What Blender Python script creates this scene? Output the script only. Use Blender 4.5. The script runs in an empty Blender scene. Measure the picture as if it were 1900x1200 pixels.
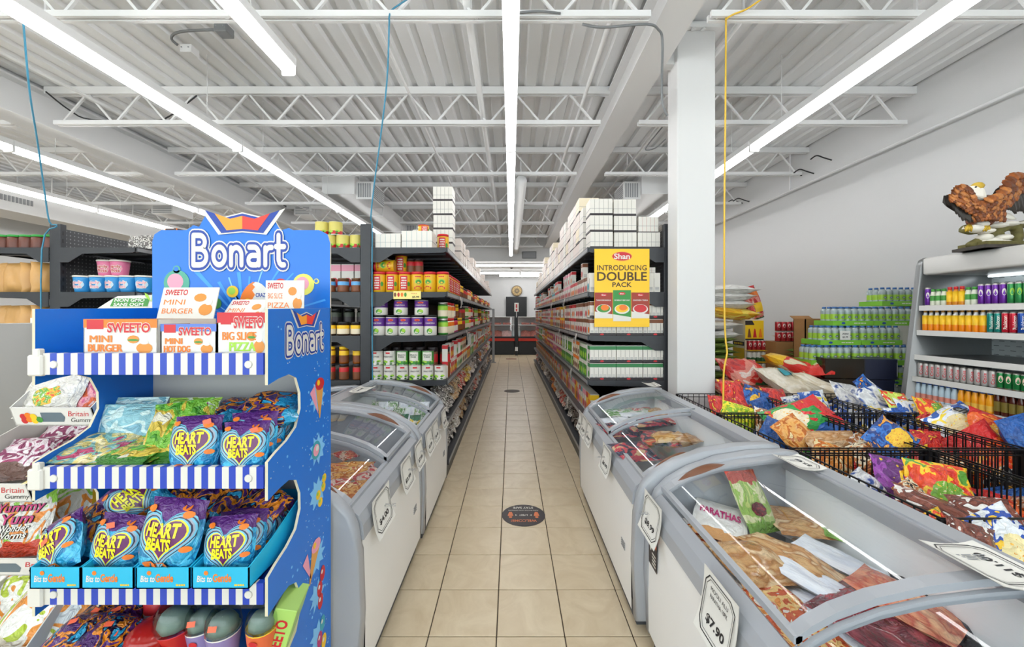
import bpy, bmesh, math, random
from mathutils import Vector, Matrix, Euler
R = random.Random(11)
S = bpy.context.scene
COL = S.collection
PI = math.pi
# ---------------------------------------------------------------- camera, world, exposure
H, F = 1.43, 741.0          # eye height in metres, focal length in pixels of the 1900 wide frame
cd = bpy.data.cameras.new('camera')
cam = bpy.data.objects.new('camera', cd)
COL.objects.link(cam)
cam.location = (0, 0, H)
cam.rotation_euler = (PI / 2, 0, 0)
cd.sensor_width = 36
cd.lens = F / 1900 * 36
cd.shift_x = 2 / 1900
cd.shift_y = -15 / 1900
cd.clip_start = .02
S.camera = cam
S.view_settings.view_transform = 'Standard'
S.view_settings.look = 'None'
S.view_settings.gamma = 1
S.view_settings.use_curve_mapping = False
S.view_settings.exposure = 0.88
LAMP = 8.5                 # radiance of the strip light lenses
wd = bpy.data.worlds.new('daylight')
S.world = wd
wd.use_nodes = True
wd.node_tree.nodes['Background'].inputs[0].default_value = (1, 1, 1, 1)
wd.node_tree.nodes['Background'].inputs[1].default_value = 2.8  # even white fill, let in by the added store front windows
S.cycles.max_bounces = 10
S.cycles.diffuse_bounces = 6
S.cycles.transparent_max_bounces = 12
S.cycles.use_denoising = True

def at(px, py, Y):          # the point at depth Y that the lens puts at this spot of the frame
    return Vector(((px - 948) * Y / F, Y, H + (585 - py) * Y / F))
# ---------------------------------------------------------------- materials
def lin(h):
    h = h.lstrip('#')
    return tuple((c / 12.92) if c <= .04045 else ((c + .055) / 1.055) ** 2.4 for c in (int(h[i:i + 2], 16) / 255 for i in (0, 2, 4))) + (1,)
MATS = {}
def newmat(name):
    m = bpy.data.materials.new(name)
    m.use_nodes = True
    MATS[name] = m
    t = m.node_tree
    return m, t, t.nodes['Principled BSDF']
def nd(t, ty, **k):
    n = t.nodes.new(ty)
    for a, b in k.items():
        if a.startswith('i_'):
            n.inputs[int(a[2:]) if a[2:].isdigit() else a[2:].replace('_', ' ')].default_value = b
        else:
            setattr(n, a, b)
    return n
def mat(name, col='#ffffff', rough=.5, metal=0, emit=0, bump=0, bs=40, var=0, vs=6, spec=.5, coat=0, rnd=0):
    if name in MATS:
        return MATS[name]
    m, t, b = newmat(name)
    c = lin(col)
    b.inputs['Base Color'].default_value = c
    b.inputs['Roughness'].default_value = rough
    b.inputs['Metallic'].default_value = metal
    b.inputs['Specular IOR Level'].default_value = spec
    b.inputs['Coat Weight'].default_value = coat
    if emit:
        b.inputs['Emission Color'].default_value = c
        b.inputs['Emission Strength'].default_value = emit
    if bump or var or rnd:
        tc = nd(t, 'ShaderNodeTexCoord')
    if var or rnd:
        hs = nd(t, 'ShaderNodeHueSaturation')
        hs.inputs['Color'].default_value = c
        t.links.new(hs.outputs[0], b.inputs['Base Color'])
        if var:
            n = nd(t, 'ShaderNodeTexNoise', i_Scale=vs, i_Detail=4.0)
            t.links.new(tc.outputs['Object'], n.inputs['Vector'])
            mr = nd(t, 'ShaderNodeMapRange', i_1=.3, i_2=.7, i_3=1 - var, i_4=1 + var)
            t.links.new(n.outputs[0], mr.inputs[0])
            t.links.new(mr.outputs[0], hs.inputs['Value'])
        else:
            oi = nd(t, 'ShaderNodeObjectInfo')
            mr = nd(t, 'ShaderNodeMapRange', i_3=1 - rnd, i_4=1 + rnd)
            t.links.new(oi.outputs['Random'], mr.inputs[0])
            t.links.new(mr.outputs[0], hs.inputs['Value'])
    if bump:
        n = nd(t, 'ShaderNodeTexNoise', i_Scale=bs, i_Detail=3.0)
        t.links.new(tc.outputs['Object'], n.inputs['Vector'])
        bp = nd(t, 'ShaderNodeBump', i_Strength=bump, i_Distance=.02)
        t.links.new(n.outputs[0], bp.inputs['Height'])
        t.links.new(bp.outputs[0], b.inputs['Normal'])
    return m
def pmat(name, cols, scale=3.5, rough=.22, top=None, bot=None, patch=None, pc=(.5, .36), pr=.28, crinkle=.8, tf=.74, bf=.2, soft=False):
    """printed film: blotches of flat colour, a band at either end, and a picture of the food in the middle"""
    if name in MATS:
        return MATS[name]
    m, t, b = newmat(name)
    L = t.links.new
    b.inputs['Roughness'].default_value = rough
    b.inputs['Coat Weight'].default_value = .25
    tc = nd(t, 'ShaderNodeTexCoord')
    oi = nd(t, 'ShaderNodeObjectInfo')
    va = nd(t, 'ShaderNodeVectorMath', operation='MULTIPLY')
    va.inputs[1].default_value = (7.3, 3.1, 5.7)
    L(oi.outputs['Random'], va.inputs[0])
    ad = nd(t, 'ShaderNodeVectorMath', operation='ADD')
    L(tc.outputs['Generated'], ad.inputs[0])
    L(va.outputs[0], ad.inputs[1])
    def ramp(src, cs, lo=.36, hi=.64):
        r = nd(t, 'ShaderNodeValToRGB')
        r.color_ramp.interpolation = 'LINEAR' if soft else 'CONSTANT'
        e = r.color_ramp.elements
        while len(e) < len(cs):
            e.new(.5)
        for i, c in enumerate(cs):
            e[i].position = 0 if i == 0 else lo + (hi - lo) * (i - 1) / max(1, len(cs) - 2 + 1e-6) if len(cs) > 2 else .5
            e[i].color = lin(c)
        L(src, r.inputs[0])
        return r.outputs[0]
    n = nd(t, 'ShaderNodeTexNoise', i_Scale=scale, i_Detail=1.2, i_Distortion=.8)
    L(ad.outputs[0], n.inputs['Vector'])
    cur = ramp(n.outputs[0], cols)
    sx = nd(t, 'ShaderNodeSeparateXYZ')
    L(tc.outputs['Generated'], sx.inputs[0])
    def mixc(f, a, bb):
        mx = nd(t, 'ShaderNodeMix', data_type='RGBA')
        L(f, mx.inputs[0])
        L(a, mx.inputs[6])
        if isinstance(bb, str):
            mx.inputs[7].default_value = lin(bb)
        else:
            L(bb, mx.inputs[7])
        return mx.outputs[2]
    def mth(op, a, bv=None):
        q = nd(t, 'ShaderNodeMath', operation=op)
        for i, z in enumerate((a, bv)):
            if z is None:
                continue
            if isinstance(z, (int, float)):
                q.inputs[i].default_value = z
            else:
                L(z, q.inputs[i])
        return q.outputs[0]
    wob = mth('MULTIPLY', n.outputs[0], .25)
    yy = mth('ADD', sx.outputs[1], wob)
    if patch:
        dx = mth('SUBTRACT', sx.outputs[0], pc[0])
        dy = mth('SUBTRACT', sx.outputs[1], pc[1])
        d = mth('ADD', mth('MULTIPLY', dx, dx), mth('MULTIPLY', dy, dy))
        d = mth('ADD', d, mth('MULTIPLY', mth('SUBTRACT', n.outputs[0], .5), .12))
        n2 = nd(t, 'ShaderNodeTexNoise', i_Scale=14.0, i_Detail=3.0)
        L(ad.outputs[0], n2.inputs['Vector'])
        cur = mixc(mth('LESS_THAN', d, pr * pr), cur, ramp(n2.outputs[0], patch))
    if top:
        cur = mixc(mth('GREATER_THAN', yy, tf + .125), cur, top)
    if bot:
        cur = mixc(mth('LESS_THAN', yy, bf + .125), cur, bot)
    L(cur, b.inputs['Base Color'])
    if crinkle:
        n3 = nd(t, 'ShaderNodeTexNoise', i_Scale=5.0, i_Detail=3.0, i_Distortion=1.5)
        L(ad.outputs[0], n3.inputs['Vector'])
        bp = nd(t, 'ShaderNodeBump', i_Strength=crinkle, i_Distance=.03)
        L(n3.outputs[0], bp.inputs['Height'])
        L(bp.outputs[0], b.inputs['Normal'])
    return m
def glassmat(name, tint='#ffffff', ior=1.45, rough=.02):
    if name in MATS:
        return MATS[name]
    m, t, b = newmat(name)
    t.nodes.remove(b)
    tr = nd(t, 'ShaderNodeBsdfTransparent')
    tr.inputs[0].default_value = lin(tint)
    gl = nd(t, 'ShaderNodeBsdfGlossy')
    gl.inputs['Roughness'].default_value = rough
    fr = nd(t, 'ShaderNodeFresnel')
    ge = nd(t, 'ShaderNodeNewGeometry')
    mi = nd(t, 'ShaderNodeMapRange', i_3=ior, i_4=1 / ior)
    t.links.new(ge.outputs['Backfacing'], mi.inputs[0])
    t.links.new(mi.outputs[0], fr.inputs[0])
    mx = nd(t, 'ShaderNodeMixShader')
    t.links.new(fr.outputs[0], mx.inputs[0])
    t.links.new(tr.outputs[0], mx.inputs[1])
    t.links.new(gl.outputs[0], mx.inputs[2])
    t.links.new(mx.outputs[0], t.nodes['Material Output'].inputs[0])
    return m
# ---------------------------------------------------------------- mesh building
TXT = {}
def tpoly(s, bold=0.0, shear=0.0):
    k = (s, bold, shear)
    if k not in TXT:
        c = bpy.data.curves.new('t', 'FONT')
        c.body = s
        c.size = 1
        c.offset = bold
        c.shear = shear
        c.resolution_u = 3
        c.align_x = 'CENTER'
        o = bpy.data.objects.new('t', c)
        me = bpy.data.meshes.new_from_object(o)
        TXT[k] = ([(v.co.x, v.co.y) for v in me.vertices], [tuple(p.vertices) for p in me.polygons])
        bpy.data.objects.remove(o)
        bpy.data.curves.remove(c)
        bpy.data.meshes.remove(me)
    return TXT[k]
def frame(o, x, y):
    x = Vector(x).normalized()
    y = Vector(y).normalized()
    z = x.cross(y)
    return Matrix(((x.x, y.x, z.x, o[0]), (x.y, y.y, z.y, o[1]), (x.z, y.z, z.z, o[2]), (0, 0, 0, 1)))
class MB:
    def __init__(s):
        s.v, s.f, s.m, s.s, s.mats = [], [], [], [], []
    def mi(s, m):
        if m not in s.mats:
            s.mats.append(m)
        return s.mats.index(m)
    def add(s, vs, fs, m, smooth=False, X=None):
        o = len(s.v)
        s.v += [tuple(X @ Vector(v)) for v in vs] if X is not None else [tuple(v) for v in vs]
        for i, f in enumerate(fs):
            s.f.append(tuple(j + o for j in f))
            s.m.append(s.mi(m[i] if isinstance(m, list) else m))
            s.s.append(smooth)
        return s
    def box(s, x0, x1, y0, y1, z0, z1, m, X=None):      # per face materials: bottom, top, front(-y), right(+x), back(+y), left(-x)
        vs = [(x0, y0, z0), (x1, y0, z0), (x1, y1, z0), (x0, y1, z0), (x0, y0, z1), (x1, y0, z1), (x1, y1, z1), (x0, y1, z1)]
        return s.add(vs, [(3, 2, 1, 0), (4, 5, 6, 7), (0, 1, 5, 4), (1, 2, 6, 5), (2, 3, 7, 6), (3, 0, 4, 7)], m, False, X)
    def rbox(s, x0, x1, y0, y1, z0, z1, c, m, seg=1, X=None):
        bm = bmesh.new()
        bmesh.ops.create_cube(bm, size=1)
        for v in bm.verts:
            v.co = ((x0 + x1) / 2 + v.co.x * (x1 - x0), (y0 + y1) / 2 + v.co.y * (y1 - y0), (z0 + z1) / 2 + v.co.z * (z1 - z0))
        bmesh.ops.bevel(bm, geom=bm.edges[:], offset=c, segments=seg, profile=.5, affect='EDGES')
        bm.verts.index_update()
        s.add([v.co[:] for v in bm.verts], [[v.index for v in f.verts] for f in bm.faces], m, seg > 1, X)
        bm.free()
        return s
    def bar(s, a, b, w, h, m):                          # a square bar from a to b
        a, b = Vector(a), Vector(b)
        d = (b - a)
        L = d.length
        X = d.to_track_quat('Y', 'Z').to_matrix().to_4x4()
        X.translation = a
        return s.box(-w / 2, w / 2, 0, L, -h / 2, h / 2, m, X)
    def lathe(s, prof, n, m, c=(0, 0, 0), X=None, smooth=True, ry=1.0):
        vs, fs, ms = [], [], []
        for r, z in prof:
            for k in range(n):
                a = 2 * PI * (k + .5) / n
                vs.append((c[0] + r * math.cos(a), c[1] + r * ry * math.sin(a), c[2] + z))
        for i in range(len(prof) - 1):
            mm = m[i] if isinstance(m, list) else m
            for k in range(n):
                fs.append((i * n + k, i * n + (k + 1) % n, (i + 1) * n + (k + 1) % n, (i + 1) * n + k))
                ms.append(mm)
        s.add(vs, fs, ms, smooth, X)
        o = len(s.v) - len(vs)
        for row, rev, mm in ((0, True, ms[0]), (len(prof) - 1, False, ms[-1])):
            if prof[row][0] > 1e-4:
                f = [o + row * n + k for k in range(n)]
                s.f.append(tuple(f[::-1] if rev else f))
                s.m.append(s.mi(mm))
                s.s.append(False)
        return s
    def tube(s, pts, r, n, m, smooth=True):
        pts = [Vector(p) for p in pts]
        vs, fs = [], []
        up = None
        for i, p in enumerate(pts):
            d = (pts[min(i + 1, len(pts) - 1)] - pts[max(i - 1, 0)]).normalized()
            if up is None:
                up = d.orthogonal().normalized()
            up = (up - d * up.dot(d)).normalized()
            w = d.cross(up)
            rr = r[i] if isinstance(r, (list, tuple)) else r
            for k in range(n):
                a = 2 * PI * k / n
                vs.append(p + (up * math.cos(a) + w * math.sin(a)) * rr)
        for i in range(len(pts) - 1):
            for k in range(n):
                fs.append((i * n + k, i * n + (k + 1) % n, (i + 1) * n + (k + 1) % n, (i + 1) * n + k))
        fs.append(tuple(range(n))[::-1])
        fs.append(tuple((len(pts) - 1) * n + k for k in range(n)))
        return s.add(vs, fs, m, smooth)
    def prism(s, poly, h, m, X=None, side=None, back=None):      # outline in local xy, pushed from z=0 to z=h
        n = len(poly)
        vs = [(p[0], p[1], 0) for p in poly] + [(p[0], p[1], h) for p in poly]
        fs = [tuple(range(n))[::-1], tuple(range(n, 2 * n))] + [(i, (i + 1) % n, n + (i + 1) % n, n + i) for i in range(n)]
        return s.add(vs, fs, [back or m, m] + [side or m] * n, False, X)
    def rprism(s, poly, h, c, m, X=None, seg=2):
        bm = bmesh.new()
        n = len(poly)
        a = [bm.verts.new((p[0], p[1], 0)) for p in poly]
        b = [bm.verts.new((p[0], p[1], h)) for p in poly]
        f0, f1 = bm.faces.new(a[::-1]), bm.faces.new(b)
        for i in range(n):
            bm.faces.new((a[i], a[(i + 1) % n], b[(i + 1) % n], b[i]))
        bmesh.ops.bevel(bm, geom=list(f0.edges) + list(f1.edges), offset=c, segments=seg, profile=.5, affect='EDGES')
        bm.verts.index_update()
        s.add([v.co[:] for v in bm.verts], [[v.index for v in f.verts] for f in bm.faces], m, True, X)
        bm.free()
        return s
    def grid(s, fn, nu, nv, m, smooth=True, X=None):
        vs = [fn(i / nu, j / nv) for j in range(nv + 1) for i in range(nu + 1)]
        fs = [(j * (nu + 1) + i, j * (nu + 1) + i + 1, (j + 1) * (nu + 1) + i + 1, (j + 1) * (nu + 1) + i) for j in range(nv) for i in range(nu)]
        if callable(m):
            m = [m((i + .5) / nu, (j + .5) / nv) for j in range(nv) for i in range(nu)]
        return s.add(vs, fs, m, smooth, X)
    def disc(s, c, r, n, m, X=None, ry=None):
        ry = ry or r
        return s.add([(c[0] + r * math.cos(2 * PI * k / n), c[1] + ry * math.sin(2 * PI * k / n), c[2]) for k in range(n)], [tuple(range(n))], m, False, X)
    def text(s, txt, w, h, m, X, bold=.0, shear=0.0, off=(0, 0, 0), fn=None, base=.0):
        v0, _ = tpoly(txt, base, shear)
        vs, fs = tpoly(txt, bold, shear)
        x0, x1 = min(v[0] for v in v0), max(v[0] for v in v0)
        y0, y1 = min(v[1] for v in v0), max(v[1] for v in v0)
        k = [w / (x1 - x0), h / (y1 - y0)]
        if h == 0:
            k[1] = k[0]
        P = [((v[0] - (x0 + x1) / 2) * k[0] + off[0], (v[1] - (y0 + y1) / 2) * k[1] + off[1], off[2]) for v in vs]
        if fn:
            P = [fn(p) for p in P]
        return s.add(P, fs, m, False, X)
    def bars(s, X, x, y, w, h, n, m, fn=None, z=0.0, seed=1):
        """small print too fine to read: rows of word-long strokes"""
        r = random.Random(seed)
        for i in range(n):
            yy = y + h / 2 - (i + .5) * h / n
            a = x - w / 2 * r.uniform(.7, 1)
            e = x + w / 2 * r.uniform(.7, 1)
            while a < e - w * .04:
                b = min(e, a + w * r.uniform(.1, .3))
                P = [(a, yy - h / n * .27, z), (b, yy - h / n * .27, z), (b, yy + h / n * .27, z), (a, yy + h / n * .27, z)]
                s.add([fn(p) for p in P] if fn else P, [(0, 1, 2, 3)], m, False, None if fn else X)
                a = b + w * .04
        return s
    def mesh(s, name):
        me = bpy.data.meshes.new(name)
        me.from_pydata(s.v, [], s.f)
        for m in s.mats:
            me.materials.append(m)
        me.polygons.foreach_set('material_index', s.m)
        me.polygons.foreach_set('use_smooth', s.s)
        me.update()
        return me
    def obj(s, name, parent=None, loc=(0, 0, 0), rot=(0, 0, 0)):
        return inst(name, s.mesh(name), parent, loc, rot)
def inst(name, me, parent=None, loc=(0, 0, 0), rot=(0, 0, 0), scale=None, mats=None):
    o = bpy.data.objects.new(name, me)
    COL.objects.link(o)
    o.location = loc
    o.rotation_euler = rot
    if scale:
        o.scale = scale
    if parent:
        o.parent = parent
    if mats:
        for i, m in enumerate(mats):
            o.material_slots[i].link = 'OBJECT'
            o.material_slots[i].material = m
    return o
def tag(o, label=None, cat=None, group=None, kind=None):
    for k, v in (('label', label), ('category', cat), ('group', group), ('kind', kind)):
        if v:
            o[k] = v
    return o
def E(name, label, cat, loc=(0, 0, 0), rot=(0, 0, 0), group=None, kind=None):
    o = inst(name, None, None, loc, rot)
    o.empty_display_size = .05
    return tag(o, label, cat, group, kind)
ORD = 'first second third fourth fifth sixth seventh eighth ninth tenth eleventh twelfth thirteenth fourteenth fifteenth sixteenth seventeenth eighteenth nineteenth twentieth'.split()
def ordn(i):
    return ORD[i] if i < 20 else ['twenty', 'thirty', 'forty', 'fifty', 'sixty', 'seventy'][i // 10 - 2 + (0 if (i + 1) % 10 else 1)] + ('-' + ORD[(i + 1) % 10 - 1] if (i + 1) % 10 else '')
# common materials
white = mat('white_paint', '#d9d9d9', .6)
wallm = mat('wall_paint', '#cfcfcf', .7, bump=.05, bs=90)
deckm = mat('deck_paint', '#e4e5e6', .55)
steelw = mat('white_steel', '#e2e2e2', .45)
black = mat('black_plastic', '#15161a', .4)
dgrey = mat('shelf_charcoal', '#2b2d32', .42, var=.08, vs=20)
rail = mat('price_rail_grey', '#8d8f92', .35)
chrome = mat('chrome', '#c8c8cc', .2, 1)
stain = mat('brushed_steel', '#8f9192', .36, .8)
cardb = mat('cardboard', '#a5784a', .8, var=.08)
paper = mat('white_paper', '#dedcd6', .6)
ink = mat('black_ink', '#202024', .5)
fgrey = mat('freezer_grey_plastic', '#a0a3a9', .32)
fwhite = mat('freezer_white_enamel', '#e6e5e4', .3)
glass = glassmat('clear_glass', '#eef4f5')
# ================================================================ ROOM
grout = mat('grout_dark', '#4a4037', .9)
# floor tile: warm stone look
tm, tt, tb = newmat('floor_tile_stone')
_tc = nd(tt, 'ShaderNodeTexCoord'); _oi = nd(tt, 'ShaderNodeObjectInfo')
_va = nd(tt, 'ShaderNodeVectorMath', operation='MULTIPLY'); _va.inputs[1].default_value = (9, 5, 3)
tt.links.new(_oi.outputs['Random'], _va.inputs[0])
_ad = nd(tt, 'ShaderNodeVectorMath', operation='ADD')
tt.links.new(_tc.outputs['Object'], _ad.inputs[0]); tt.links.new(_va.outputs[0], _ad.inputs[1])
_n = nd(tt, 'ShaderNodeTexNoise', i_Scale=5.0, i_Detail=6.0, i_Roughness=.6, i_Distortion=1.4)
tt.links.new(_ad.outputs[0], _n.inputs['Vector'])
_r = nd(tt, 'ShaderNodeValToRGB')
_e = _r.color_ramp.elements
_e[0].position, _e[0].color = .25, lin('#c2ae8f')
_e[1].position, _e[1].color = .75, lin('#d8c8ac')
tt.links.new(_n.outputs[0], _r.inputs[0]); tt.links.new(_r.outputs[0], tb.inputs['Base Color'])
tb.inputs['Roughness'].default_value = .33
XW0, XW1, YF, YB, YBACK, ZD = -9.6, 4.3, -3.0, 12.3, 17.0, 3.86
fl = MB().box(XW0, XW1, YF, YBACK, -.12, -.006, grout).obj('floor')
tag(fl, 'beige stone tile floor with dark joints running down the aisle', 'floor', kind='structure')
TP = .3045
tile = MB().rbox(-.1497, .1497, -.1497, .1497, -.01, 0, .0022, tm).mesh('floor_tile')
for k in range(-3, 3):
    for j in range(-4, 42):
        inst('floor_tile', tile, fl, (-.064 + (k + .5) * TP, 1.781 + (j + .5) * TP, R.uniform(-.0006, .0004)))
f2 = MB()
for k in range(-31, 15):
    if -3 <= k < 3:
        continue
    for j in range(-15, 50):
        x, y = -.064 + (k + .5) * TP, 1.781 + (j + .5) * TP
        if XW0 + .15 < x < XW1 - .15 and y < YBACK - .15:
            f2.box(x - .15, x + .15, y - .15, y + .15, -.008, -.0005, tm)
tag(f2.obj('tile_field', fl), kind='stuff')
# walls
def struct(mb, name, label, cat='wall'):
    return tag(mb.obj(name), label, cat, kind='structure')
struct(MB().box(XW1, XW1 + .15, YF, YBACK, 0, 4.1, wallm), 'wall_right', 'plain white painted side wall behind the eagle and drinks cooler')
struct(MB().box(XW0 - .15, XW0, YF, YBACK, 0, 4.1, wallm), 'wall_left', 'plain white side wall beyond the far shelving')
wb = struct(MB().box(XW0, XW1, YBACK, YBACK + .15, 0, 4.1, wallm), 'wall_back', 'white end wall behind the meat counters')
MB().box(XW0, XW1, YBACK - .02, YBACK, 0, 1.36, mat('wall_band_grey', '#b9bab8', .6)).obj('wall_panel', wb)
struct(MB().box(XW0, XW1, YB, YB + .15, 3.1, 4.05, wallm), 'wall_bulkhead', 'white bulkhead hanging across the room above the meat counters')
struct(MB().box(XW0, XW1, YB + .15, YBACK, 3.1, 3.2, white), 'ceiling_back', 'flat white lowered ceiling over the meat counter area', 'ceiling')
# unseen store front behind the camera: low wall, header, windows added for fill light
wf = struct(MB().box(XW0, XW1, YF - .15, YF, 0, .45, wallm).box(XW0, XW1, YF - .15, YF, 3.3, 4.1, wallm), 'wall_front', 'unseen store front wall with a band of windows added for fill light')
for i in range(8):
    x0 = XW0 + i * (XW1 - XW0) / 8
    x1 = XW0 + (i + 1) * (XW1 - XW0) / 8
    w = struct(MB().box(x0, x0 + .05, YF - .1, YF - .02, .45, 3.3, stain).box(x1 - .05, x1, YF - .1, YF - .02, .45, 3.3, stain)
               .box(x0, x1, YF - .1, YF - .02, .45, .5, stain).box(x0, x1, YF - .1, YF - .02, 3.25, 3.3, stain), 'window_%d' % (i + 1), 'tall unseen store front fill-light window in a metal frame, bay %s from the left wall' % ORD[i], 'window')
    MB().box(x0 + .05, x1 - .05, YF - .065, YF - .055, .5, 3.25, glass).obj('pane', w)
# steel deck with its flutes
dk = MB()
per, n = .19, int((XW1 - XW0) / .19) + 1
prof = []
for i in range(n):
    x = XW0 + i * per
    for dx, z in ((0, ZD + .032), (.05, ZD + .032), (.068, ZD), (.172, ZD), (.189, ZD + .032)):
        if x + dx <= XW1:
            prof.append((x + dx, z))
vs = [(x, YF, z) for x, z in prof] + [(x, YB, z) for x, z in prof]
q = len(prof)
dk.add(vs, [(i, i + 1, q + i + 1, q + i) for i in range(q - 1)], deckm)
dk.box(XW0, XW1, YF, YB, ZD + .06, ZD + .12, deckm)
struct(dk, 'ceiling', 'white painted fluted steel roof deck', 'ceiling')
# girders
for x0, x1, z0, lab in ((1.03, 1.28, 3.5, 'white steel girder running along the aisle above the column'), (-5.25, -4.95, 3.45, 'deep white steel girder crossing the left half of the roof')):
    g = MB()
    g.box(x0, x1, YF, YB, z0, z0 + .018, steelw).box(x0, x1, YF, YB, 3.8, 3.818, steelw).box((x0 + x1) / 2 - .05, (x0 + x1) / 2 + .05, YF, YB, z0 + .018, 3.8, steelw)
    struct(g, 'roof_girder', lab, 'girder')
# open web joists
web_cache = {}
def joist(x0, x1, y, i, side):
    j = E('roof_joist', 'white open web roof joist, %s row from the camera, %s' % (ORD[i], side), 'joist', (0, y, 0), kind='structure')
    zb, zt = 3.47, 3.82
    m = MB()
    for dy in (-.035, .012):
        m.box(x0, x1, dy, dy + .023, zt - .04, zt + .035, steelw)
    m.obj('top_chord', j)
    m = MB()
    for dy in (-.035, .012):
        m.box(x0 + .1, x1 - .1, dy, dy + .023, zb - .012, zb + .03, steelw)
    m.obj('bottom_chord', j)
    L = x1 - x0
    c = max(2, round(L / .62))
    st = (L - .3) / c
    for s in (1, -1):
        key = (round(st, 3), s)
        if key not in web_cache:
            a = (-s * st / 4, 0, zb)
            b = (s * st / 4, 0, zt - .02)
            web_cache[key] = MB().bar(a, b, .018, .018, steelw).mesh('web_bar')
        for k in range(c):
            inst('web_bar', web_cache[key], j, (x0 + .15 + st * (k + (.25 if s > 0 else .75)), 0, 0))
for i in range(9):
    y = -.31 + 1.525 * i
    if y > YB - .2:
        break
    joist(-4.95, 1.05, y, i, 'over the aisle')
    joist(1.26, XW1, y, i, 'toward the bare side wall')
    joist(XW0, -5.2, y, i, 'beyond the deep girder')
# column with cap plate
cx0, cx1, cy0, cy1 = 1.362, 1.672, 3.265, 3.47
cl = E('column', 'square white boxed column standing behind the freezers', 'column', (0, 0, 0), kind='structure')
MB().rbox(cx0, cx1, cy0, cy1, 0, 3.76, .006, white).obj('shaft', cl)
cp = MB().box(cx0 - .03, cx1 + .03, cy0 - .04, cy1 + .03, 3.76, 3.79, steelw).obj('cap_plate', cl)
bo = MB()
for x in (cx0 + .12, cx0 + .2):
    bo.lathe([(.018, 0), (.018, .012)], 6, steelw, (x, cy0 - .02, 3.748))
bo.obj('bolt', cl)
MB().box(1.2, cx0, cy0 + .06, cy1 - .06, 3.52, 3.75, steelw).box(cx0 + .03, cx1 - .03, cy0 + .02, cy1 - .02, 3.79, 3.85, steelw).obj('bearing_plate', cl)
# ---------------------------------------------------------------- strip lights
lensm, _t, _b = newmat('lamp_lens')
_b.inputs['Base Color'].default_value = (.9, .9, .9, 1)
_b.inputs['Emission Color'].default_value = (1, 1, 1, 1)
_b.inputs['Emission Strength'].default_value = LAMP
LL = 2.44
lens_me = MB().tube([(0, -LL / 2 + .012, 0), (0, LL / 2 - .012, 0)], .043, 12, lensm).mesh('lens')
hous_me = MB().box(-.05, .05, -LL / 2 + .003, LL / 2 - .003, .018, .075, steelw).mesh('housing')
cap_me = MB().rbox(-.05, .05, -.009, .009, -.05, .075, .008, steelw).mesh('end_cap')
rod_me = MB().tube([(0, 0, .075), (0, 0, .72)], .0035, 5, steelw).mesh('hanger')
rod2_me = MB().tube([(0, 0, .075), (0, 0, .155)], .0035, 5, steelw).mesh('hanger')
def strip(x, y, z, rz, label, group, rod=None):
    t = E('strip_light', label, 'ceiling light', (x, y, z), (0, 0, rz), group)
    inst('housing', hous_me, t)
    inst('lens', lens_me, t)
    for s in (-1, 1):
        inst('end_cap', cap_me, t, (0, s * (LL / 2 - .0095), 0))
        inst('hanger', rod or rod_me, t, (.0, s * .8, 0))
ZL = 3.17
runs = [(0, 'directly above the aisle'), (2.52, 'right of the column'), (-2.83, 'above the display stand'), (-5.2, 'beyond the deep girder'), (-6.85, 'nearest the far left wall')]
for x, nm in runs:
    for k in range(5):
        strip(x, -.74 + LL * (k + .5), ZL, 0, 'long white strip light %s, %s of its run from the camera' % (nm, ORD[k]), 'strip lights hung in long rows', rod2_me if k > 2 and abs(x) in (2.52, 2.83) else None)
strip(-1.57, 1.61, ZL, 0, 'single white strip light ending alone above the tray display', 'strip lights hung in long rows')
for x, y, z, w in ((-.1, 12.75, 3.03, 'below the bulkhead, left half'), (2.36, 12.75, 3.03, 'below the bulkhead, right half'), (-.9, 14.9, 3.02, 'over the meat counters, left one'), (1.6, 14.9, 3.02, 'over the meat counters, right one'), (.75, 15.95, 3.02, 'closest to the end wall')):
    strip(x, y, z, PI / 2, 'white strip light set crosswise %s' % w, 'crosswise strip lights at the back')
# ================================================================ ROOF SERVICES
def thing(mb, name, label, cat, group=None, loc=(0, 0, 0), rot=(0, 0, 0)):
    return tag(mb.obj(name, None, loc, rot), label, cat, group)
def duct(s, lab):
    x0, x1 = (-2.965, -2.45) if s < 0 else (2.05, 2.57)
    t = E('air_duct', lab, 'duct', (0, 0, 0))
    MB().rbox(x0, x1, 6.26, 12.2, 3.33, 3.62, .006, white).obj('trunk', t)
    m = MB()
    for y in (7.6, 9.0, 10.4):
        m.box(x0 - .012, x1 + .012, y, y + .025, 3.318, 3.632, steelw)
    m.obj('flange', t)
    d0, d1 = (x1, x1 + .27) if s < 0 else (x0 - .27, x0)
    for y in (6.32, 9.3):
        b = MB().rbox(d0, d1, y, y + .55, 3.27, 3.55, .005, white).obj('outlet_box', t)
        g = MB()
        for k in range(7):
            z = 3.3 + k * .033
            xf = d1 if s < 0 else d0 - .006
            g.box(xf, xf + .006, y + .03, y + .52, z, z + .016, rail)
        for k in range(6):
            x = d0 + .03 + k * .036
            g.box(x, x + .02, y - .006, y, 3.3, 3.52, rail)
        g.obj('grille', b)
    h = MB()
    for y in (6.5, 8.3, 10.1, 11.8):
        for x in (x0 + .02, x1 - .02):
            h.tube([(x, y, 3.62), (x, y, 3.86)], .006, 5, steelw)
    h.obj('hanger', t)
duct(-1, 'boxy white air duct hung over the shelving with blue cord')
duct(1, 'boxy white air duct hung behind the white column')
t = E('air_duct', 'low white air duct with side grille beside the far wall', 'duct')
MB().rbox(-8.7, -8.0, 2.0, 12.2, 3.1, 3.45, .006, white).obj('trunk', t)
g = MB()
for k in range(14):
    g.box(-8.0, -7.99, 6.0 + k * .05, 6.03 + k * .05, 3.25, 3.34, rail)
g.obj('grille', t)
h = MB()
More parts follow.
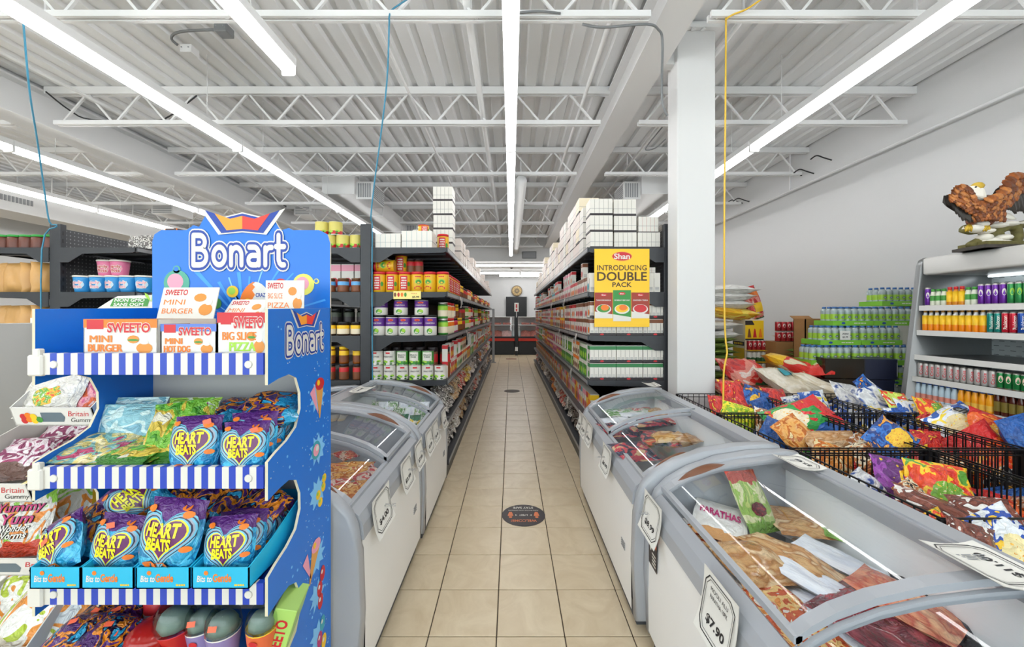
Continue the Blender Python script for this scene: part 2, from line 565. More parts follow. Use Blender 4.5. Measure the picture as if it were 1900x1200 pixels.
for y in (4, 5.5, 7, 8.5, 10):
    for x in (-8.65, -8.05):
        h.tube([(x, y, 3.45), (x, y, 3.86)], .012, 5, steelw)
h.obj('hanger', t)
for px, py, Y, w, lab in ((301, 388, 8.0, .45, 'small white ceiling heater box far beyond the deep girder'), (561, 391, 8.8, .38, 'small white ceiling heater box near the boxy duct')):
    p = at(px, py, Y)
    t = E('ceiling_heater', lab, 'heater', p)
    MB().rbox(-w / 2, w / 2, 0, .5, -.09, .12, .01, white).obj('body', t)
    g = MB()
    for k in range(5):
        g.box(-w / 2 + .04, w / 2 - .04, -.006, 0, -.07 + k * .035, -.055 + k * .035, rail)
    g.obj('grille', t)
    MB().tube([(0, .2, .12), (0, .2, 3.86 - p.z)], .01, 6, steelw).obj('hanger', t)
# pipes along the room
def pipe(x, z, r, y0, y1, lab, heads=()):
    t = E('ceiling_pipe', lab, 'pipe', (x, y0, z))
    MB().tube([(0, 0, 0), (0, y1 - y0, 0)], r, 10, steelw).obj('run', t)
    if heads:
        m = MB()
        for y in heads:
            m.lathe([(.012, -r - .05), (.022, -r - .048), (.014, -r - .02), (.02, -r)], 8, steelw, (0, y - y0, 0)).lathe([(.012, -r - .056), (.012, -r - .05)], 6, chrome, (0, y - y0, 0))
        m.obj('sprinkler_head', t)
    m = MB()
    for y in range(int(y0) + 1, int(y1), 3):
        m.box(-.008, .008, y - y0, y - y0 + .02, r, 3.86 - z, steelw)
    m.obj('strap', t)
pipe(-.3, 3.56, .028, -1, 12.2, 'thin white sprinkler pipe beside the aisle strip lights', (1.2, 4.3, 7.4, 10.4))
pipe(3.05, 3.6, .026, -1, 12.2, 'thin white sprinkler pipe near the bare side wall', (1.3, 4.35, 7.4))
pipe(-3.5, 3.6, .026, -1, 12.2, 'thin white sprinkler pipe above the display stand', (2.7, 5.8, 8.8))
pipe(.15, 3.38, .085, 5.8, 12.2, 'fat white pipe over the far half of the aisle')
pipe(.75, 3.66, .018, -1, 12.2, 'narrow white conduit beside the girder above the aisle')
pipe(1.75, 3.66, .016, -1, 12.2, 'narrow white conduit just past the column')
pipe(-1.05, 3.72, .014, -1, 12.2, 'narrow white conduit above the aisle edge')
pipe(-4.4, 3.7, .016, -1, 12.2, 'narrow white conduit next to the deep girder')
pipe(4.2, 3.3, .012, -1, 12.2, 'narrow grey conduit fixed along the top of side wall')
# loose cords and flexible conduits
teal = mat('blue_cord', '#3f87a6', .5)
yel = mat('yellow_cord', '#e3b93a', .5)
gcord = mat('grey_flex', '#77797b', .5)
bcord = mat('black_cord', '#2a2a2c', .5)
def smooth(pts, n=4):
    P = [Vector(p) for p in pts]
    o = []
    for i in range(len(P) - 1):
        a, b, c, d = P[max(i - 1, 0)], P[i], P[i + 1], P[min(i + 2, len(P) - 1)]
        for k in range(n):
            t = k / n
            o.append(.5 * (2 * b + (c - a) * t + (2 * a - 5 * b + 4 * c - d) * t * t + (3 * b - a - 3 * c + d) * t ** 3))
    return o + [P[-1]]
def cord(pts, r, m, label, n=5, name='power_cord'):
    return thing(MB().tube(smooth(pts), r, n, m), name, label, 'cord')
cord([at(760, -4, 2.6), at(742, 8, 2.68), at(726, 20, 2.72), at(722, 34, 2.69), at(722, 48, 2.72), at(718, 150, 2.9), at(706, 255, 3.15), at(694, 345, 3.33), at(688, 405, 3.42), (-1.2, 3.455, 2.2), (-1.205, 3.465, 1.7), (-1.2, 3.465, .7)], .006, teal, 'blue cord draped over a joist and down the shelving post')
cord([at(40, -4, 2.5), at(45, 60, 2.6), at(55, 170, 2.8), at(70, 265, 3.1), at(82, 350, 3.3), at(92, 412, 3.42), (-3.93, 3.455, 2.2), (-4.065, 3.46, 2.0), (-4.067, 3.465, .7)], .006, teal, 'blue cord hanging to the shelving with brown pouches')
cord([at(1415, -3, 2.6), at(1385, 17, 2.66), at(1360, 27, 2.7), at(1348, 36, 2.7), at(1347, 48, 2.76), at(1346, 200, 2.8), at(1344, 400, 2.82), at(1344, 560, 2.82), at(1346, 625, 2.82), at(1349, 655, 2.82), at(1343, 690, 2.8), at(1342, 770, 2.76)], .0062, yel, 'yellow cord hanging from the roof beside the white column')
cord([at(960, 24, 2.70), at(1000, 21, 2.68), at(1040, 25, 2.70)], .008, gcord, 'short grey cable lying on the nearest joist')
cord([at(1080, 45, 2.72), at(1120, 51, 2.72), at(1200, 45, 2.75), at(1222, 55, 2.8), at(1229, 75, 2.85), at(1228, 150, 2.88), at(1229, 190, 2.9), at(1238, 215, 2.92)], .009, gcord, 'grey flexible conduit sagging beside the column top')
cord([at(1238, 225, 4.5), at(1205, 265, 4.9), at(1198, 278, 5.0), at(1215, 275, 4.9), at(1235, 258, 4.7)], .008, gcord, 'grey cable loop hanging left of the column')
cord([at(85, 170, 4.2), at(130, 205, 4.3), at(170, 222, 4.35), at(280, 224, 4.35), at(315, 215, 4.3), at(365, 177, 4.25)], .008, bcord, 'black cable sagging under the second joist')
cord([at(0, 212, 4.3), at(15, 205, 4.3), at(40, 195, 4.25)], .007, bcord, 'black cable end beside the deep girder')
cord([at(400, 55, 3.2), at(350, 57, 3.3), at(325, 62, 3.4), at(318, 72, 3.45), at(330, 84, 3.5)], .011, gcord, 'grey flexible conduit curling to a ceiling junction box')
for px, py, Y, lab in ((416, 57, 3.2, 'grey'), (352, 95, 3.5, 'white')):
    t = E('junction_box', lab + ' metal junction box hanging from the roof deck', 'junction box', at(px, py, Y))
    mm = gcord if lab == 'grey' else steelw
    MB().rbox(-.05, .05, -.05, .05, -.035, .035, .006, mm).obj('body', t)
    m = MB()
    for x in (-.03, .03):
        m.lathe([(.006, 0), (.006, .006)], 6, rail, (x, -.052, 0))
    m.obj('screw', t)
for i, (px, py) in enumerate(((1543, 297), (1510, 322), (1390, 374), (1378, 377))):
    Y = 4.25 * F / (px - 948)
    p = at(px, py, Y)
    cord([p + Vector((-.30, -.03, .0)), p + Vector((-.2, 0, .06)), p + Vector((-.1, 0, .03)), p], .009, bcord, 'black cable stub poking from the side wall, %s from the camera' % ORD[i])
thing(MB().rbox(-.22, .22, -.02, 0, -.11, .11, .008, gcord).box(-.19, .19, -.024, -.02, -.085, .085, rail), 'wall_vent', 'grey air vent high on the bulkhead', 'vent', None, at(982, 473, 12.3))
cord([at(1330, 326, 6.0), at(1420, 326, 6.0), at(1490, 325, 5.9), at(1502, 318, 5.9)], .01, bcord, 'black cable running along a joist behind the column')
# ================================================================ GONDOLA SHELVING
pegm, _t, _b = newmat('pegboard')
_tc = nd(_t, 'ShaderNodeTexCoord')
_vm = nd(_t, 'ShaderNodeVectorMath', operation='SCALE'); _vm.inputs[3].default_value = 30
_t.links.new(_tc.outputs['Object'], _vm.inputs[0])
_fr = nd(_t, 'ShaderNodeVectorMath', operation='FRACTION'); _t.links.new(_vm.outputs[0], _fr.inputs[0])
_sx = nd(_t, 'ShaderNodeSeparateXYZ'); _t.links.new(_fr.outputs[0], _sx.inputs[0])
def _m(op, a, b):
    q = nd(_t, 'ShaderNodeMath', operation=op)
    for i, z in enumerate((a, b)):
        if isinstance(z, (int, float)):
            q.inputs[i].default_value = z
        else:
            _t.links.new(z, q.inputs[i])
    return q.outputs[0]
_d = _m('ADD', _m('POWER', _m('SUBTRACT', _sx.outputs[1], .5), 2), _m('POWER', _m('SUBTRACT', _sx.outputs[2], .5), 2))
_mx = nd(_t, 'ShaderNodeMix', data_type='RGBA')
_t.links.new(_m('LESS_THAN', _d, .03), _mx.inputs[0])
_mx.inputs[6].default_value = lin('#3f4043'); _mx.inputs[7].default_value = lin('#7d7d80')
_t.links.new(_mx.outputs[2], _b.inputs['Base Color'])
_b.inputs['Roughness'].default_value = .5
ZS = [2.025, 1.635, 1.252, .861, .50, .16]
def gondola(label, xc, sides, y0, y1, dep=.66):
    g = E('shelving_unit', label, 'shelving', (xc, y0, 0))
    L = y1 - y0
    MB().rbox(-.047, .047, 0, .055, 0, 2.233, .004, dgrey).obj('end_post', g)
    post = MB().rbox(-.04, .04, 0, .05, 0, 2.22, .004, dgrey).mesh('post')
    nb = max(1, round(L / 1.22))
    bay = L / nb
    for k in range(1, nb + 1):
        inst('post', post, g, (0, bay * k - .05, 0))
    MB().box(-.012, .012, .055, L - .05, .1, 2.2, pegm).obj('back_panel', g)
    slot = MB()
    for s in (-1, 1):
        for k in range(28):
            slot.box(s * .047 - .0015, s * .047 + .0015, .02, .032, .3 + k * .068, .335 + k * .068, black)
    slot.obj('slot_strip', g)
    for s in sides:
        for i, z in enumerate(ZS):
            D = dep if i < 5 else dep + .01
            x0, x1 = (.047, .047 + D) if s > 0 else (-.047 - D, -.047)
            d = MB().box(x0, x1, .0, L, z - .028, z, dgrey)
            if i < 2:
                for k in range(int(L / .3)):
                    d.box(x0 + .05, x1 - .03, .15 + k * .3, .2 + k * .3, z - .045, z - .028, dgrey)
            sh = d.obj('shelf' if i < 5 else 'base_deck', g)
            if i == 5:
                MB().box(min(x0, x1) + .01, max(x0, x1) - .01, .01, L, .0, z - .028, black).obj('kick_plate', sh)
            fx = s * (.047 + D)
            pr = MB().box(min(fx, fx + s * .012), max(fx, fx + s * .012), 0, bay - .008, z - .042, z + .004, dgrey)
            pr.box(min(fx + s * .012, fx + s * .014), max(fx + s * .012, fx + s * .014), .004, bay - .014, z - .034, z - .004, rail)
            pm = pr.mesh('price_rail')
            for k in range(nb):
                inst('price_rail', pm, sh, (0, k * bay + .004, 0))
            if i < 5:
                P = [(0, 0), (D, 0), (D, -.035), (D - .02, -.045), (.2, -.055), (.08, -.13), (0, -.13)]
                X = frame((s * .047, 0, z), (s, 0, 0), (0, 0, 1))
                if s > 0:
                    X = frame((.047, -.004, z), (1, 0, 0), (0, 0, 1))
                    MB().prism(P, -.006, dgrey, X).obj('bracket', sh)
                else:
                    MB().prism([(-a, b) for a, b in P][::-1], -.006, dgrey, frame((-.047, -.004, z), (1, 0, 0), (0, 0, 1))).obj('bracket', sh)
    return g
gondola('charcoal shelving stocked with pickles and spinach cans, blue cord on its post', -1.275, (-1, 1), 3.5, 11.5)
gondola('charcoal shelving full of spice cartons beneath the yellow poster', 1.39, (-1,), 3.5, 11.6)
gondola('charcoal shelving with brown pouches and candy tubs', -4.0, (-1, 1), 3.5, 9.5)
# ================================================================ SHELF STOCK
def put(parts, loc, label, cat, group=None, rot=(0, 0, 0), scale=None, mats=None):
    """one thing from shared meshes: the first is its body, the others are its parts"""
    o = inst(parts[0][0], parts[0][1], None, loc, rot, scale, mats)
    tag(o, label, cat, group)
    for nm, me in parts[1:]:
        inst(nm, me, o)
    return o
def c_(n, h, r=.45, **k):
    return mat(n, h, r, **k)
cw, cr, cy, cg, cb, co, cp_, cbr, cpk = (c_('print_white', '#dcd8d0'), c_('print_red', '#c8232c'), c_('print_yellow', '#f2c21c'), c_('print_green', '#3f8f35'), c_('print_blue', '#1f6fb8'), c_('print_orange', '#ec7a1c'), c_('print_purple', '#5d2a86'), c_('print_brown', '#7a4526'), c_('print_pink', '#e79aae'))
cteal, clime, cdk, cmag, ccream = c_('print_teal', '#3a9fb0'), c_('print_lime', '#9ccc3c'), c_('print_dark', '#2b2326'), c_('print_magenta', '#b8246a'), c_('print_cream', '#e7d9bd')
tin = mat('tin_lid', '#b9b7b2', .3, .8)
AWAY = (0, 0, PI)
def jar(name, d, h, lid, body, label, l2=None, txt=None, txm=None, lidh=.16):
    r = d / 2
    b = MB().lathe([(r * .9, 0), (r, .006), (r, h * .12), (r, h * .5), (r, h * (.92 - lidh)), (r * .88, h * (1 - lidh))], 14, [body, body, l2 or label, label, body])
    ld = MB().lathe([(r * .93, h * (1 - lidh)), (r * .95, h * .985), (r * .85, h)], 14, lid)
    out = [(name, b.mesh(name)), ('lid', ld.mesh('lid'))]
    if txt:
        k = MB()
        for i, (t, z, hh, w) in enumerate(txt):
            k.text(t, w * d, hh, txm, frame((0, 0, 0), (1, 0, 0), (0, 0, 1)), .0, 0, (0, z * h, 0), lambda p: (p[0], p[1] if False else -math.sqrt(max(r * r * 1.03 - p[0] ** 2, 0)) , p[1]))
        # the frame above is unused by the mapped points
        out.append(('printed_label', k.mesh('printed_label')))
    return out
_T = MB.text
def _text(s, txt, w, h, m, X, bold=.0, shear=0.0, off=(0, 0, 0), fn=None, base=.0):
    return _T(s, txt, w, h, m, None if fn else X, bold, shear, off, fn, base)
MB.text = _text
def facejar(d, h, lid, lidh, body, top=None, split=.5, red=False, pur=False):
    r = d / 2
    b = MB().lathe([(r * .93, 0), (r, .006), (r, h * split), (r, h * (.97 - lidh)), (r * .96, h * (1 - lidh))], 18, [body, body, top or body, body])
    ld = MB().lathe([(r * .98, h * (1 - lidh)), (r * .99, h * .985), (r * .9, h)], 18, lid)
    k = MB()
    fn = lambda p: (p[0], -math.sqrt(max(r * r - p[0] ** 2, 0)) - .0012 - p[2], p[1])
    def blob_(x, z, rx, rz, m, e):
        k.add([fn((x + rx * math.cos(a * PI / 6), z + rz * math.sin(a * PI / 6), e)) for a in range(12)], [tuple(range(12))], m)
    if pur:
        blob_(0, h * .76, r * .42, h * .055, co, .0004)
        blob_(0, h * .76, r * .34, h * .035, cr, .0008)
        k.text('PUNJABI PICKLE', d * .7, h * .07, cw, None, .02, 0, (0, h * .6, .0004), fn)
        blob_(-.004, h * .22, r * .45, h * .14, cg, .0004)
        blob_(.004, h * .25, r * .3, h * .09, clime, .0008)
    elif red:
        k.grid(lambda u, v: fn(((u - .5) * d * .56, h * (.1 + .7 * v), .0002)), 6, 1, cr)
        k.bars(None, 0, h * .45, d * .46, h * .6, 5, cw, fn, .0006, 3)
        blob_(r * .74, h * .4, r * .16, h * .12, cg, .0003)
    else:
        blob_(.004, h * .5, r * .55, h * .15, clime, .0003)
        blob_(.004, h * .5, r * .42, h * .1, cg, .0006)
        blob_(.0, h * .2, r * .6, h * .1, cr, .0003)
        k.bars(None, 0, h * .76, d * .5, h * .1, 1, cr, fn, .0004, 5)
    return [('pickle_jar', b.mesh('pickle_jar')), ('lid', ld.mesh('lid')), ('printed_label', k.mesh('printed_label'))]
cyj = mat('pickle_yellow', '#e0ad1e', .3)
jar_red = facejar(.112, .182, cr, .13, cyj, red=True)
jar_yel = facejar(.112, .182, cr, .13, cyj)
jar_pur = facejar(.112, .18, black, .1, cw, cp_, .46, pur=True)
jar_dark = jar('sauce_jar', .085, .14, cdk, cbr, cr, cbr)
jar_oil = jar('sauce_jar', .085, .15, cy, mat('pickle_oil', '#8a4a14', .25), cy, cbr)
jar_choc = jar('cocoa_jar', .105, .125, c_('lid_green', '#2f9a3f'), mat('cocoa', '#5b2c22', .3), mat('cocoa_label', '#6b3a2c', .4), mat('cocoa_label'))
jar_blue = jar('sauce_jar', .1, .125, mat('lid_brown', '#6a4a32', .4, .5), cbr, c_('label_sky', '#5fa3d8'), cbr)
jar_green = jar('chutney_jar', .095, .15, tin, cg, clime, ccream)
jar_crm = jar('chutney_jar', .095, .15, cr, ccream, co, ccream)
jar_mag = jar('chutney_jar', .095, .15, black, cmag, cr, cw)
jar_black = jar('olive_jar', .1, .15, black, mat('olive_glass', '#20241d', .15), mat('olive_label', '#3d4438', .5), cdk)
jar_ylab = jar('honey_jar', .11, .12, black, mat('honey_glass', '#3a2416', .15), cy, ccream)
def can(name, d, h, body, low, mid=None, txt=(), txm=ink, dot=None, panel=None):
    r = d / 2
    b = MB().lathe([(r, 0), (r, .004), (r * .98, .008), (r * .98, h * .32), (r * .98, h * .98), (r, h)], 16, [tin, tin, low, body, tin])
    ld = MB().lathe([(r, h), (r * .96, h + .001), (r * .93, h - .003)], 16, tin)
    k = MB()
    fn = lambda p: (p[0], -math.sqrt(max((r * 1.0) ** 2 - p[0] ** 2, 0)) - p[2], p[1])
    if panel:
        k.grid(lambda u, v: fn(((u - .5) * d * .72, h * (.3 + .62 * v), .0)), 6, 1, panel)
    for i, (t, z, hh, w) in enumerate(txt):
        k.text(t, w * d, hh, txm, None, .01, 0, (0, z * h, .0012), fn)
    if dot:
        k.grid(lambda u, v: fn(((u - .5) * d * .34, h * (.8 + .1 * v), .0006)), 4, 1, dot)
    rr = random.Random(4)
    for i in range(9):
        x, z, s = rr.uniform(-.42, .42) * d, h * rr.uniform(.05, .3), rr.uniform(.008, .016)
        k.add([fn((x + s * math.cos(a), z + s * .7 * math.sin(a), .0008)) for a in [j * PI / 4 for j in range(8)]], [tuple(range(8))], rr.choice([cg, clime, c_('leaf_deep', '#2a6a28')]))
    return [(name, b.mesh(name)), ('lid', ld.mesh('lid')), ('printed_label', k.mesh('printed_label'))]
can_w = can('spinach_can', .109, .127, cw, cw, txt=[('SPINACH PUREE', .6, .012, .7)], dot=cr)
can_g = can('spinach_can', .109, .127, cg, cg, txt=[('SPINACH', .72, .014, .6), ('PUREE', .58, .014, .45)], panel=cw, txm=c_('ink_green', '#1f4a22'))
can_y = can('ghee_can', .12, .12, c_('ghee_yellow', '#d2c566'), cr)
def carton(name, w, d, h, front, top=cw, side=None, band=None, z1=.3, pic=None):
    """retail box whose printed face looks along -x; the spine looks along -y"""
    b = MB()
    s = side or cw
    b.box(-w / 2, w / 2, -d / 2, d / 2, 0, h, [s, top, s, front, s, front])
    k = MB()
    if band:
        b.box(-w / 2 - .0008, w / 2 + .0008, -d / 2 - .0006, d / 2 + .0006, h * .74, h * .97, band)
    if pic:
        k = 7
        b.add([(-w / 2 - .001, d * .36 * math.cos(2 * PI * j / 10), h * .3 + h * .2 * math.sin(2 * PI * j / 10)) for j in range(10)], [tuple(range(10))[::-1]], pic)
    for j in range(3):
        b.box(-w * .32, w * .32, -d / 2 - .0005, -d / 2 + .001, h * (.1 + j * .07), h * (.13 + j * .07), rail)
    b.box(-w / 2 - .0004, -w / 2 + .0012, -d / 2 - .0007, -d / 2 + .001, .002, h * .72, cdk)
    return [(name, b.mesh(name))]
sp_green = carton('spice_carton', .0375, .098, .14, cw, cw, cw, c_('box_green', '#2f7a45'), pic=cg)
sp_brown = carton('spice_carton', .0375, .098, .14, cw, cw, cw, cbr, pic=co)
sp_teal = carton('spice_carton', .055, .1, .17, cw, cw, cw, None, pic=cteal)
FACES = [(cw, cr, co), (cw, cpk, cr), (ccream, co, cbr), (cr, cw, cy), (co, cy, cbr), (cpk, cw, cmag), (cmag, cw, cy), (cg, cw, clime), (cw, cbr, cr), (ccream, cr, cg), (cw, cteal, cy), (cy, cr, co)]
FC = [carton('food_carton', .05, .098, .15, a, cw, cw, b, pic=c) for a, b, c in FACES]
FNAME = ['white and red', 'white and pink', 'cream and orange', 'red', 'orange', 'pink', 'magenta', 'green', 'white and brown', 'cream and red', 'white and teal', 'yellow']
def pack(n, w, d, h, seam, face=cw, tray=None, ax=0):
    """a shrink-wrapped block of small cartons with dark seams"""
    b = MB()
    for i in range(n):
        a = -w / 2 + i * w / n
        if ax == 0:
            b.box(a + .0012, a + w / n - .0012, -d / 2, d / 2, .002, h, face)
        else:
            b.box(-d / 2, d / 2, a + .0012, a + w / n - .0012, .002, h, face)
    e = (w / 2 - .003, d / 2 - .003) if ax == 0 else (d / 2 - .003, w / 2 - .003)
    b.box(-e[0], e[0], -e[1], e[1], .0, h * .96, seam)
    g = (w / 2 + .001, d / 2 + .001) if ax == 0 else (d / 2 + .001, w / 2 + .001)
    b.box(-g[0], g[0], -g[1], g[1], 0, h * (.12 if seam is cdk else .05), tray or cdk)
    b.box(-g[0], g[0], -g[1], g[1], h * .4, h * .42, rail)
    return [('carton_pack', b.mesh('carton_pack'))]
pk_teal = pack(5, .225, .2, .13, cteal)
pk_teal2 = pack(6, .27, .2, .155, cteal)
pk_dark = pack(5, .2, .2, .145, cdk)
pk_red = pack(5, .18, .18, .14, cr)
pk_side = pack(4, .2, .2, .15, mat('seam_brown', '#8a6a4e', .6), c_('pack_rose', '#ddd0c8'), ax=1)
pk_side3 = pack(5, .2, .2, .15, cr, cw, ax=1)
pk_side2 = pack(3, .2, .2, .15, cdk, ccream, ax=1)
# soft packets -------------------------------------------------------------
BAGZ = {}
def bagmesh(name, w, h, t, seed, m, nu=10, nv=13, seal=.06, wr=.12, bend=0):
    r = random.Random(seed)
    ph = [r.uniform(0, 6.3) for _ in range(8)]
    kk = [r.uniform(1.5, 4) for _ in range(8)]
    def zf(u, v):
        a = max(0, 1 - abs(2 * u - 1) ** 2.6)
        q = min(1, max(0, (v - seal) / (1 - 2 * seal)))
        b = max(0, 1 - abs(2 * q - 1) ** 3)
        z = t / 2 * math.sqrt(a * b)
        e = math.exp(-min(q, 1 - q) / .13) * min(1, 14 * min(q, 1 - q))
        z += wr * t * e * math.sin(u * 34 + ph[0] + 2 * v) * a
        z += wr * t * .5 * a * b * (math.sin(kk[1] * 3 * u + ph[1] + kk[2] * 2 * v) + math.sin(kk[3] * 3 * v + ph[3] - 4 * u))
        return z
    def pt(u, v, s):
        q = min(v, 1 - v)
        pinch = 1 - .07 * math.exp(-((q - .16) / .12) ** 2)
        x = (u - .5) * w * pinch
        y = (v - .5) * h
        return (x, y + .012 * h * math.sin(u * 3 + ph[5]), s * zf(u, v) + bend * (y / h) ** 2 + .03 * t * math.sin(5 * u + ph[6]))
    b = MB()
    b.grid(lambda u, v: pt(u, v, 1), nu, nv, m)
    b.grid(lambda u, v: pt(1 - u, v, -1), nu, nv, m)
    me = b.mesh(name)
    BAGZ[me.name] = (w, h, lambda x, y: pt(x / w + .5, y / h + .5, 1)[2])
    return me
dummy = mat('film_plain', '#cccccc', .3)
BAG = [bagmesh('packet', .2, .26, .075, 20 + i, dummy, bend=[0, .03, -.03, .05, 0, -.02][i], wr=[.12, .2, .16, .1, .24, .18][i]) for i in range(6)]
FLAT = [bagmesh('packet', .2, .26, .035, 40 + i, dummy, bend=[0, .04, -.03][i], wr=.25) for i in range(3)]
pk_cols = {
    'silver': pmat('film_silver', ['#b9b6b2', '#6c6664', '#dedad4', '#3a3231'], 5, .25),
    'dark': pmat('film_dark', ['#1d1a1b', '#4a3a34', '#8d8580', '#241f22'], 5, .25),
    'white': pmat('film_white', ['#efeae2', '#c9bfb2', '#f7f4ee', '#8c6f5c'], 4, .3),
    'orange': pmat('film_orange', ['#e2661d', '#f0a53a', '#c23a1a', '#f3d9b0'], 4, .28),
    'brown': pmat('film_brown', ['#7b4a2b', '#b78a58', '#d9c7a4', '#4b2a1b'], 5, .3),
    'red': pmat('film_red', ['#b51f27', '#e24b3c', '#f2e4d2', '#7b1520'], 4, .28),
    'yellow': pmat('film_yellow', ['#f0c023', '#f7e07a', '#c98e1a', '#fff5d8'], 4, .28),
    'green': pmat('film_green', ['#2f8a3b', '#7fbf4a', '#e9efcf', '#1d5a2b'], 4, .28),
}
def seq(i, L):
    return L[i % len(L)]
# ---- face towards the aisle, both sides ----------------------------------
LEV = ['top', 'second', 'third', 'fourth', 'fifth', 'bottom']
def aisle(side):
    s = -1 if side == 'pickle' else 1
    xf = -.572 if s < 0 else .69
    rr = random.Random(5 + s)
    rotz = PI if s < 0 else 0                 # cartons print on -x
    bulk = MB()
    def put(parts, loc, label, cat, group=None, rot=(0, 0, 0), scale=None, mats=None):
        if cat == 'carton' and loc[1] > 7.2:      # past the countable: the far cartons are one mass
            X = Matrix.Translation(loc) @ Euler(rot).to_matrix().to_4x4() @ Matrix.Diagonal((*(scale or (1, 1, 1)), 1))
            me = parts[0][1]
            bulk.add([v.co[:] for v in me.vertices], [tuple(p.vertices) for p in me.polygons], [me.materials[p.material_index] for p in me.polygons], False, X)
            return None
        return put0(parts, loc, label, cat, group, rot, scale, mats)
    for li in range(1, 6):
        y, i = (3.70 if s < 0 else 3.72), 0
        cnt = {}
        while y < 11.35:
            far = y > 6.2
            z = ZS[li]
            bayn = int((y - 3.5) / 1.22)
            if li >= 4:
                pitch = .19
                col = seq(int(y * 1.7) + li * 3 + s, ['orange', 'dark', 'silver', 'white', 'brown', 'dark', 'silver', 'red', 'white'] if li == 5 else ['orange', 'silver', 'brown', 'red', 'yellow', 'white', 'silver', 'dark'])
                if s > 0 and li == 4:
                    j = seq(bayn * 3 + 1, range(12))
                    for tier in range(2):
                        k = seq(i, [4, 11, 1, 1, 10, 0, 5]) if not far else seq(bayn + i, [9, 0, 4])
                        nm = FNAME[k]
                        cnt[nm] = cnt.get(nm, 0) + 1
                        put(FC[k], (xf + .08, y, z + tier * .0), '%s carton, fifth poster shelf, %s of its colour from the near end' % (nm, ordn(cnt[nm] - 1)), 'carton', 'cartons on the fifth shelf', (0, 0, rotz), (1.6, 1.0, 1.35))
                        y += .1
                        i += 1
                    continue
                for tier in range(2):
                    nm = col
                    cnt[nm] = cnt.get(nm, 0) + 1
                    o = put([('snack_packet', BAG[rr.randrange(6)])], (xf - s * .03 + s * .13, y + rr.uniform(-.01, .01), z + .098 + tier * .1), '%s packet, %s %s shelf, %s such from the near end' % (nm, LEV[li], side, ordn(cnt[nm] - 1)), 'packet', 'packets on the low aisle shelves', Euler((rr.uniform(.45, .85), rr.uniform(-.12, .12), (PI / 2 if s < 0 else -PI / 2) + rr.uniform(-.2, .2)))[:], (.85, .8, .9), [pk_cols[col]])
                y += pitch
                i += 1
                continue
            if s < 0:
                if li == 1:
                    pr, nm, cat, pitch, hh = (jar_red, 'red-lidded jar', 'jar', .116, .182) if y < 4.6 else seq(int(y * 2.2), [(jar_crm, 'cream jar', 'jar', .1, .15), (jar_oil, 'amber jar', 'jar', .1, .15), (jar_dark, 'dark red jar', 'jar', .1, .14)])
                elif li == 2:
                    pr, nm, cat, pitch, hh = seq(int(y * 2.9), [(jar_green, 'lime jar', 'jar', .1, .15), (jar_crm, 'cream jar', 'jar', .1, .15), (jar_mag, 'magenta jar', 'jar', .1, .15), (jar_oil, 'amber jar', 'jar', .1, .15), (jar_dark, 'dark red jar', 'jar', .1, .14)])
                else:
                    k = seq(int(y * 2.1), [7, 0, 3, 9, 2, 11])
                    pr, nm, cat, pitch, hh = FC[k], FNAME[k] + ' carton', 'carton', .102, .15
                if far:
                    pitch *= 1.5
                tiers = 2 if (li != 1 and rr.random() < .55) else 1
            else:
                k = {1: seq(int(y * 1.9), [10, 8, 0, 1, 8, 0]), 2: seq(int(y * 2.1), [8, 0, 8, 4, 2, 1, 11, 1]), 3: seq(int(y * 1.8), [7, 7, 6, 5, 6, 3, 4, 2])}[li]
                if y < 4.1 and li == 3:
                    k = 7
                if y < 4.1 and li == 2:
                    k = 8
                pr, nm, cat, pitch, hh = FC[k], FNAME[k] + ' carton', 'carton', .102, .15
                if far:
                    pitch *= 1.5
                tiers = 2 if rr.random() < (.3 if li == 1 else .75) else 1
            for tier in range(tiers):
                cnt[nm] = cnt.get(nm, 0) + 1
                x = xf - s * .03 + s * (.06 if cat == 'carton' else .085) + rr.uniform(0, .006) * s
                sc = None
                if far:
                    sc = (1.6, 1.5, 1) if cat == 'carton' else None
                put(pr[:1] if far and cat == 'carton' else pr, (x + s * (.02 if far else 0), y + pitch / 2 - .05, z + tier * (hh + .001)), '%s, %s %s shelf, %s such from the near end' % (nm, LEV[li], side, ordn(cnt[nm] - 1)), cat, '%ss on the aisle shelves' % cat, (0, 0, rotz if cat == 'carton' else (PI / 2 if s < 0 else -PI / 2)), sc)
            y += pitch
            i += 1
    tag(bulk.obj('food_cartons'), 'far run of small cartons filling the %s shelves' % side, 'cartons', kind='stuff')
put0 = put
aisle('pickle')
aisle('poster')
# packs on the two top shelves
def stack(x, y, z, n, protos, hh, lab, rz=0):
    for k in range(n):
        put(seq(k, protos), (x + R.uniform(-.004, .004), y, z + k * (hh + .002)), lab % ('lowest' if k == 0 else ('topmost' if k == n - 1 else ordn(k) + ' up')), 'carton pack', 'carton packs on the top shelves', (0, 0, rz + R.uniform(-.02, .02)))
zt = ZS[0]
cntp = 0
for i in range(36):
    y = 3.98 + i * .208
    n = [3, 4, 4, 4, 4, 3, 4, 4, 4, 3, 2, 3, 3, 4, 4, 4, 3, 3, 2, 2, 3, 4, 4, 3, 3, 2, 2, 2, 3, 3, 2, 2, 1, 2, 1, 1][i]
    stack(.80, y, zt, n, [pk_side, pk_side2] if i % 4 == 1 else ([pk_side3] if i % 3 == 0 else [pk_side]), .15, 'white carton pack %%s in the %s stack along top poster shelf' % ordn(i))
stack(.80, 3.64, zt, 3, [pk_dark], .145, 'white carton pack %s in the corner stack above the yellow poster')
stack(1.02, 3.66, zt, 3, [pk_dark], .145, 'white carton pack %s in the stack second from the poster corner')
stack(1.23, 3.66, zt, 2, [pk_dark, pk_red], .145, 'white carton pack %s in the stack nearest the white column')
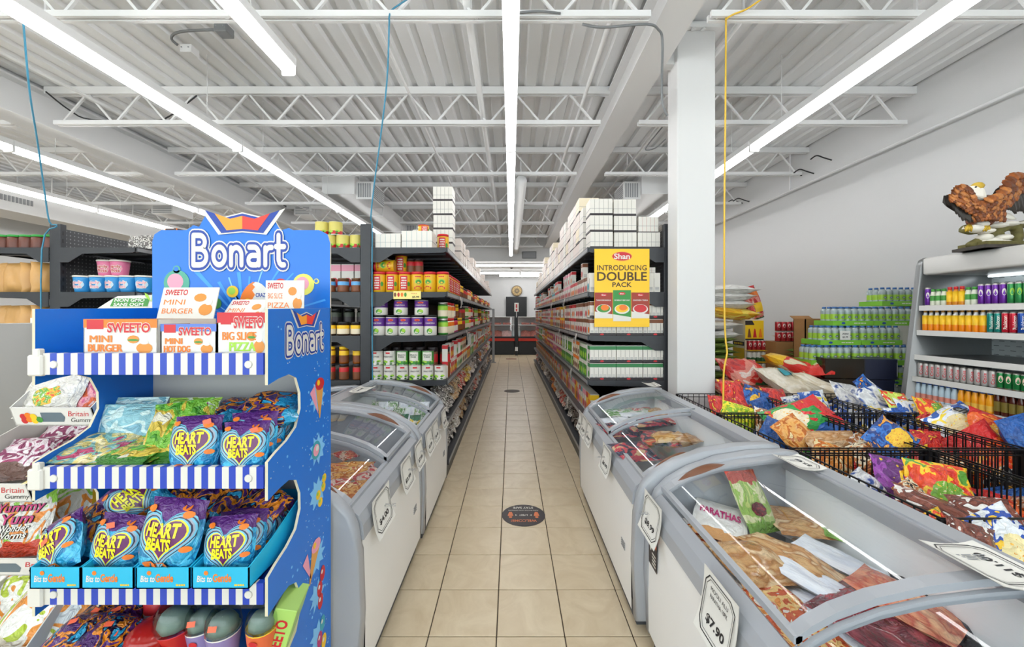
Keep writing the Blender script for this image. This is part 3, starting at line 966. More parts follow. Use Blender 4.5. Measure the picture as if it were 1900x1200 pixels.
for i in range(26):
    y = 4.75 + i * .26
    n = [2, 2, 1, 2, 1, 1, 2, 2, 1, 1, 1, 2, 1, 1, 1, 1, 2, 1, 1, 1, 1, 1, 2, 1, 1, 1][i]
    stack(-.685, y, zt, n, [pk_side], .15, 'white carton pack %%s in the %s stack along top pickle shelf' % ordn(i))
put(pk_teal, (-1.09, 3.64, zt), 'white carton pack with teal seams beside the end post', 'carton pack', 'teal-seamed packs')
put(pk_teal2, (-.835, 3.64, zt), 'taller white carton pack with teal seams at shelf corner', 'carton pack', 'teal-seamed packs')
stack(-.705, 4.22, zt, 5, [pk_dark], .145, 'white carton pack %s in the tall lone tower')
put(pk_red, (-.92, 4.2, zt + .146), 'carton pack with red seams beside the tall tower', 'carton pack')
put(pk_dark, (-.92, 4.2, zt), 'carton pack under the red-seamed pack', 'carton pack')
put(jar_red, (-.655, 3.85, zt), 'red-lidded jar standing alone on the top shelf edge', 'jar')
put(jar_red, (-.80, 3.66, zt + .156), 'red-lidded jar resting on the teal-seamed pack', 'jar', None, (0, 0, .4), (.9, .9, .4))
# ---- near end of the pickle shelving, seen along the shelf ----------------
for i in range(6):
    x = -1.175 + i * .113
    put([jar_red, jar_red, jar_red, jar_yel, jar_yel, jar_yel][i], (x, 3.575, ZS[1]), '%s pickle jar with red lid, %s from the blue-corded post' % ('red-labelled' if i < 3 else 'yellow', ORD[i]), 'jar', 'red-lidded pickle jars', (0, 0, R.uniform(-.3, .3)))
    if i < 5:
        put(jar_pur, (x - .005 + .002 * i, 3.575, ZS[2]), 'purple and white pickle jar, lower row, %s from the end post' % ORD[i], 'jar', 'purple pickle jars', (0, 0, R.uniform(-.15, .15)))
    put(can_w, (x - .02, 3.57, ZS[3]), 'white spinach can in the lower row, %s from the end post' % ORD[i], 'can', 'spinach cans', (0, 0, R.uniform(-.4, .4)))
    if i < 5:
        put(can_w if i < 2 else can_g, (x - .02, 3.572, ZS[3] + .128), '%s spinach can in the upper row, %s from the end post' % ('white' if i < 2 else 'green', ORD[i]), 'can', 'spinach cans', (0, 0, R.uniform(-.2, .2)))
    put(jar_dark, (x, 3.70, ZS[3]), 'dark jar behind the spinach cans, %s from the end post' % ORD[i], 'jar', 'jars behind the cans', (0, 0, 0), (1.1, 1.1, 2.0))
for i, x in enumerate((-1.165, -.985, -.80)):
    put(jar_pur, (x, 3.575, ZS[2] + .181), 'purple and white pickle jar of the upper tier, %s from the end post' % ORD[i], 'jar', 'purple pickle jars', (0, 0, R.uniform(-.3, .3)), (1.1, 1.0, .8))
put(jar_yel, (-1.05, 3.62, ZS[1] + .24), 'yellow pickle jar lying on top of the red-lidded jars', 'jar', None, (0, -PI / 2, 0))
for i, x in enumerate((-1.02, -.93, -.86)):
    put(jar_dark if i else jar_red, (x, 3.72, ZS[1] + .183), '%s jar on the upper tier behind, %s from the post' % ('dark' if i else 'red-lidded', ORD[i]), 'jar')
    put(jar_red, (x, 3.72, ZS[1]), 'red-lidded jar in the second rank, %s from the post' % ORD[i], 'jar')
# shelf tag clipped to the second shelf
t = E('shelf_tag', 'yellow price tag clipped under the red-lidded pickle jars', 'price tag', (-.905, 3.485, 1.607))
MB().box(-.12, .12, -.002, 0, -.035, .035, c_('tag_yellow', '#f3e08a')).obj('card', t)
k = MB()
for i in range(4):
    k.add([(-.105 + i * .03 + .011 * math.cos(a * PI / 4), -.0035, .004 + .02 * math.sin(a * PI / 4)) for a in range(8)], [tuple(range(8))], [cbr, cr, co, cg][i])
X = frame((0, -.003, 0), (1, 0, 0), (0, 0, 1))
k.text('$5.99', .06, .02, ink, X, .02, 0, (.075, -.018, .0005)).text('PICKLE', .05, .01, cr, X, 0, 0, (.06, .015, .0005))
k.obj('printing', t)
# ---- far side of the pickle shelving (between post and display) -----------
for i in range(4):
    x = -1.385 - i * .122
    put(can_y, (x, 3.59, ZS[0]), 'yellow and red ghee can, lower tier, %s from the end post' % ORD[i], 'can', 'ghee cans on top shelf')
    if i in (2, 3):
        put(can_y, (x + .05, 3.6, ZS[0] + .121), 'yellow and red ghee can of the upper tier, %s from the post' % ORD[i - 2], 'can', 'ghee cans on top shelf')
    put(jar_blue, (x + .01, 3.57, ZS[1]), 'jar with sky blue label, %s from the end post' % ORD[i], 'jar', 'blue-labelled jars')
    put(FC[1], (x, 3.72, ZS[1] + .02), 'pink and white carton behind blue-labelled jars, %s from the post' % ORD[i], 'carton', 'pink cartons behind jars', (0, 0, PI / 2), (1.4, 1.15, 1.65))
    put(jar_ylab, (x + .01, 3.57, ZS[2]), 'dark jar with yellow label, %s from the end post' % ORD[i], 'jar', 'yellow-labelled jars')
    put(jar_black, (x + .01, 3.70, ZS[2] + .09), 'black olive jar behind yellow labels, %s from the post' % ORD[i], 'jar', 'olive jars')
    for t_ in range(2):
        put(jar_dark if t_ == 0 else jar_oil, (x + .02, 3.56, ZS[3] + t_ * .142), '%s sauce jar left of the end post, %s out' % ('brown' if t_ == 0 else 'amber', ORD[i]), 'jar', 'brown sauce jars')
# ---- near end of the poster shelving ---------------------------------------
tray_me = MB().box(0, .28, -.055, .055, 0, .006, cdk).box(0, .28, -.058, -.055, 0, .022, cdk).mesh('display_tray')
for li, z0, pr, nm in ((2, 0, sp_brown, 'white and brown'), (3, 0, sp_green, 'white and green')):
    for tier in range(2):
        for b in range(3):
            x = .695 + b * .235
            z = ZS[li] + tier * .155
            o = inst('display_tray', tray_me, None, (x, 3.575, z), (0, 0, 0), (.82, 1, 1))
            tag(o, 'black display tray %s under %s cartons, %s from the aisle' % ('upper' if tier else 'lower', nm, ORD[b]), 'tray', 'trays of spice cartons')
            k = MB()
            k.add([(.13 + .022 * math.cos(a * PI / 5), -.0595, .011 + .008 * math.sin(a * PI / 5)) for a in range(10)], [tuple(range(10))], cr)
            k.obj('emblem', o)
            for q in range(6):
                put(pr, (x + .02 + q * .0385, 3.573, z + .007), '%s spice carton, %s tier, %s from aisle edge' % (nm, 'upper' if tier else 'lower', ordn(b * 6 + q)), 'carton', 'spice cartons in trays')
for q in range(11):
    put(sp_teal, (.72 + q * .057, 3.575, ZS[1]), 'white and teal spice carton, %s from the aisle edge' % ordn(q), 'carton', 'teal spice cartons')
put(pk_red, (1.2, 3.62, ZS[1] + .171), 'small white pack lying on the teal cartons', 'carton pack', None, (0, 0, 0), (.9, .9, .35))
# poster hung on the top shelf end
po = E('poster', 'yellow poster with three recipe packs hung on the shelving end', 'poster', (.968, 3.485, 1.67))
MB().box(-.24, .24, -.003, 0, -.34, .34, c_('poster_yellow', '#f4c20d', .4)).obj('sheet', po)
k = MB()
X = frame((0, -.0035, 0), (1, 0, 0), (0, 0, 1))
brn = c_('poster_brown', '#4a3312', .5)
k.disc((0, .275, 0), .09, 24, c_('logo_gold', '#e8a33a'), X, .043).disc((0, .275, .0004), .084, 24, cr, X, .037)
k.text('Shan', .135, .046, cw, X, .02, 0, (0, .275, .0008))
k.text('INTRODUCING', .43, .045, brn, X, .014, 0, (0, .175, .0004)).text('DOUBLE', .43, .075, brn, X, .02, 0, (0, .1, .0004)).text('PACK', .165, .04, brn, X, .02, 0, (0, .028, .0004))
k.obj('printing', po)
for i, (x, m1, m2, tt_) in enumerate(((-.16, c_('pack_rust', '#9a2f1a'), co, 'TANDOORI MASALA'), (.16, c_('pack_rust', '#9a2f1a'), cr, 'CHICKEN TIKKA'), (0, c_('pack_green', '#2f8a3a'), cy, 'BOMBAY BIRYANI'))):
    z0 = -.265 if i < 2 else -.29
    b = MB().add([(x - .078, -.0042 - .0006 * (i == 2), z0), (x + .078, -.0042 - .0006 * (i == 2), z0), (x + .078, -.0042 - .0006 * (i == 2), -.04 + .02 * (i == 2)), (x - .078, -.0042 - .0006 * (i == 2), -.04 + .02 * (i == 2))], [(0, 1, 2, 3)], m1)
    Y = frame((x, -.0052 - .0006 * (i == 2), 0), (1, 0, 0), (0, 0, 1))
    b.add([(-.078, z0, .0), (.078, z0, 0), (.078, z0 + .035, 0), (-.078, z0 + .06, 0)], [(0, 1, 2, 3)], cw, False, Y)
    b.disc((0, -.185, .0003), .066, 18, cw, Y, .042).disc((0, -.18, .0006), .056, 18, cg if i == 0 else m2, Y, .034).disc((.01, -.172, .0009), .036, 12, m2 if i != 2 else co, Y, .026)
    b.disc((0, -.062 + .012 * (i == 2), .0003), .03, 14, cr, Y, .013).text('Shan', .035, .012, cw, Y, .02, 0, (0, -.062 + .012 * (i == 2), .0006))
    b.text(tt_, .13, .0115, cw, Y, .02, 0, (0, -.108, .0003))
    b.obj('pack_picture', po)
# paper flags hanging off the shelf rails
flag_me = MB().grid(lambda u, v: ((u - .5) * .0, (u - .5) * .07, -v * .1), 1, 1, paper).box(-.001, .001, -.035, .035, -.11, 0, paper)
flag = MB().grid(lambda u, v: (-.012 * math.sin(v * 2.6), (u - .5) * .07, -v * .12), 1, 5, paper)
flag.grid(lambda u, v: (-.0135 - .012 * math.sin((.3 + .4 * v) * 2.6), (u - .5) * .045, -(.3 + .4 * v) * .12), 1, 4, rail)
flag = flag.mesh('shelf_flag')
for i, (li, y) in enumerate(((2, 4.02), (1, 4.9), (3, 4.35), (2, 5.4), (4, 4.6), (1, 6.4), (3, 6.0), (4, 5.9))):
    tag(inst('shelf_flag', flag, None, (.66, y, ZS[li] - .005)), 'white paper price flag curling off the %s poster shelf, %s from camera' % (LEV[li], 'nearer one' if y < 5 else 'farther one'), 'price tag', 'paper flags on shelf rails')
for i, (li, y) in enumerate(((1, 4.3), (2, 4.9))):
    tag(inst('shelf_flag', flag, None, (-.545, y, ZS[li] - .005), (0, 0, PI)), 'white paper price flag curling off the %s pickle shelf' % LEV[li], 'price tag', 'paper flags on shelf rails')
# ---- shelving with pouches and candy tubs ----------------------------------
def tub(c):
    b = MB().lathe([(.052, 0), (.056, .02), (.064, .1), (.066, .118)], 18, c)
    l = MB().lathe([(.069, .116), (.07, .126), (.066, .129)], 18, cw)
    k = MB()
    fn = lambda p: (p[0], -math.sqrt(max(.0625 ** 2 - p[0] ** 2, 0)) - .002 - p[2] - .05 * (p[1] - .06), p[1])
    k.add([fn((.045 * math.cos(a * PI / 9), .06 + .034 * math.sin(a * PI / 9), -.0008)) for a in range(18)], [tuple(range(18))], c_('tub_pale', '#b9d9ea') if c == cb2 else cpk)
    k.text('candy', .074, .03, cw, None, .1, 0, (0, .072, 0), fn, .02).text('floss', .064, .026, cw, None, .1, 0, (0, .045, 0), fn, .02)
    k.text('candy', .07, .026, cpk if c == cb2 else cr, None, .02, 0, (0, .072, .001), fn).text('floss', .06, .022, cpk if c == cb2 else cr, None, .02, 0, (0, .045, .001), fn)
    return [('candy_tub', b.mesh('candy_tub')), ('lid', l.mesh('lid')), ('printed_label', k.mesh('printed_label'))]
cb2 = c_('tub_blue', '#2f8fd0', .35)
cpk2 = c_('tub_pink', '#e079a0', .35)
tub_b, tub_p = tub(cb2), tub(cpk2)
for i, x in enumerate((-3.83, -3.685, -3.545, -3.42, -3.28 + .0)):
    put(tub_b, (x, 3.58, ZS[1]), 'blue candy floss tub, %s from the shelving post' % ORD[i], 'tub', 'candy floss tubs', (0, 0, R.uniform(-.3, .3)), (1.05, 1.05, 1.15))
for i, (x, z) in enumerate(((-3.70, .15), (-3.58, .15), (-3.36, 0))):
    put(tub_p, (x, 3.66 if z else 3.72, ZS[1] + z), 'pink candy floss tub %s' % ['stacked on top, nearer the post', 'stacked on top, farther from the post', 'behind the blue tubs'][i], 'tub', 'candy floss tubs', (0, 0, R.uniform(-.3, .3)), (1.05, 1.05, 1.15))
for i, (px, mm) in enumerate(((252, 'silver'), (272, 'silver'))):
    p = at(px, 445, 3.62)
    put([('snack_packet', FLAT[i])], (p.x, 3.62, ZS[0] + .065), 'clear silvery packet on the tub shelving top, %s' % ['nearer its post', 'beside the small box'][i], 'packet', None, (1.35, 0, .1), (.6, .5, 1.2), [pk_cols[mm]])
bx = E('gift_box', 'small dark brown box with orange edge above the tub shelving', 'box', (-3.14 + .0, 3.75, ZS[0] + .0))
MB().box(-.055, .055, -.06, .06, 0, .21, mat('box_brown', '#4a3328', .5)).obj('body', bx)
k = MB().box(-.057, -.05, -.0615, -.06, 0, .21, co).box(.05, .057, -.0615, -.06, 0, .21, co).box(-.02, .02, -.0615, -.06, .15, .17, cw).add([(0, -.062, .03), (.03, -.062, .06), (0, -.062, .09), (-.03, -.062, .06)], [(0, 1, 2, 3)], co)
k.obj('printing', bx)
MB().box(-.14, .05, .06, .2, 0, .012, cardb).obj('flap', bx)
for i in range(7):
    put(jar_choc, (-4.13 - i * .107, 3.59, ZS[0]), 'cocoa jar with green lid, %s from the shelving post' % ORD[i], 'jar', 'green-lidded cocoa jars', (0, 0, R.uniform(-.5, .5)))
pouch_m = mat('kraft_pouch', '#c99a5c', .38, bump=.25, bs=9, var=.05)
PCH = [bagmesh('pouch', .25, .27, .09, 60 + i, pouch_m, seal=.03, wr=.16) for i in range(3)]
for li, zz in ((1, 'second'), (2, 'third')):
    for i, x in enumerate((-4.12, -4.24, -4.42, -4.53, -4.64)):
        put([('kraft_pouch', PCH[i % 3])], (x - .02, 3.6 + .02 * (i % 2), ZS[li] + .132), 'plain brown kraft pouch on the %s shelf, %s from its post' % (zz, ORD[i]), 'pouch', 'kraft pouches', (PI / 2 - .08, 0, R.uniform(-.25, .25) + (1.1 if i in (0, 1) else 0)))
rdm = pmat('film_red_silver', ['#b31c26', '#8c8c90', '#d8d4cf', '#c92a30'], 3.2, .25)
for c, x in enumerate((-4.25, -4.5)):
    for t_ in range(5):
        put([('snack_packet', FLAT[(c + t_) % 3])], (x, 3.63, ZS[3] + .02 + t_ * .042), 'red and silver snack packet lying %s in the %s pile' % (['lowest', 'second up', 'third up', 'fourth up', 'topmost'][t_], ['nearer', 'farther'][c]), 'packet', 'red and silver packets', (0, 0, PI / 2 + R.uniform(-.15, .15)), (1.1, .95, 1.1), [rdm])
# ================================================================ BLUE TRAY DISPLAY
blu, dblu, lblu = c_('display_blue', '#0f6fd0', .35), c_('display_navy', '#123a9a', .4), c_('display_sky', '#7cc0f0', .4)
stripe_b, stripe_w = c_('stripe_blue', '#1f3fb0', .4), c_('stripe_white', '#d8d4cc', .4)
XL, XR, DY1, DY2 = -1.267, -.649, 1.06, 1.43
ds = E('display_stand', 'blue cardboard display stand with striped shelf fronts and a crowned header', 'display stand', ((XL + XR) / 2, DY2, 0))
DS = ds.location
def dpart(mb, name, parent=ds):
    o = mb.obj(name, parent)
    if parent is ds:
        o.matrix_parent_inverse = Matrix.Translation(-DS)
    return o
scal = [(0, 0), (.05, .01), (.1, .014), (.14, -.002), (.163, -.05), (.165, -.1), (.14, -.15), (.09, -.176), (.04, -.19), (0, -.205)]
P = [(DY1, 1.447)]
for k in range(4):
    P += [(DY1 + a, 1.245 - .307 * k + b) for a, b in scal]
P += [(DY1, .0), (DY2, 0), (DY2, 1.457)]
P = P[::-1]
ylw = mat('card_edge', '#d8cdb4', .8)
for x, nm in ((XL, 'side_panel'), (XR, 'side_panel')):
    X = Matrix(((0, 0, 1, x - .004), (1, 0, 0, 0), (0, 1, 0, 0), (0, 0, 0, 1)))
    pnl = dpart(MB().prism(P, .008, blu, X, ylw), nm)
# prints on the outer right panel
X = frame((XR + .0046, 1.258, 1.358), (0, 1, 0), (0, 0, 1))
def arc(cx, cy, rx, ry, a0, a1, n=9):
    return [(cx + rx * math.cos(math.radians(a0 + (a1 - a0) * i / n)), cy + ry * math.sin(math.radians(a0 + (a1 - a0) * i / n))) for i in range(n + 1)]
GLYPH = [(0.0, [[(0, 0), (0, 1)], [(0, 1), (.25, 1)] + arc(.28, .77, .25, .23, 90, -90) + [(.12, .54)], [(.28, .54)] + arc(.3, .27, .3, .27, 90, -90) + [(0, 0)]]),
         (.92, [arc(.27, .3, .27, .3, 0, 360, 18)]), (1.74, [[(0, 0), (0, .58)], arc(.24, .33, .24, .26, 180, 0) + [(.48, 0)]]),
         (2.52, [[(.06, .6), (.25, .6)] + arc(.28, .36, .22, .24, 90, 0) + [(.5, 0)], [(.5, .32), (.22, .32)] + arc(.2, .16, .18, .16, 90, 270) + [(.4, 0), (.5, .1)]]),
         (3.32, [[(0, 0), (0, .58)], arc(.22, .34, .22, .25, 180, 80) + [(.3, .59)]]), (3.93, [[(0, 1), (0, .18), (.05, .06), (.14, 0), (.26, 0)], [(-.12, .62), (.26, .62)]])]
STK = [0]
def stroke(mb, pts, w, m, X, z, f):
    for i, p in enumerate(pts):
        STK[0] += 1
        z += 3e-6
        mb.add([(*f(p[0] + w / 2 * math.cos(PI * k / 5), p[1] + w / 2 * math.sin(PI * k / 5)), z) for k in range(10)], [tuple(range(10))], m, False, X)
        if i:
            q = pts[i - 1]
            dx, dy = p[0] - q[0], p[1] - q[1]
            L = math.hypot(dx, dy) or 1
            nx, ny = -dy / L * w / 2, dx / L * w / 2
            z += 2e-6
            mb.add([(*f(q[0] - nx, q[1] - ny), z), (*f(p[0] - nx, p[1] - ny), z), (*f(p[0] + nx, p[1] + ny), z), (*f(q[0] + nx, q[1] + ny), z)], [(0, 1, 2, 3)], m, False, X)
def logo(mb, X, w, h, crown, s=1.0):
    f = lambda a, b: ((a - 2.1) * w / 4.35, (b - .5) * h)
    for wd, m, z in ((.46, stripe_w, .0), (.36, dblu, .0006), (.185, stripe_w, .0012)):
        for x0, strokes in GLYPH:
            for st in strokes:
                z += 3e-5
                stroke(mb, [(a + x0, b) for a, b in st], wd, m, X, z, f)
    def cr_(k, m, z, half=0):
        c = [(-.5, .5), (-.22, .2), (0, .36), (.22, .2), (.5, .5), (.28, -.42), (0, -.34), (-.28, -.42)]
        if half:
            c = [(-.5, .5), (-.22, .2), (0, .36), (0, -.34), (-.28, -.42)] if half < 0 else [(0, .36), (.22, .2), (.5, .5), (.28, -.42), (0, -.34)]
        cx, cy, cw_, ch = crown
        mb.add([(cx + a * cw_ * k, cy + b * ch * k, z) for a, b in c], [tuple(range(len(c)))[::-1]], m, False, X)
    cr_(1.42, stripe_w, .0003)
    cr_(1.24, dblu, .0009)
    cr_(.92, c_('crown_orange', '#f39a2b'), .0015, -1)
    cr_(.92, c_('crown_red', '#ea3a2e'), .0015, 1)
pr = MB()
logo(pr, X, .225, .075, (-.0, .06, .13, .045))
dpart(pr, 'panel_logo')
pr = MB()
X = frame((XR + .0045, 0, 0), (0, 1, 0), (0, 0, 1))
rr = random.Random(3)
for i in range(230):
    y, z, r = rr.uniform(DY1 + .19, DY2 - .01), rr.uniform(.25, 1.43), rr.choice([.0012, .0016, .0022, .003, .0045])
    if i < 50:
        y, z = rr.uniform(DY1 + .01, DY2 - .01), rr.choice([rr.uniform(1.26, 1.43), rr.uniform(.95, 1.03), rr.uniform(.65, .72)])
    if 1.25 < y and 1.28 < z < 1.42:
        continue
    pr.disc((y, z, 0), r, 7, stripe_w if r < .003 else lblu, X)
cone = c_('wafer', '#d99a4a')
def star(c, r, n=9):
    v = []
    for k in range(2 * n):
        a, q = PI * k / n, r * (1 if k % 2 == 0 else rr.uniform(.5, .7))
        v.append((c[0] + q * math.cos(a), c[1] + q * math.sin(a), .0003))
    pr.add(v, [tuple(range(2 * n))], lblu, False, X)
for z in (1.16, .985, .84, .63, .5, .36):
    star((1.33, z), .055)
for y, z, s, a in ((1.345, 1.145, .05, .0), (1.30, .62, .05, .4)):
    ca, sa = math.cos(a), math.sin(a)
    pr.add([(y + (dx * ca + dz * sa) * s, z + (dz * ca - dx * sa) * s, .0008) for dx, dz in ((-.55, 1), (.55, 1), (.05, -1.2), (-.05, -1.2))], [(3, 2, 1, 0)], cone, False, X)
    pr.disc((y + s * sa, z + s * 1.1 * ca, .0012), s * .62, 14, cr if a == 0 else cpk, X, s * .42)
    pr.disc((y + s * (sa - .2), z + s * 1.2 * ca, .0016), s * .2, 8, cy, X)
    pr.add([(y - s * 1.3, z + s * .7, .0008), (y - s * .7, z + s * 1.1, .0008), (y - s * .2, z - s * .9, .0008)], [(2, 1, 0)], cpk, False, X)
pr.disc((1.32, .985, .001), .03, 16, cteal, X).disc((1.32, .985, .0015), .02, 12, cpk, X).disc((1.325, .99, .002), .01, 8, cw, X)
for dy, dz in ((0, 0), (.03, .012), (.012, -.03), (.035, .04)):
    pr.disc((1.335 + dy * 1.2, .83 + dz, .001), .0155, 12, cy, X).disc((1.33 + dy * 1.2, .835 + dz, .0015), .006, 8, clime, X)
for dy, dz, m in ((0, 0, cr), (.02, .04, cr), (.005, -.045, cr), (.02, -.13, cteal), (.0, -.17, cmag), (.03, -.2, cy)):
    pr.disc((1.345 + dy, .51 + dz, .001), .018, 12, m, X, .026)
    pr.disc((1.34 + dy, .518 + dz, .0015), .007, 8, cw, X)
tag(dpart(pr, 'panel_printing'), 'candy pictures and white specks on the outer panel')
# shelves, striped fronts and clips
for k, z in enumerate((1.33, 1.029, .722, .415)):
    b = MB().box(XL + .004, XR - .004, DY1 + .012, DY2 - .02, z - .032, z - .02, blu)
    sh = dpart(b, 'shelf')
    xa, xb = XL + .03, XR - .006
    n = 32
    st = MB()
    for i in range(n):
        st.box(xa + (xb - xa) * i / n, xa + (xb - xa) * (i + 1) / n, DY1 - .004, DY1 + .012, z - .057, z, stripe_w if i % 2 == 0 else stripe_b)
    st = dpart(st, 'striped_front')
    c = MB().rbox(XL - .006, XL + .034, DY1 - .012, DY1 + .004, z - .06, z - .004, .004, stripe_w).rbox(XL + .008, XL + .028, DY1 - .012, DY1 + .004, z - .01, z + .012, .003, stripe_w)
    c.lathe([(.011, 0), (.009, .003)], 12, stripe_w, X=frame((XL + .058, DY1 - .004, z - .03), (1, 0, 0), (0, 0, 1)))
    c.lathe([(.011, 0), (.009, .003)], 12, stripe_w, X=frame((XR - .045, DY1 - .004, z - .03), (1, 0, 0), (0, 0, 1)))
    dpart(c, 'clip')
dpart(MB().box(XL + .004, XR - .004, DY2 - .02, DY2 - .012, 0, 1.30, mat('card_grey', '#b7b5b0', .7)), 'inner_back')
# header board
hz0, hz1 = 1.2, 1.734
hp = [(XL - .012, hz0), (XR + .004, hz0), (XR + .004, hz1 - .045), (XR - .005, hz1 - .015), (XR - .035, hz1)]
cxl = -.967
crest = [(.19, 0), (.175, .02), (.15, .012), (.14, .02), (.12, .055), (.10, .07), (.075, .055), (.03, .04), (.012, .056), (-.012, .056), (-.03, .04), (-.075, .055), (-.10, .075), (-.125, .06), (-.145, .024), (-.165, .03), (-.19, .0)]
hp += [(cxl + .0 + a, hz1 - .012 + b) if b else (cxl + a, hz1) for a, b in crest]
hp += [(XL + .02, hz1), (XL - .004, hz1 - .015), (XL - .012, hz1 - .04)]
hd = dpart(MB().prism(hp, .008, blu, frame((0, DY2 + .002, 0), (1, 0, 0), (0, 0, 1)), ylw), 'header_board')
X = frame((0, DY2 - .0066, 0), (1, 0, 0), (0, 0, 1))
pr = MB()
for i in range(15):
    a0 = PI * (.06 + .88 * i / 15) + rr.uniform(-.02, .02)
    w = rr.uniform(.02, .06)
    cx, cz = -.95, 1.40
    r0, r1 = .04, rr.uniform(.16, .25)
    xs = 1.25
    pr.add([(cx + xs * r0 * math.cos(a0 - w), cz + r0 * math.sin(a0 - w), 0), (cx + xs * r0 * math.cos(a0 + w), cz + r0 * math.sin(a0 + w), 0), (cx + xs * r1 * math.cos(a0 + w * .5), cz + r1 * math.sin(a0 + w * .5), 0), (cx + xs * r1 * math.cos(a0 - w * .5), cz + r1 * math.sin(a0 - w * .5), 0)], [(3, 2, 1, 0)], c_('ray_blue', '#3f9ae6') if i % 3 else lblu, False, X)
def lolly(px, py, r, m, m2=None, stick=None):
    p = at(px, py, DY2)
    r *= DY2 / F
    if stick:
        q = at(*stick, DY2)
        d = (q - p).normalized()
        nn = Vector((d.z, 0, -d.x)) * .0022
        pr.add([(p.x + nn.x, p.z + nn.z, .0005), (p.x - nn.x, p.z - nn.z, .0005), (q.x - nn.x, q.z - nn.z, .0005), (q.x + nn.x, q.z + nn.z, .0005)], [(0, 1, 2, 3), (3, 2, 1, 0)], stripe_w, False, X)
    pr.disc((p.x, p.z, .001), r, 20, m, X)
    pr.disc((p.x - r * .1, p.z + r * .1, .0014), r * .62, 16, m2 or m, X)
lolly(331, 500, 7, c_('candy_jade', '#4fa38a'), blu)
lolly(331, 525, 24, c_('candy_jade', '#4fa38a'), cpk, (362, 555))
lolly(434, 541, 11, cy, clime, (452, 565))
lolly(404, 563, 10, cg, cg)
lolly(523, 529, 12, cr, cpk, (514, 555))
lolly(565, 528, 20, c_('candy_lemon', '#e2de62'), cpk, (545, 552))
lolly(589, 522, 5, c_('candy_lemon', '#e2de62'), blu)
p = at(477, 550, DY2)
egg = [(.055 * math.cos(a) * (1 if math.sin(a) < 0 else 1 - .22 * math.sin(a)), .062 * math.sin(a)) for a in [2 * PI * k / 24 for k in range(24)]]
pr.add([(p.x + a, p.z - .01 + b, .0016) for a, b in egg], [tuple(range(24))], cw, False, X)
pr.add([(p.x + min(a, -.012 + .01 * (i % 2)), p.z - .01 + b, .002) for i, (a, b) in enumerate(egg)], [tuple(range(24))], co, False, X)
pr.text('CRAZY', .042, .014, dblu, X, .02, 0, (p.x + .022, p.z + .005, .0024))
pr.disc((p.x - .028, p.z - .02, .0024), .013, 10, cy, X)
tag(dpart(pr, 'header_printing', hd), 'light rays and lollipop pictures')
hd.children[0].matrix_parent_inverse = Matrix()
lg = MB()
logo(lg, frame((cxl, DY2 - .0092, 1.662), (1, 0, 0), (0, 0, 1)), .335, .105, (.012, .098, .215, .072))
o = dpart(lg, 'header_logo')
# ---------------------------------------------------------------- things on its shelves
burger = c_('bun', '#d98a34')
def sweet_box(x0, x1, y, z, h, band, l1, l2, rot, label, lidtilt, cols, short=False):
    w = x1 - x0
    t = E('candy_box', label, 'box', ((x0 + x1) / 2, y, z), (0, 0, rot))
    d = .2
    b = MB()
    b.box(-w / 2, w / 2, 0, .003, 0, h, cw).box(-w / 2, w / 2, d - .003, d, 0, h, cw)
    b.box(-w / 2, -w / 2 + .003, 0, d, 0, h, [cw, cw, cw, cardb, cw, cw]).box(w / 2 - .003, w / 2, 0, d, 0, h, [cw, cw, cw, cw, cw, cardb]).box(-w / 2, w / 2, 0, d, 0, .003, cardb)
    b.box(-w / 2 + .003, w / 2 - .003, .003, .0035, .003, h, cardb).box(-w / 2 + .003, w / 2 - .003, d - .0042, d - .003, .003, h, cardb)
    b.obj('body', t)
    X = frame((0, -.0006, 0), (1, 0, 0), (0, 0, 1))
    k = MB().add([(-w / 2, h * .76, 0), (w / 2, h * .76, 0), (w / 2, h, 0), (-w / 2, h, 0)], [(0, 1, 2, 3)], band, False, X)
    k.add([(-w / 2 + .01, h * .72, .0003), (-w / 2 + .055 * w / .2, h * .72, .0003), (-w / 2 + .055 * w / .2, h * .98, .0003), (-w / 2 + .01, h * .98, .0003)], [(0, 1, 2, 3)], cr, False, X)
    k.text('SWEETO', w * .58, h * .27, cw, X, .07, 0, (w * .12, h * .76, .0005), None, .03).text('SWEETO', w * .58, h * .27, cr, X, .03, 0, (w * .12, h * .76, .0009), None, .03)
    for e in (-.0011, 0, .0011):
        k.text(l1, w * (.3 if not short else .66), h * .19, co, X, 0, 0, (-w * (.26 if not short else .06) + e, h * .45, .0004 + e * .02)).text(l2, w * (.46 if len(l2) > 5 else .5), h * .2, cols, X, .014, 0, (-w * (.2 if not short else -.0) + e, h * .2, .0004 + e * .02))
    k.disc((w * .18, h * .44, .0004), w * .08, 12, burger, X, h * .11).disc((w * .18, h * .42, .0007), w * .078, 12, cg, X, h * .03).disc((w * .33, h * .2, .0004), w * .11, 14, burger, X, h * .15).disc((w * .33, h * .36, .0006), w * .06, 10, cw, X, h * .06)
    k.obj('front_printing', t)
    f = MB().box(-w / 2 * .9, w / 2 * .9, 0, .003, 0, .105, cw, Matrix.Translation((0, d, h)) @ Matrix.Rotation(lidtilt, 4, 'X'))
    X = Matrix.Translation((0, d, h)) @ Matrix.Rotation(lidtilt, 4, 'X') @ frame((0, -.0006, 0), (1, 0, 0), (0, 0, 1))
    f.text('SWEETO', w * .36, .018, cr, X, .02, 0, (-w * .22, .088, 0)).text(l1, w * .34, .017, co, X, 0, 0, (-w * .22, .055, 0)).text(l2, w * .5, .017, co, X, .005, 0, (-w * .14, .025, 0))
    f.disc((w * .18, .07, 0), w * .1, 12, burger, X, .014).disc((w * .3, .03, 0), w * .11, 12, burger, X, .02).disc((w * .33, .056, .0004), w * .06, 10, stripe_w, X, .012)
    f.obj('lid', t)
    return t
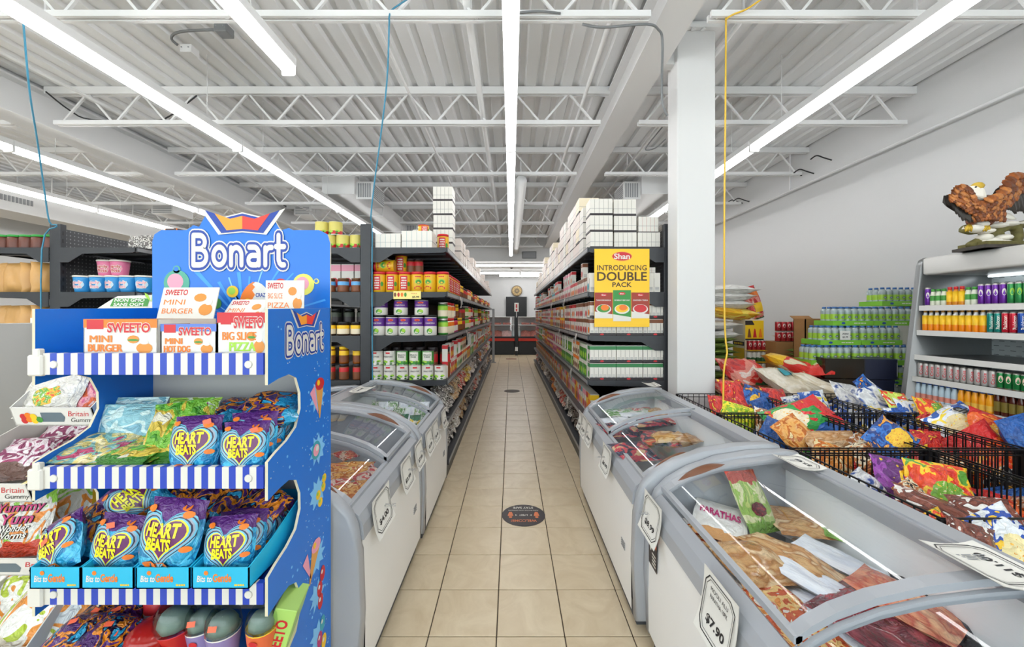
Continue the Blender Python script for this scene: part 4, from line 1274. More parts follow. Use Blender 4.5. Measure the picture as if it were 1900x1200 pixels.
sweet_box(-1.168, -.955, 1.085, 1.322, .098, co, 'MINI', 'BURGER', -.06, 'open candy box lettered mini burger on the top display shelf', -.25, co)
sweet_box(-.952, -.80, 1.085, 1.322, .085, c_('box_sky', '#5a78c8'), 'MINI', 'HOT DOG', 0, 'open candy box lettered mini hot dog between two others', -.75, co)
sweet_box(-.798, -.66, 1.085, 1.322, .116, cr, 'BIG SLICE', 'PIZZA', 0, 'taller candy box lettered big slice pizza by the outer panel', -.04, clime, True)
# film of the heart bags
hb = pmat('film_heart', ['#2fa8d8', '#1d7fb5', '#49b9e2', '#2a9fd0'], 3, .22, top='#5a2a78', crinkle=.5, tf=.72)
hb2 = pmat('film_heart_back', ['#4a2168', '#5a2a78', '#ec8a1c', '#2a163c', '#2fa8d8'], 4, .22, bot='#2fa8d8', bf=.2)
hpurp, hyel, hcy, hgr, hblk = c_('heart_purple', '#6a2a62', .3), c_('heart_yellow', '#ece21c', .3), c_('heart_cyan', '#6fb9d6', .25), c_('heart_grey', '#9aa4b4', .25), c_('heart_line', '#2a2440', .3)
HW, HH, HT = .13, .15, .062
heart_me = bagmesh('heart_packet', HW, HH, HT, 5, hb, 12, 14, .05, .09)
hz = BAGZ[heart_me.name][2]
def heartpt(a, k):
    x = .8 * math.sin(a) ** 3 * 1.2
    y = (13 * math.cos(a) - 5 * math.cos(2 * a) - 2 * math.cos(3 * a) - math.cos(4 * a)) / 16.5
    return x * k * .052, y * k * .052 + .004
hm = MB()
rings = [(0, None), (.35, hpurp), (.7, hpurp), (.98, hpurp), (1.06, hyel), (1.14, hcy), (1.21, hblk), (1.28, hgr), (1.36, hcy), (1.42, hblk), (1.5, hcy)]
N = 36
lim = lambda p: (max(-.0605, min(.0605, p[0])), max(-.066, min(.066, p[1])))
for i in range(1, len(rings)):
    k0, k1, m = rings[i - 1][0], rings[i][0], rings[i][1]
    vs = []
    for kk in (k0, k1):
        for q in range(N):
            x, y = lim(heartpt(2 * PI * q / N, kk * .9))
            vs.append((x, y, hz(x, y) + .0016))
    hm.add(vs, [(q, (q + 1) % N, N + (q + 1) % N, N + q)[::-1] for q in range(N)], m, True)
sf = lambda e: (lambda p: (p[0], p[1], hz(p[0], p[1]) + e + p[2]))
hm.text('HEART', .068, .028, hyel, None, .045, 0, (-.001, .018, 0), sf(.0032), .02)
hm.text('BEATS', .05, .025, hyel, None, .045, 0, (-.003, -.012, 0), sf(.0032), .02)
for x, y, s in ((-.02, -.058, .013), (.004, -.06, .013), (-.042, .056, .009), (.04, .05, .01), (.05, -.02, .009), (.03, .062, .008)):
    hm.add([(x + a, y + b, hz(x + a, y + b) + .004) for a, b in [(s * 1.2 * math.cos(t_ * PI / 5), s * .75 * math.sin(t_ * PI / 5)) for t_ in range(10)]], [tuple(range(10))], co)
heart_print = hm.mesh('heart_printing')
sticker = c_('sticker_orange', '#ff6a45', .5)
stk_me = MB().add([(-.011, -.007, 0), (.011, -.007, 0), (.011, .007, 0), (-.011, .007, 0)], [(0, 1, 2, 3)], sticker).mesh('price_sticker')
def heart(px, py, Y, roll, tilt, label, s=1.0, yaw=0, stk=None, face=True, sc=None):
    e = Euler((PI / 2 - tilt, 0, yaw)).to_matrix() @ Matrix.Rotation(roll, 3, 'Z')
    o = inst('heart_packet', heart_me, None, at(px, py, Y), e.to_euler(), sc or (s, s, s), None if face else [hb2])
    tag(o, label, 'packet', 'heart candy packets')
    if face:
        inst('heart_printing', heart_print, o)
    if stk:
        inst('price_sticker', stk_me, o, (stk[0], stk[1], hz(*stk) + .006), (.0, 0, .3))
    return o
heart(365, 823, 1.105, .02, .22, 'heart packet standing upright mid-shelf above second striped front, nearer the green packets', 1.0, .05, (.035, .058))
heart(455, 830, 1.10, .0, .22, 'heart packet standing beside the outer panel on the second shelf', .93, .15, (.03, .05))
for i in range(4):
    heart(470 + i * 17, 812 - i * 6, 1.135 + i * .045, 0, .25, 'heart packet %s behind the one beside the outer panel' % ORD[i], .95, .2)
heart(440, 762, 1.3, .3, 1.35, 'heart packet lying face down deep on second shelf, lower one', 1.0, .3, None, False)
heart(505, 770, 1.22, 1.7, 1.45, 'heart packet lying across the second shelf under the top one', 1.1, .1, None, False)
heart(510, 748, 1.28, 1.5, 1.45, 'heart packet lying topmost near the scalloped panel', 1.1, -.1, None, False)
# bottom film packs lying: greens and mints
gp = pmat('film_green_corn', ['#4f9a2c', '#7fc23c', '#e9c84a', '#f3ead0'], 2.6, .25, bot='#3f8a24')
mp = pmat('film_mint', ['#a9d6dc', '#8cc3d0', '#d2ecec', '#78b0c4'], 2.2, .3, bot='#7a3a58', bf=.12)
pg = pmat('film_palegreen', ['#bcd6a8', '#9cc63c', '#d9e4c4', '#c0257a'], 2.6, .3)
tp_ = pmat('film_teal_cream', ['#3f8fa8', '#f0e0a8', '#e9d27a', '#7fb8b0', '#c83a6a'], 3, .28)
def soft(me, m, px, py, Y, w, h, roll, tilt, label, yaw=0, group=None, name='candy_packet', cat='packet', th=1.0):
    e = Euler((PI / 2 - tilt, 0, yaw)).to_matrix() @ Matrix.Rotation(roll, 3, 'Z')
    o = inst(name, me, None, at(px, py, Y), e.to_euler(), (w / .2, h / .26, th), [m])
    return tag(o, label, cat, group)
for i in range(3):
    soft(FLAT[i], gp, 266 - i * 3, 848 - i * 11, 1.175, .17, .19, .05 * i, 1.32, 'green corn candy packet lying flat on second shelf, %s from bottom' % ORD[i], -.1, 'green corn packets', th=.55)
soft(FLAT[1], gp, 330, 800, 1.2, .16, .2, .1, .7, 'green corn candy packet leaning behind the standing heart packet', .2, 'green corn packets', th=.6)
for i in range(2):
    soft(FLAT[0], mp, 250 - i * 8, 772 + i * 14, 1.27 - i * .04, .2, .12, 0, .25, 'pale blue candy packet standing at the back, %s' % ['rear one', 'front one'][i], 0, 'pale blue packets', th=.5)
soft(FLAT[2], pg, 352, 772, 1.25, .17, .12, 0, .4, 'pale green candy packet with magenta letters standing at the back', 0, th=.6)
for i in range(3):
    soft(FLAT[(i + 1) % 3], tp_, 165 + i * 14, 848 - i * 13, 1.18, .2, .19, .3 - .2 * i, 1.3, 'teal and cream candy packet lying by the inner panel, %s from bottom' % ORD[i], .15, 'teal cream packets', th=.55)
soft(FLAT[0], mp, 228, 815, 1.22, .16, .16, .2, .9, 'pale blue candy packet slumped on the teal and cream ones', .2, th=.6)
# cyan trays of the third shelf
cyan = c_('tray_cyan', '#1fb0d8', .45)
for i, (xa, xb) in enumerate(((55, 149), (151, 248), (252, 352), (356, 462))):
    x0, x1 = at(xa, 0, 1.03).x, at(xb, 0, 1.03).x
    w = x1 - x0
    t = E('candy_tray', 'cyan cardboard candy tray on the third shelf, %s from the inner panel' % ORD[i], 'tray', ((x0 + x1) / 2, 1.03, .725), (0, 0, 0), 'cyan candy trays')
    b = MB().box(-w / 2, w / 2, -.0, .003, 0, .055, cyan).box(-w / 2, w / 2, .36, .363, 0, .1, cyan).box(-w / 2, w / 2, 0, .363, 0, .003, cyan)
    for sx in (-w / 2, w / 2 - .003):
        b.add([(sx, 0, 0), (sx, .363, 0), (sx, .363, .16), (sx, .1, .075), (sx, 0, .055), (sx + .003, 0, 0), (sx + .003, .363, 0), (sx + .003, .363, .16), (sx + .003, .1, .075), (sx + .003, 0, .055)],
              [(4, 3, 2, 1, 0), (5, 6, 7, 8, 9), (0, 1, 6, 5), (1, 2, 7, 6), (2, 3, 8, 7), (3, 4, 9, 8), (4, 0, 5, 9)], cyan)
    b.obj('body', t)
    X = frame((0, -.0006, .026), (1, 0, 0), (0, 0, 1))
    k = MB().text('Bits to', w * .26, .016, cw, X, .02, .2, (-w * .28, 0, 0)).text('Gentle', w * .32, .02, co, X, .03, .1, (w * .03, .002, 0)).bars(X, w * .32, -.016, w * .2, .008, 1, cy).disc((-w * .25, .015, .0003), .006, 8, co, X)
    k.obj('front_printing', t)
heart(118, 1008, 1.09, .55, .35, 'crumpled heart packet tipped over in the tray next to inner panel', .98, -.3, (0, .01))
heart(222, 1008, 1.09, -.12, .18, 'heart packet upright in the second cyan tray', 1.0, 0, (-.01, .055))
heart(322, 990, 1.065, -.1, .2, 'biggest-looking heart packet standing forward between two cyan trays', 1.18, 0)
heart(428, 1010, 1.085, 0, .22, 'heart packet at the front of the outermost cyan tray', .98, .1)
for i in range(4):
    heart(448 + i * 18, 1000 - i * 8, 1.13 + i * .05, 0, .28, 'heart packet %s behind the outermost tray front' % ORD[i], 1.0, .15)
heart(255, 925, 1.2, .8, .5, 'heart packet flopped over sideways high on third shelf', 1.0, .3)
for i, (px, py, Y) in enumerate(((215, 965, 1.2), (180, 975, 1.17), (330, 935, 1.25), (385, 940, 1.25), (440, 935, 1.26), (480, 950, 1.22), (360, 915, 1.34), (440, 912, 1.34))):
    heart(px, py, Y, R.uniform(-.4, .4), .9, 'heart packet lying back side up in the third shelf heap, %s' % ORD[i], 1.05, R.uniform(-.3, .3), None, False)
# bottom shelf
for i, (px, py, Y) in enumerate(((130, 1190, 1.13), (190, 1195, 1.12), (165, 1165, 1.2), (215, 1165, 1.2), (240, 1135, 1.28), (200, 1215, 1.11))):
    heart(px, py, Y, R.uniform(-.5, .5), 1.15, 'heart packet lying on the lowest shelf, %s from its front corner' % ORD[i], 1.0, R.uniform(-.4, .4), (0, .03), False)
clearp = glassmat('clear_dome', '#dfe6e2', 1.5, .06)
def cup(px, py, Y, hgt, body, label, stk=False, lab2=cw):
    p = at(px, py, Y)
    t = E('candy_cup', label, 'cup', p, (R.uniform(-.08, .08), R.uniform(-.1, .1), 0), 'domed candy cups')
    r = hgt * .21
    MB().lathe([(r * .62, 0), (r * .66, .004), (r * .8, hgt * .35), (r * .98, hgt * .66), (r, hgt * .68)], 18, [body, body, body, lab2]).obj('body', t)
    MB().lathe([(r * 1.0, hgt * .68), (r * 1.02, hgt * .75), (r * .93, hgt * .87), (r * .62, hgt * .97), (r * .02, hgt)], 18, clearp).obj('dome', t)
    k = MB().lathe([(r * .85, hgt * .69), (r * .85, hgt * .76), (r * .6, hgt * .86), (.001, hgt * .88)], 10, mat('sweet_slate', '#93a29c', .3))
    k.obj('sweets', t)
    fn = lambda p: (p[0], -math.sqrt(max((r * (.62 + .52 * (p[1] / hgt)) + .003) ** 2 - p[0] ** 2, 0)), p[1])
    k = MB().add([fn((.012 * math.cos(a * PI / 5), hgt * .56 + .009 * math.sin(a * PI / 5), 0)) for a in range(10)], [tuple(range(10))], cr)
    k.add([fn((-.004 + .008 * math.cos(a * PI / 5), hgt * .3 + .03 * math.sin(a * PI / 5), 0)) for a in range(10)], [tuple(range(10))], cw)
    k.obj('emblem', t)
    if stk:
        inst('price_sticker', stk_me, t, (0, -r * .98, hgt * .84), (1.15, 0, .1))
    return t
lil = c_('cup_lilac', '#8f7fb0', .35)
cup(383, 1252, 1.16, .21, lil, 'lilac candy cup with clear dome, rear one of the two', True)
cup(416, 1258, 1.12, .21, lil, 'lilac candy cup with clear dome, front one of the two', True)
cup(482, 1240, 1.12, .19, c_('cup_coral', '#e2683a', .35), 'coral candy cup with clear dome beside the outer panel', False, cy)
cup(333, 1258, 1.16, .24, c_('cup_red', '#c2241f', .3), 'tall red candy cup with clear dome', False, cr)
t = E('candy_canister', 'red and white candy canister at the back of lowest shelf', 'canister', at(297, 1190, 1.26))
MB().lathe([(.04, 0), (.04, .11), (.04, .17)], 18, [cw, cr]).obj('body', t)
MB().lathe([(.042, .165), (.042, .185), (.03, .188)], 18, cr).obj('lid', t)
t = E('candy_tub', 'red see-through domed candy tub lying in the lowest shelf corner', 'tub', at(285, 1215, 1.14))
MB().lathe([(.05, 0), (.062, .02), (.066, .05)], 20, cr).obj('body', t)
MB().lathe([(.068, .05), (.06, .075), (.04, .092), (.001, .098)], 20, c_('dome_red', '#a8201c', .12)).obj('lid', t)
t = E('candy_box', 'lime green candy box tilted inside the lowest scallop of the panel', 'box', at(512, 1205, 1.17), (0, .3, .2))
MB().rbox(-.03, .03, -.06, .06, -.02, .16, .002, c_('box_lime', '#a9cf6a', .4)).obj('body', t)
MB().text('SWEETO', .12, .03, cr, frame((0, -.0606, .07), (0, 0, 1), (-1, 0, 0)), .03).obj('front_printing', t)
# ---------------------------------------------------------------- white gummy stand next to it
gs = E('gummy_stand', 'white stand of slanted gummy trays close beside the blue display', 'display stand', (-1.62, 1.62, 0))
wc = c_('card_white', '#d9d5cf', .6)
def g_(mb, name):
    o = mb.obj(name, gs)
    o.matrix_parent_inverse = Matrix.Translation((1.62, -1.62, 0))
    return o
g_(MB().box(-1.95, -1.29, 1.62, 1.63, 0, 1.42, wc), 'back_board')
g_(MB().rbox(-1.305, -1.29, 1.5, 1.62, 0, 1.40, .003, mat('stand_grey', '#a9a7a4', .5)).rbox(-1.95, -1.935, 1.5, 1.62, 0, 1.40, .003, mat('stand_grey')), 'side_post')
hc = g_(MB().prism([(-1.66, 1.452), (-1.29, 1.452), (-1.29, 1.50), (-1.37, 1.505), (-1.375, 1.525), (-1.40, 1.527), (-1.42, 1.512), (-1.57, 1.507), (-1.60, 1.49)], .006, wc, frame((0, 1.6, .0), (1, 0, 0), (0, 0, 1))), 'header_card')
X = frame((0, 1.5995 - .006, 0), (1, 0, 0), (0, 0, 1))
hk = MB().add([(-1.60, 1.466, 0), (-1.45, 1.466, 0), (-1.44, 1.498, 0), (-1.585, 1.498, 0)], [(0, 1, 2, 3)], cg, False, X)
hk.text('NON GMO', .12, .012, cw, X, .03, .2, (-1.522, 1.491, .0004)).text('SANS OGM', .12, .012, cw, X, .03, .2, (-1.526, 1.474, .0004))
for a in (.5, 1.2, 2.2):
    hk.add([(-1.435, 1.485, .0004), (-1.435 + .03 * math.cos(a - .2), 1.485 + .03 * math.sin(a - .2), .0004), (-1.435 + .045 * math.cos(a), 1.485 + .045 * math.sin(a), .0004), (-1.435 + .03 * math.cos(a + .25), 1.485 + .03 * math.sin(a + .25), .0004)], [(0, 1, 2, 3)], clime, False, X)
g_(hk, 'header_printing')
yg = pmat('film_gummy', ['#dedad2', '#8cc63c', '#dedad2', '#e88a2c', '#e4e0d8'], 2.3, .3, bot='#c83a1c', bf=.22)
yg2 = pmat('film_gummy_purple', ['#a83a6a', '#e6d6dc', '#8a2a5a', '#f2e9ea'], 3.5, .3, bot='#6a4a40', bf=.3)
yg3 = pmat('film_fruit', ['#e4e0d8', '#dcd6cc', '#e8e4dc'], 2.6, .3, patch=['#e24b2c', '#f2b72c', '#6fae3c', '#e4e0d8'], pr=.22)
tr = [(-1.55, -1.297, 1.25, 1.085, 'top'), (-1.66, -1.40, 1.17, .883, 'second'), (-1.66, -1.335, 1.19, .655, 'third'), (-1.66, -1.40, 1.17, .41, 'lowest')]
for i, (x0, x1, y, z, nm) in enumerate(tr):
    w = x1 - x0
    t = E('gummy_tray', 'white cardboard gummy tray tilted forward, %s of its stand' % nm, 'tray', ((x0 + x1) / 2, y, z), (.28, 0, 0), 'white gummy trays')
    b = MB().box(-w / 2, w / 2, 0, .004, 0, .062, wc).box(-w / 2, w / 2, 0, .33, 0, .004, wc).box(-w / 2, w / 2, .326, .33, 0, .13, wc)
    for sx in (-w / 2, w / 2 - .004):
        b.add([(sx + q, yy, zz) for q in (0, .004) for yy, zz in ((0, 0), (.33, 0), (.33, .13), (.1, .11), (.0, .062))], [(4, 3, 2, 1, 0), (5, 6, 7, 8, 9), (1, 2, 7, 6), (2, 3, 8, 7), (3, 4, 9, 8), (4, 0, 5, 9), (0, 1, 6, 5)], mat('card_side', '#c9c5bf', .7))
    b.obj('body', t)
    X = frame((0, -.0006, .03), (1, 0, 0), (0, 0, 1))
    k = MB().text('Britain', w * .26, .018, cr, X, .0, .35, (w * .32, .012, 0)).text('Gummy', w * .28, .02, ink, X, .0, .35, (w * .35, -.012, 0))
    for q in range(7):
        k.disc((-w * .36 + (q % 4) * .016, -.012 + .014 * (q // 4) + .004 * (q % 2), .0003 + .0001 * q), .0105, 10, [cr, co, cy, cg][q % 4], X)
    k.add([(-w * .14, -.016, 0), (w * .12, -.016, 0), (w * .15, 0, 0), (w * .12, .016, 0), (-w * .14, .016, 0)], [(0, 1, 2, 3, 4)], c_('ink_slate', '#5f6f7a'), False, X)
    k.obj('front_printing', t)
def gum(px, py, Y, w, h, roll, tilt, m, label, yaw=0, txt=None):
    o = soft(BAG[R.randrange(3)], m, px, py, Y, w, h, roll, tilt, label, yaw, None, 'gummy_packet', 'packet', .5)
    if txt:
        k = MB()
        zf = BAGZ[o.data.name][2]
        for t_, hh, ww, yy, mm in txt:
            fn = lambda p: (p[0], p[1], zf(p[0], p[1]) + .004 + p[2])
            k.text(t_, ww, hh, ink, None, .05, .1, (0, yy, 0), fn, .0).text(t_, ww, hh, mm, None, .02, .1, (0, yy, .003), fn, .0)
        k.obj('printed_label', o)
    return o
gum(103, 724, 1.30, .19, .16, .15, .55, yg3, 'white fruit gummy packet leaning in the top tray')
gum(160, 737, 1.31, .1, .13, .2, .5, pmat('film_pink', ['#d8628a', '#f0a0a8', '#e8683a', '#f7d8d8'], 2.4, .3), 'pink gummy packet beside the white one in top tray')
gum(118, 820, 1.38, .2, .2, .2, .9, yg2, 'purple striped gummy packet lying in the second tray, rear one', 0, [('Yummy', .035, .14, .0, cmag)])
gum(40, 850, 1.27, .17, .16, .1, .9, yg2, 'purple striped gummy packet lying in the second tray, front one')
gum(45, 965, 1.27, .2, .21, .12, .35, yg, 'white gummy packet lettered wonder worms standing in third tray', -.1, [('Yummy', .04, .15, .045, cmag), ('Yum', .035, .1, .008, cmag), ('Wonder', .022, .1, -.025, cw), ('Worms', .022, .1, -.05, cw)])
gum(112, 955, 1.36, .17, .2, .1, .4, yg, 'white gummy packet behind the wonder worms one', .2)
o = E('candy_carton', 'yellow candy carton standing tall behind gummy packets', 'carton', at(153, 965, 1.45), (0, .05, 0))
MB().rbox(-.045, .045, -.015, .015, -.09, .11, .002, cy).obj('body', o)
MB().text('ABC', .04, .014, cr, frame((0, -.0156, .02), (1, 0, 0), (0, 0, 1)), .02).obj('front_printing', o)
cz = pmat('film_critter', ['#f4f1ea', '#b5c83a', '#f4f1ea', '#e8923a', '#d8dde0'], 2.0, .3, bot='#f2ead8')
gum(30, 1105, 1.3, .19, .2, .2, .5, cz, 'white and lime gummy packet in the lowest tray, behind')
gum(70, 1150, 1.24, .22, .22, -.5, .6, cz, 'white and lime gummy packet tilted in the lowest tray, in front')
t = E('candy_carton', 'grey folded carton leaning behind the lowest gummy tray', 'carton', at(155, 1150, 1.42), (0, .25, .3))
MB().box(-.04, .04, -.02, .02, -.12, .14, mat('card_side', '#c9c5bf', .7)).obj('body', t)
MB().box(-.04, .04, -.02, .02, .14, .146, wc).obj('flap', t)
# ================================================================ CHEST FREEZERS
lidglass = glassmat('freezer_lid_glass', '#f6f9fb', 1.36, .015)
liner = mat('freezer_liner', '#e6e8e9', .35)
handm = mat('brown_handle', '#6e4229', .4)
dkick = mat('kick_dark', '#4a4c50', .6)
CAP = [(.0, .05), (-.008, .3), (0, .52), (.012, .61), (.035, .665), (.085, .715), (.18, .77), (.3, .808), (.45, .832), (.6, .84), (.65, .835), (.66, .79), (.66, .05)]
GP = [(.055, .655), (.09, .682), (.15, .715), (.24, .748), (.36, .775), (.48, .79), (.60, .798)]
def gz(x):
    for (a, b), (c, d) in zip(GP, GP[1:]):
        if x <= c:
            return b + (d - b) * (x - a) / (c - a)
    return GP[-1][1]
def freezer(xf, s, y0, y1, label, nlid=2, zs=1.0):
    L = y1 - y0
    fz = E('chest_freezer', label, 'freezer', (xf + s * .33, (y0 + y1) / 2, 0), (0, 0, 0 if s > 0 else PI))
    ox = -.33
    def XZ(y):                      # outline plane at y; local z of the prism runs along -y
        return Matrix(((1, 0, 0, ox), (0, 0, -1, y), (0, 1, 0, 0), (0, 0, 0, 1)))
    for y in (-L / 2 + .06, L / 2):
        MB().rprism(CAP, .06, .016, fgrey, XZ(y)).obj('end_cap', fz)
    ya, yb = -L / 2 + .058, L / 2 - .058
    MB().grid(lambda u, v: (ox - .004 - .006 * math.sin(PI * v) + .01 * v, ya + (yb - ya) * (1 - u), .07 + .48 * v), 1, 6, fwhite).obj('front_panel', fz)
    m = MB()
    pts = [(-.002, .55), (.002, .6), (.018, .635), (.05, .66), (.06, .652), (.05, .60), (.05, .4), (.04, .4), (.04, .55)]
    m.prism(pts, yb - ya, fgrey, XZ(yb))
    m.obj('front_band', fz)
    MB().box(ox + .57, ox + .655, ya, yb, .775, .828, fgrey).box(ox + .585, ox + .655, ya, yb, .35, .775, liner).box(ox + .65, ox + .66, ya, yb, .05, .79, fwhite).obj('back_rail', fz)
    MB().box(ox + .05, ox + .59, ya, yb, .36, .372, liner).box(ox + .04, ox + .056, ya, yb, .36, .64, liner).obj('liner', fz)
    MB().box(ox + .02, ox + .64, ya, yb, .0, .07, dkick).obj('kick_base', fz)
    k = MB()
    for z in (.5, .49, .48, .47):
        k.box(ox - .0085, ox - .006, ya + .1, ya + .16, z - .19, z - .186, rail)
    k.obj('badge', fz)
    step = (yb - ya) / nlid
    for i in range(nlid):
        a, b = ya + i * step, ya + (i + 1) * step
        up = .022 if (i == 1) == (s > 0) else 0.0
        lid = MB().grid(lambda u, v: (ox + .06 + .53 * u, a + .02 + (b - a - .02) * v, gz(.06 + .53 * u) + up + .004), 12, 1, lidglass).obj('lid', fz)
        def arch(y, w, up2, h=.018):
            q = [(x, gz(x) + up2 + h / 2 + .004) for x, _ in GP]
            return q + [(x, z - h) for x, z in q[::-1]], w
        f = MB()
        ends = ((a, .05 if i == 0 else (.034 if s > 0 else .012)), (b, .05 if i == nlid - 1 else (.012 if s > 0 else .034)))
        for y, w in ends:
            pl, _ = arch(y, w, up)
            f.prism(pl, w, fgrey, XZ(y + w if y == a else y))
        f.box(ox + .05, ox + .07, a, b, gz(.06) + up - .004, gz(.06) + up + .014, fgrey)
        f.box(ox + .58, ox + .60, a, b, gz(.59) + up - .004, gz(.59) + up + .014, fgrey)
        f.obj('lid_frame', lid)
        y = a + .028 if i == 0 else b - .028
        h = MB()
        def hp(u, v):
            x = .11 + .2 * u
            w = .024 * math.sin(PI * u) ** .7
            return (ox + x, y + w * math.cos(PI * v), gz(x) + up + .013 + .018 * math.sin(PI * v) * math.sin(PI * u))
        h.grid(hp, 10, 6, handm)
        h.obj('handle', lid)
    fz.scale.z = zs
    return fz
freezer(.598, 1, .05, 1.78, 'grey and white glass-topped chest freezer of flatbreads beside the wire baskets, nearer one')
freezer(.562, 1, 1.79, 3.25, 'grey and white glass-topped chest freezer beside the white column', 2, 1.012)
freezer(-.56, -1, 1.46, 2.495, 'chest freezer standing just behind the blue tray display', 2, 1.05)
freezer(-.55, -1, 2.505, 3.43, 'chest freezer of yellow packets below the spinach cans', 2, 1.05)
freezer(-1.925, 1, 2.0, 3.4, 'chest freezer backed against the ones beside the aisle')
freezer(-2.5, -1, 1.9, 3.3, 'chest freezer in the next aisle past the white gummy stand')
# price cards ------------------------------------------------------------------
OCT = [(-.5, .36), (-.36, .5), (.36, .5), (.5, .36), (.5, -.36), (.36, -.5), (-.36, -.5), (-.5, -.36)]
def card(p, xd, yd, w, h, lines, price, label, curl=.012):
    o = E('price_card', label, 'price tag', p)
    X = frame((0, 0, 0), xd, yd)
    cz = lambda x, y: curl * (2 * y / h) ** 2 * (1 if y < 0 else .6) + .0015
    m = MB().grid(lambda u, v: ((u - .5) * w, (v - .5) * h, cz(0, (v - .5) * h)), 1, 8, paper, True, X)
    m.grid(lambda u, v: ((.5 - u) * w, (v - .5) * h, cz(0, (v - .5) * h) - .0012), 1, 8, paper, True, X)
    m.obj('card', o)
    k = MB()
    for sc, wd in ((.86, .035), (.76, .016)):
        n = 8
        vs = []
        for a, b in OCT:
            for q in (sc, sc - wd):
                x, y = a * w * q, b * h * q
                vs.append((x, y, cz(x, y) + .001))
        k.add(vs, [(2 * i, 2 * i + 1, (2 * i + 3) % 16, (2 * i + 2) % 16)[::1] for i in range(8)], ink, False, X)
    fn = lambda p: (p[0], p[1], cz(p[0], p[1]) + .0012)
    n = len(lines)
    def T(t, ww, hh, y, b):
        k.v0 = len(k.v)
        vs, fs = tpoly(t, b)
        x0, x1 = min(v[0] for v in vs), max(v[0] for v in vs)
        y0, y1 = min(v[1] for v in vs), max(v[1] for v in vs)
        P = [fn(((v[0] - (x0 + x1) / 2) * ww / (x1 - x0), (v[1] - (y0 + y1) / 2) * hh / (y1 - y0) + y, 0)) for v in vs]
        k.add(P, fs, ink, False, X)
    if lines:
        for i, t in enumerate(lines):
            T(t, w * .5, h * .065, h * (.26 - .12 * i), .0)
    else:
        k.bars(None, 0, h * .2, w * .5, h * .16, 3, rail, fn, 0, len(label))
    T(price, w * .52, h * .15, -h * .2, .03)
    k.obj('printing', o)
    return o
RX, RY = (0, -1, 0), (.16, 0, .987)
LX, LY = (0, 1, 0), (-.16, 0, .987)
card((.586, 1.665, .585), RX, RY, .2, .165, [], '$8.99', 'white price card 8.99 above the black sticker on the freezer corner')
card((.586, 1.13, .58), RX, RY, .185, .185, ['MOOLI ALU', 'PARATHA 10PK'], '$7.90', 'white price card on the freezer front lowest in the photo')
card((.549, 2.30, .6), RX, RY, .2, .15, [], '$6.99', 'white price card alone on the freezer by the column')
card((.549, 2.80, .6), RX, RY, .19, .15, [], '$4.99', 'white price card in the middle of the far freezer front, nearer of two')
card((.549, 3.0, .6), RX, RY, .19, .15, [], '$3.99', 'white price card in the middle of the far freezer front, farther of two')
card((.549, 3.17, .6), RX, RY, .12, .14, [], '$5.49', 'white price card at the far corner of the freezer by column')
card((-.548, 1.70, .605), LX, LY, .22, .16, [], '$4.00', 'white price card 4.00 on the freezer behind blue display')
card((-.548, 2.1, .605), LX, LY, .2, .155, [], '$3.99', 'white price card second from blue display on the freezer')
card((-.548, 2.385, .605), LX, LY, .19, .15, [], '$7.99', 'white price card at the joint between the two freezers')
card((-.538, 2.63, .605), LX, LY, .2, .15, [], '$5.99', 'white price card on the yellow packet freezer, nearest the joint')
card((-.538, 2.85, .605), LX, LY, .2, .15, [], '$6.49', 'white price card on the yellow packet freezer, middle of three')
card((-.538, 3.2, .605), LX, LY, .2, .145, [], '$4.49', 'white price card on the yellow packet freezer, by its far end')
card((1.15, 1.60, .838), (0, 1, 0), (-1, 0, .05), .16, .11, [], '$7.99', 'white price card lying on freezer glass at its far back corner')
card((1.125, .945, .838), (0, 1, 0), (-1, 0, .05), .18, .14, [], '$11.00', 'large white price card lying over the glass divider')
card((1.08, 3.08, .893), (0, 1, 0), (-1, 0, .05), .16, .1, [], '$2.99', 'white price card lying on glass in front of the column')
card((-1.08, 2.92, .885), (0, -1, 0), (1, 0, .05), .22, .12, [], '$9.99', 'white price card lying on the yellow packet freezer glass')
t = E('notice_sticker', 'black and orange notice sticker under the 8.99 price card', 'sticker', (.5915, 1.665, .455))
X = frame((0, 0, 0), RX, (0, 0, 1))
MB().box(-.045, .045, -.075, .035, 0, .0012, cdk, X).obj('sheet', t)
k = MB().add([(-.045, .02, .0015), (.045, .02, .0015), (.045, .06, .0015), (-.045, .06, .0015)], [(0, 1, 2, 3)], c_('notice_orange', '#e8552a'), False, X)
k.add([(-.02 + .009 * math.cos(i * PI / 4), -.0 + .014 * math.sin(i * PI / 4), .0018) for i in range(8)], [tuple(range(8))], cw, False, X)
for i in range(4):
    k.box(-.005, .035, -.02 - i * .014, -.014 - i * .014, .0012, .0018, cw, X)
k.obj('printing', t)
# ---------------------------------------------------------------- frozen goods
bread = pmat('film_flatbread', ['#c98f55', '#e0b27a', '#d6a066', '#b57840', '#e9c79a'], 3.2, .22, crinkle=.8, soft=True)
bread2 = pmat('film_flatbread_label', ['#d09a60', '#e3b884', '#c68a4e', '#efd6b4'], 3.0, .22, top='#eceaf0', tf=.62, crinkle=.8, soft=True)
breadw = pmat('film_white_card', ['#eef0f6', '#e6e9f2', '#f2f3f8', '#dfe3ee'], 2, .3, crinkle=.3, soft=True)
par = pmat('film_paratha', ['#ece9e4', '#f4f2ee', '#e2ddd6', '#f4f2ee'], 2, .28, bot='#d59a5c', bf=.16, crinkle=.4, soft=True)
grn = pmat('film_green_red', ['#c9d77a', '#9fc25a', '#e0dfae', '#b9d27c'], 3, .28, top='#b8402f', bot='#7fae48', tf=.78)
org = pmat('film_orange_food', ['#e08a3a', '#f0c27a', '#c8552a', '#efe6da'], 4, .25, top='#f0ece8', tf=.7)
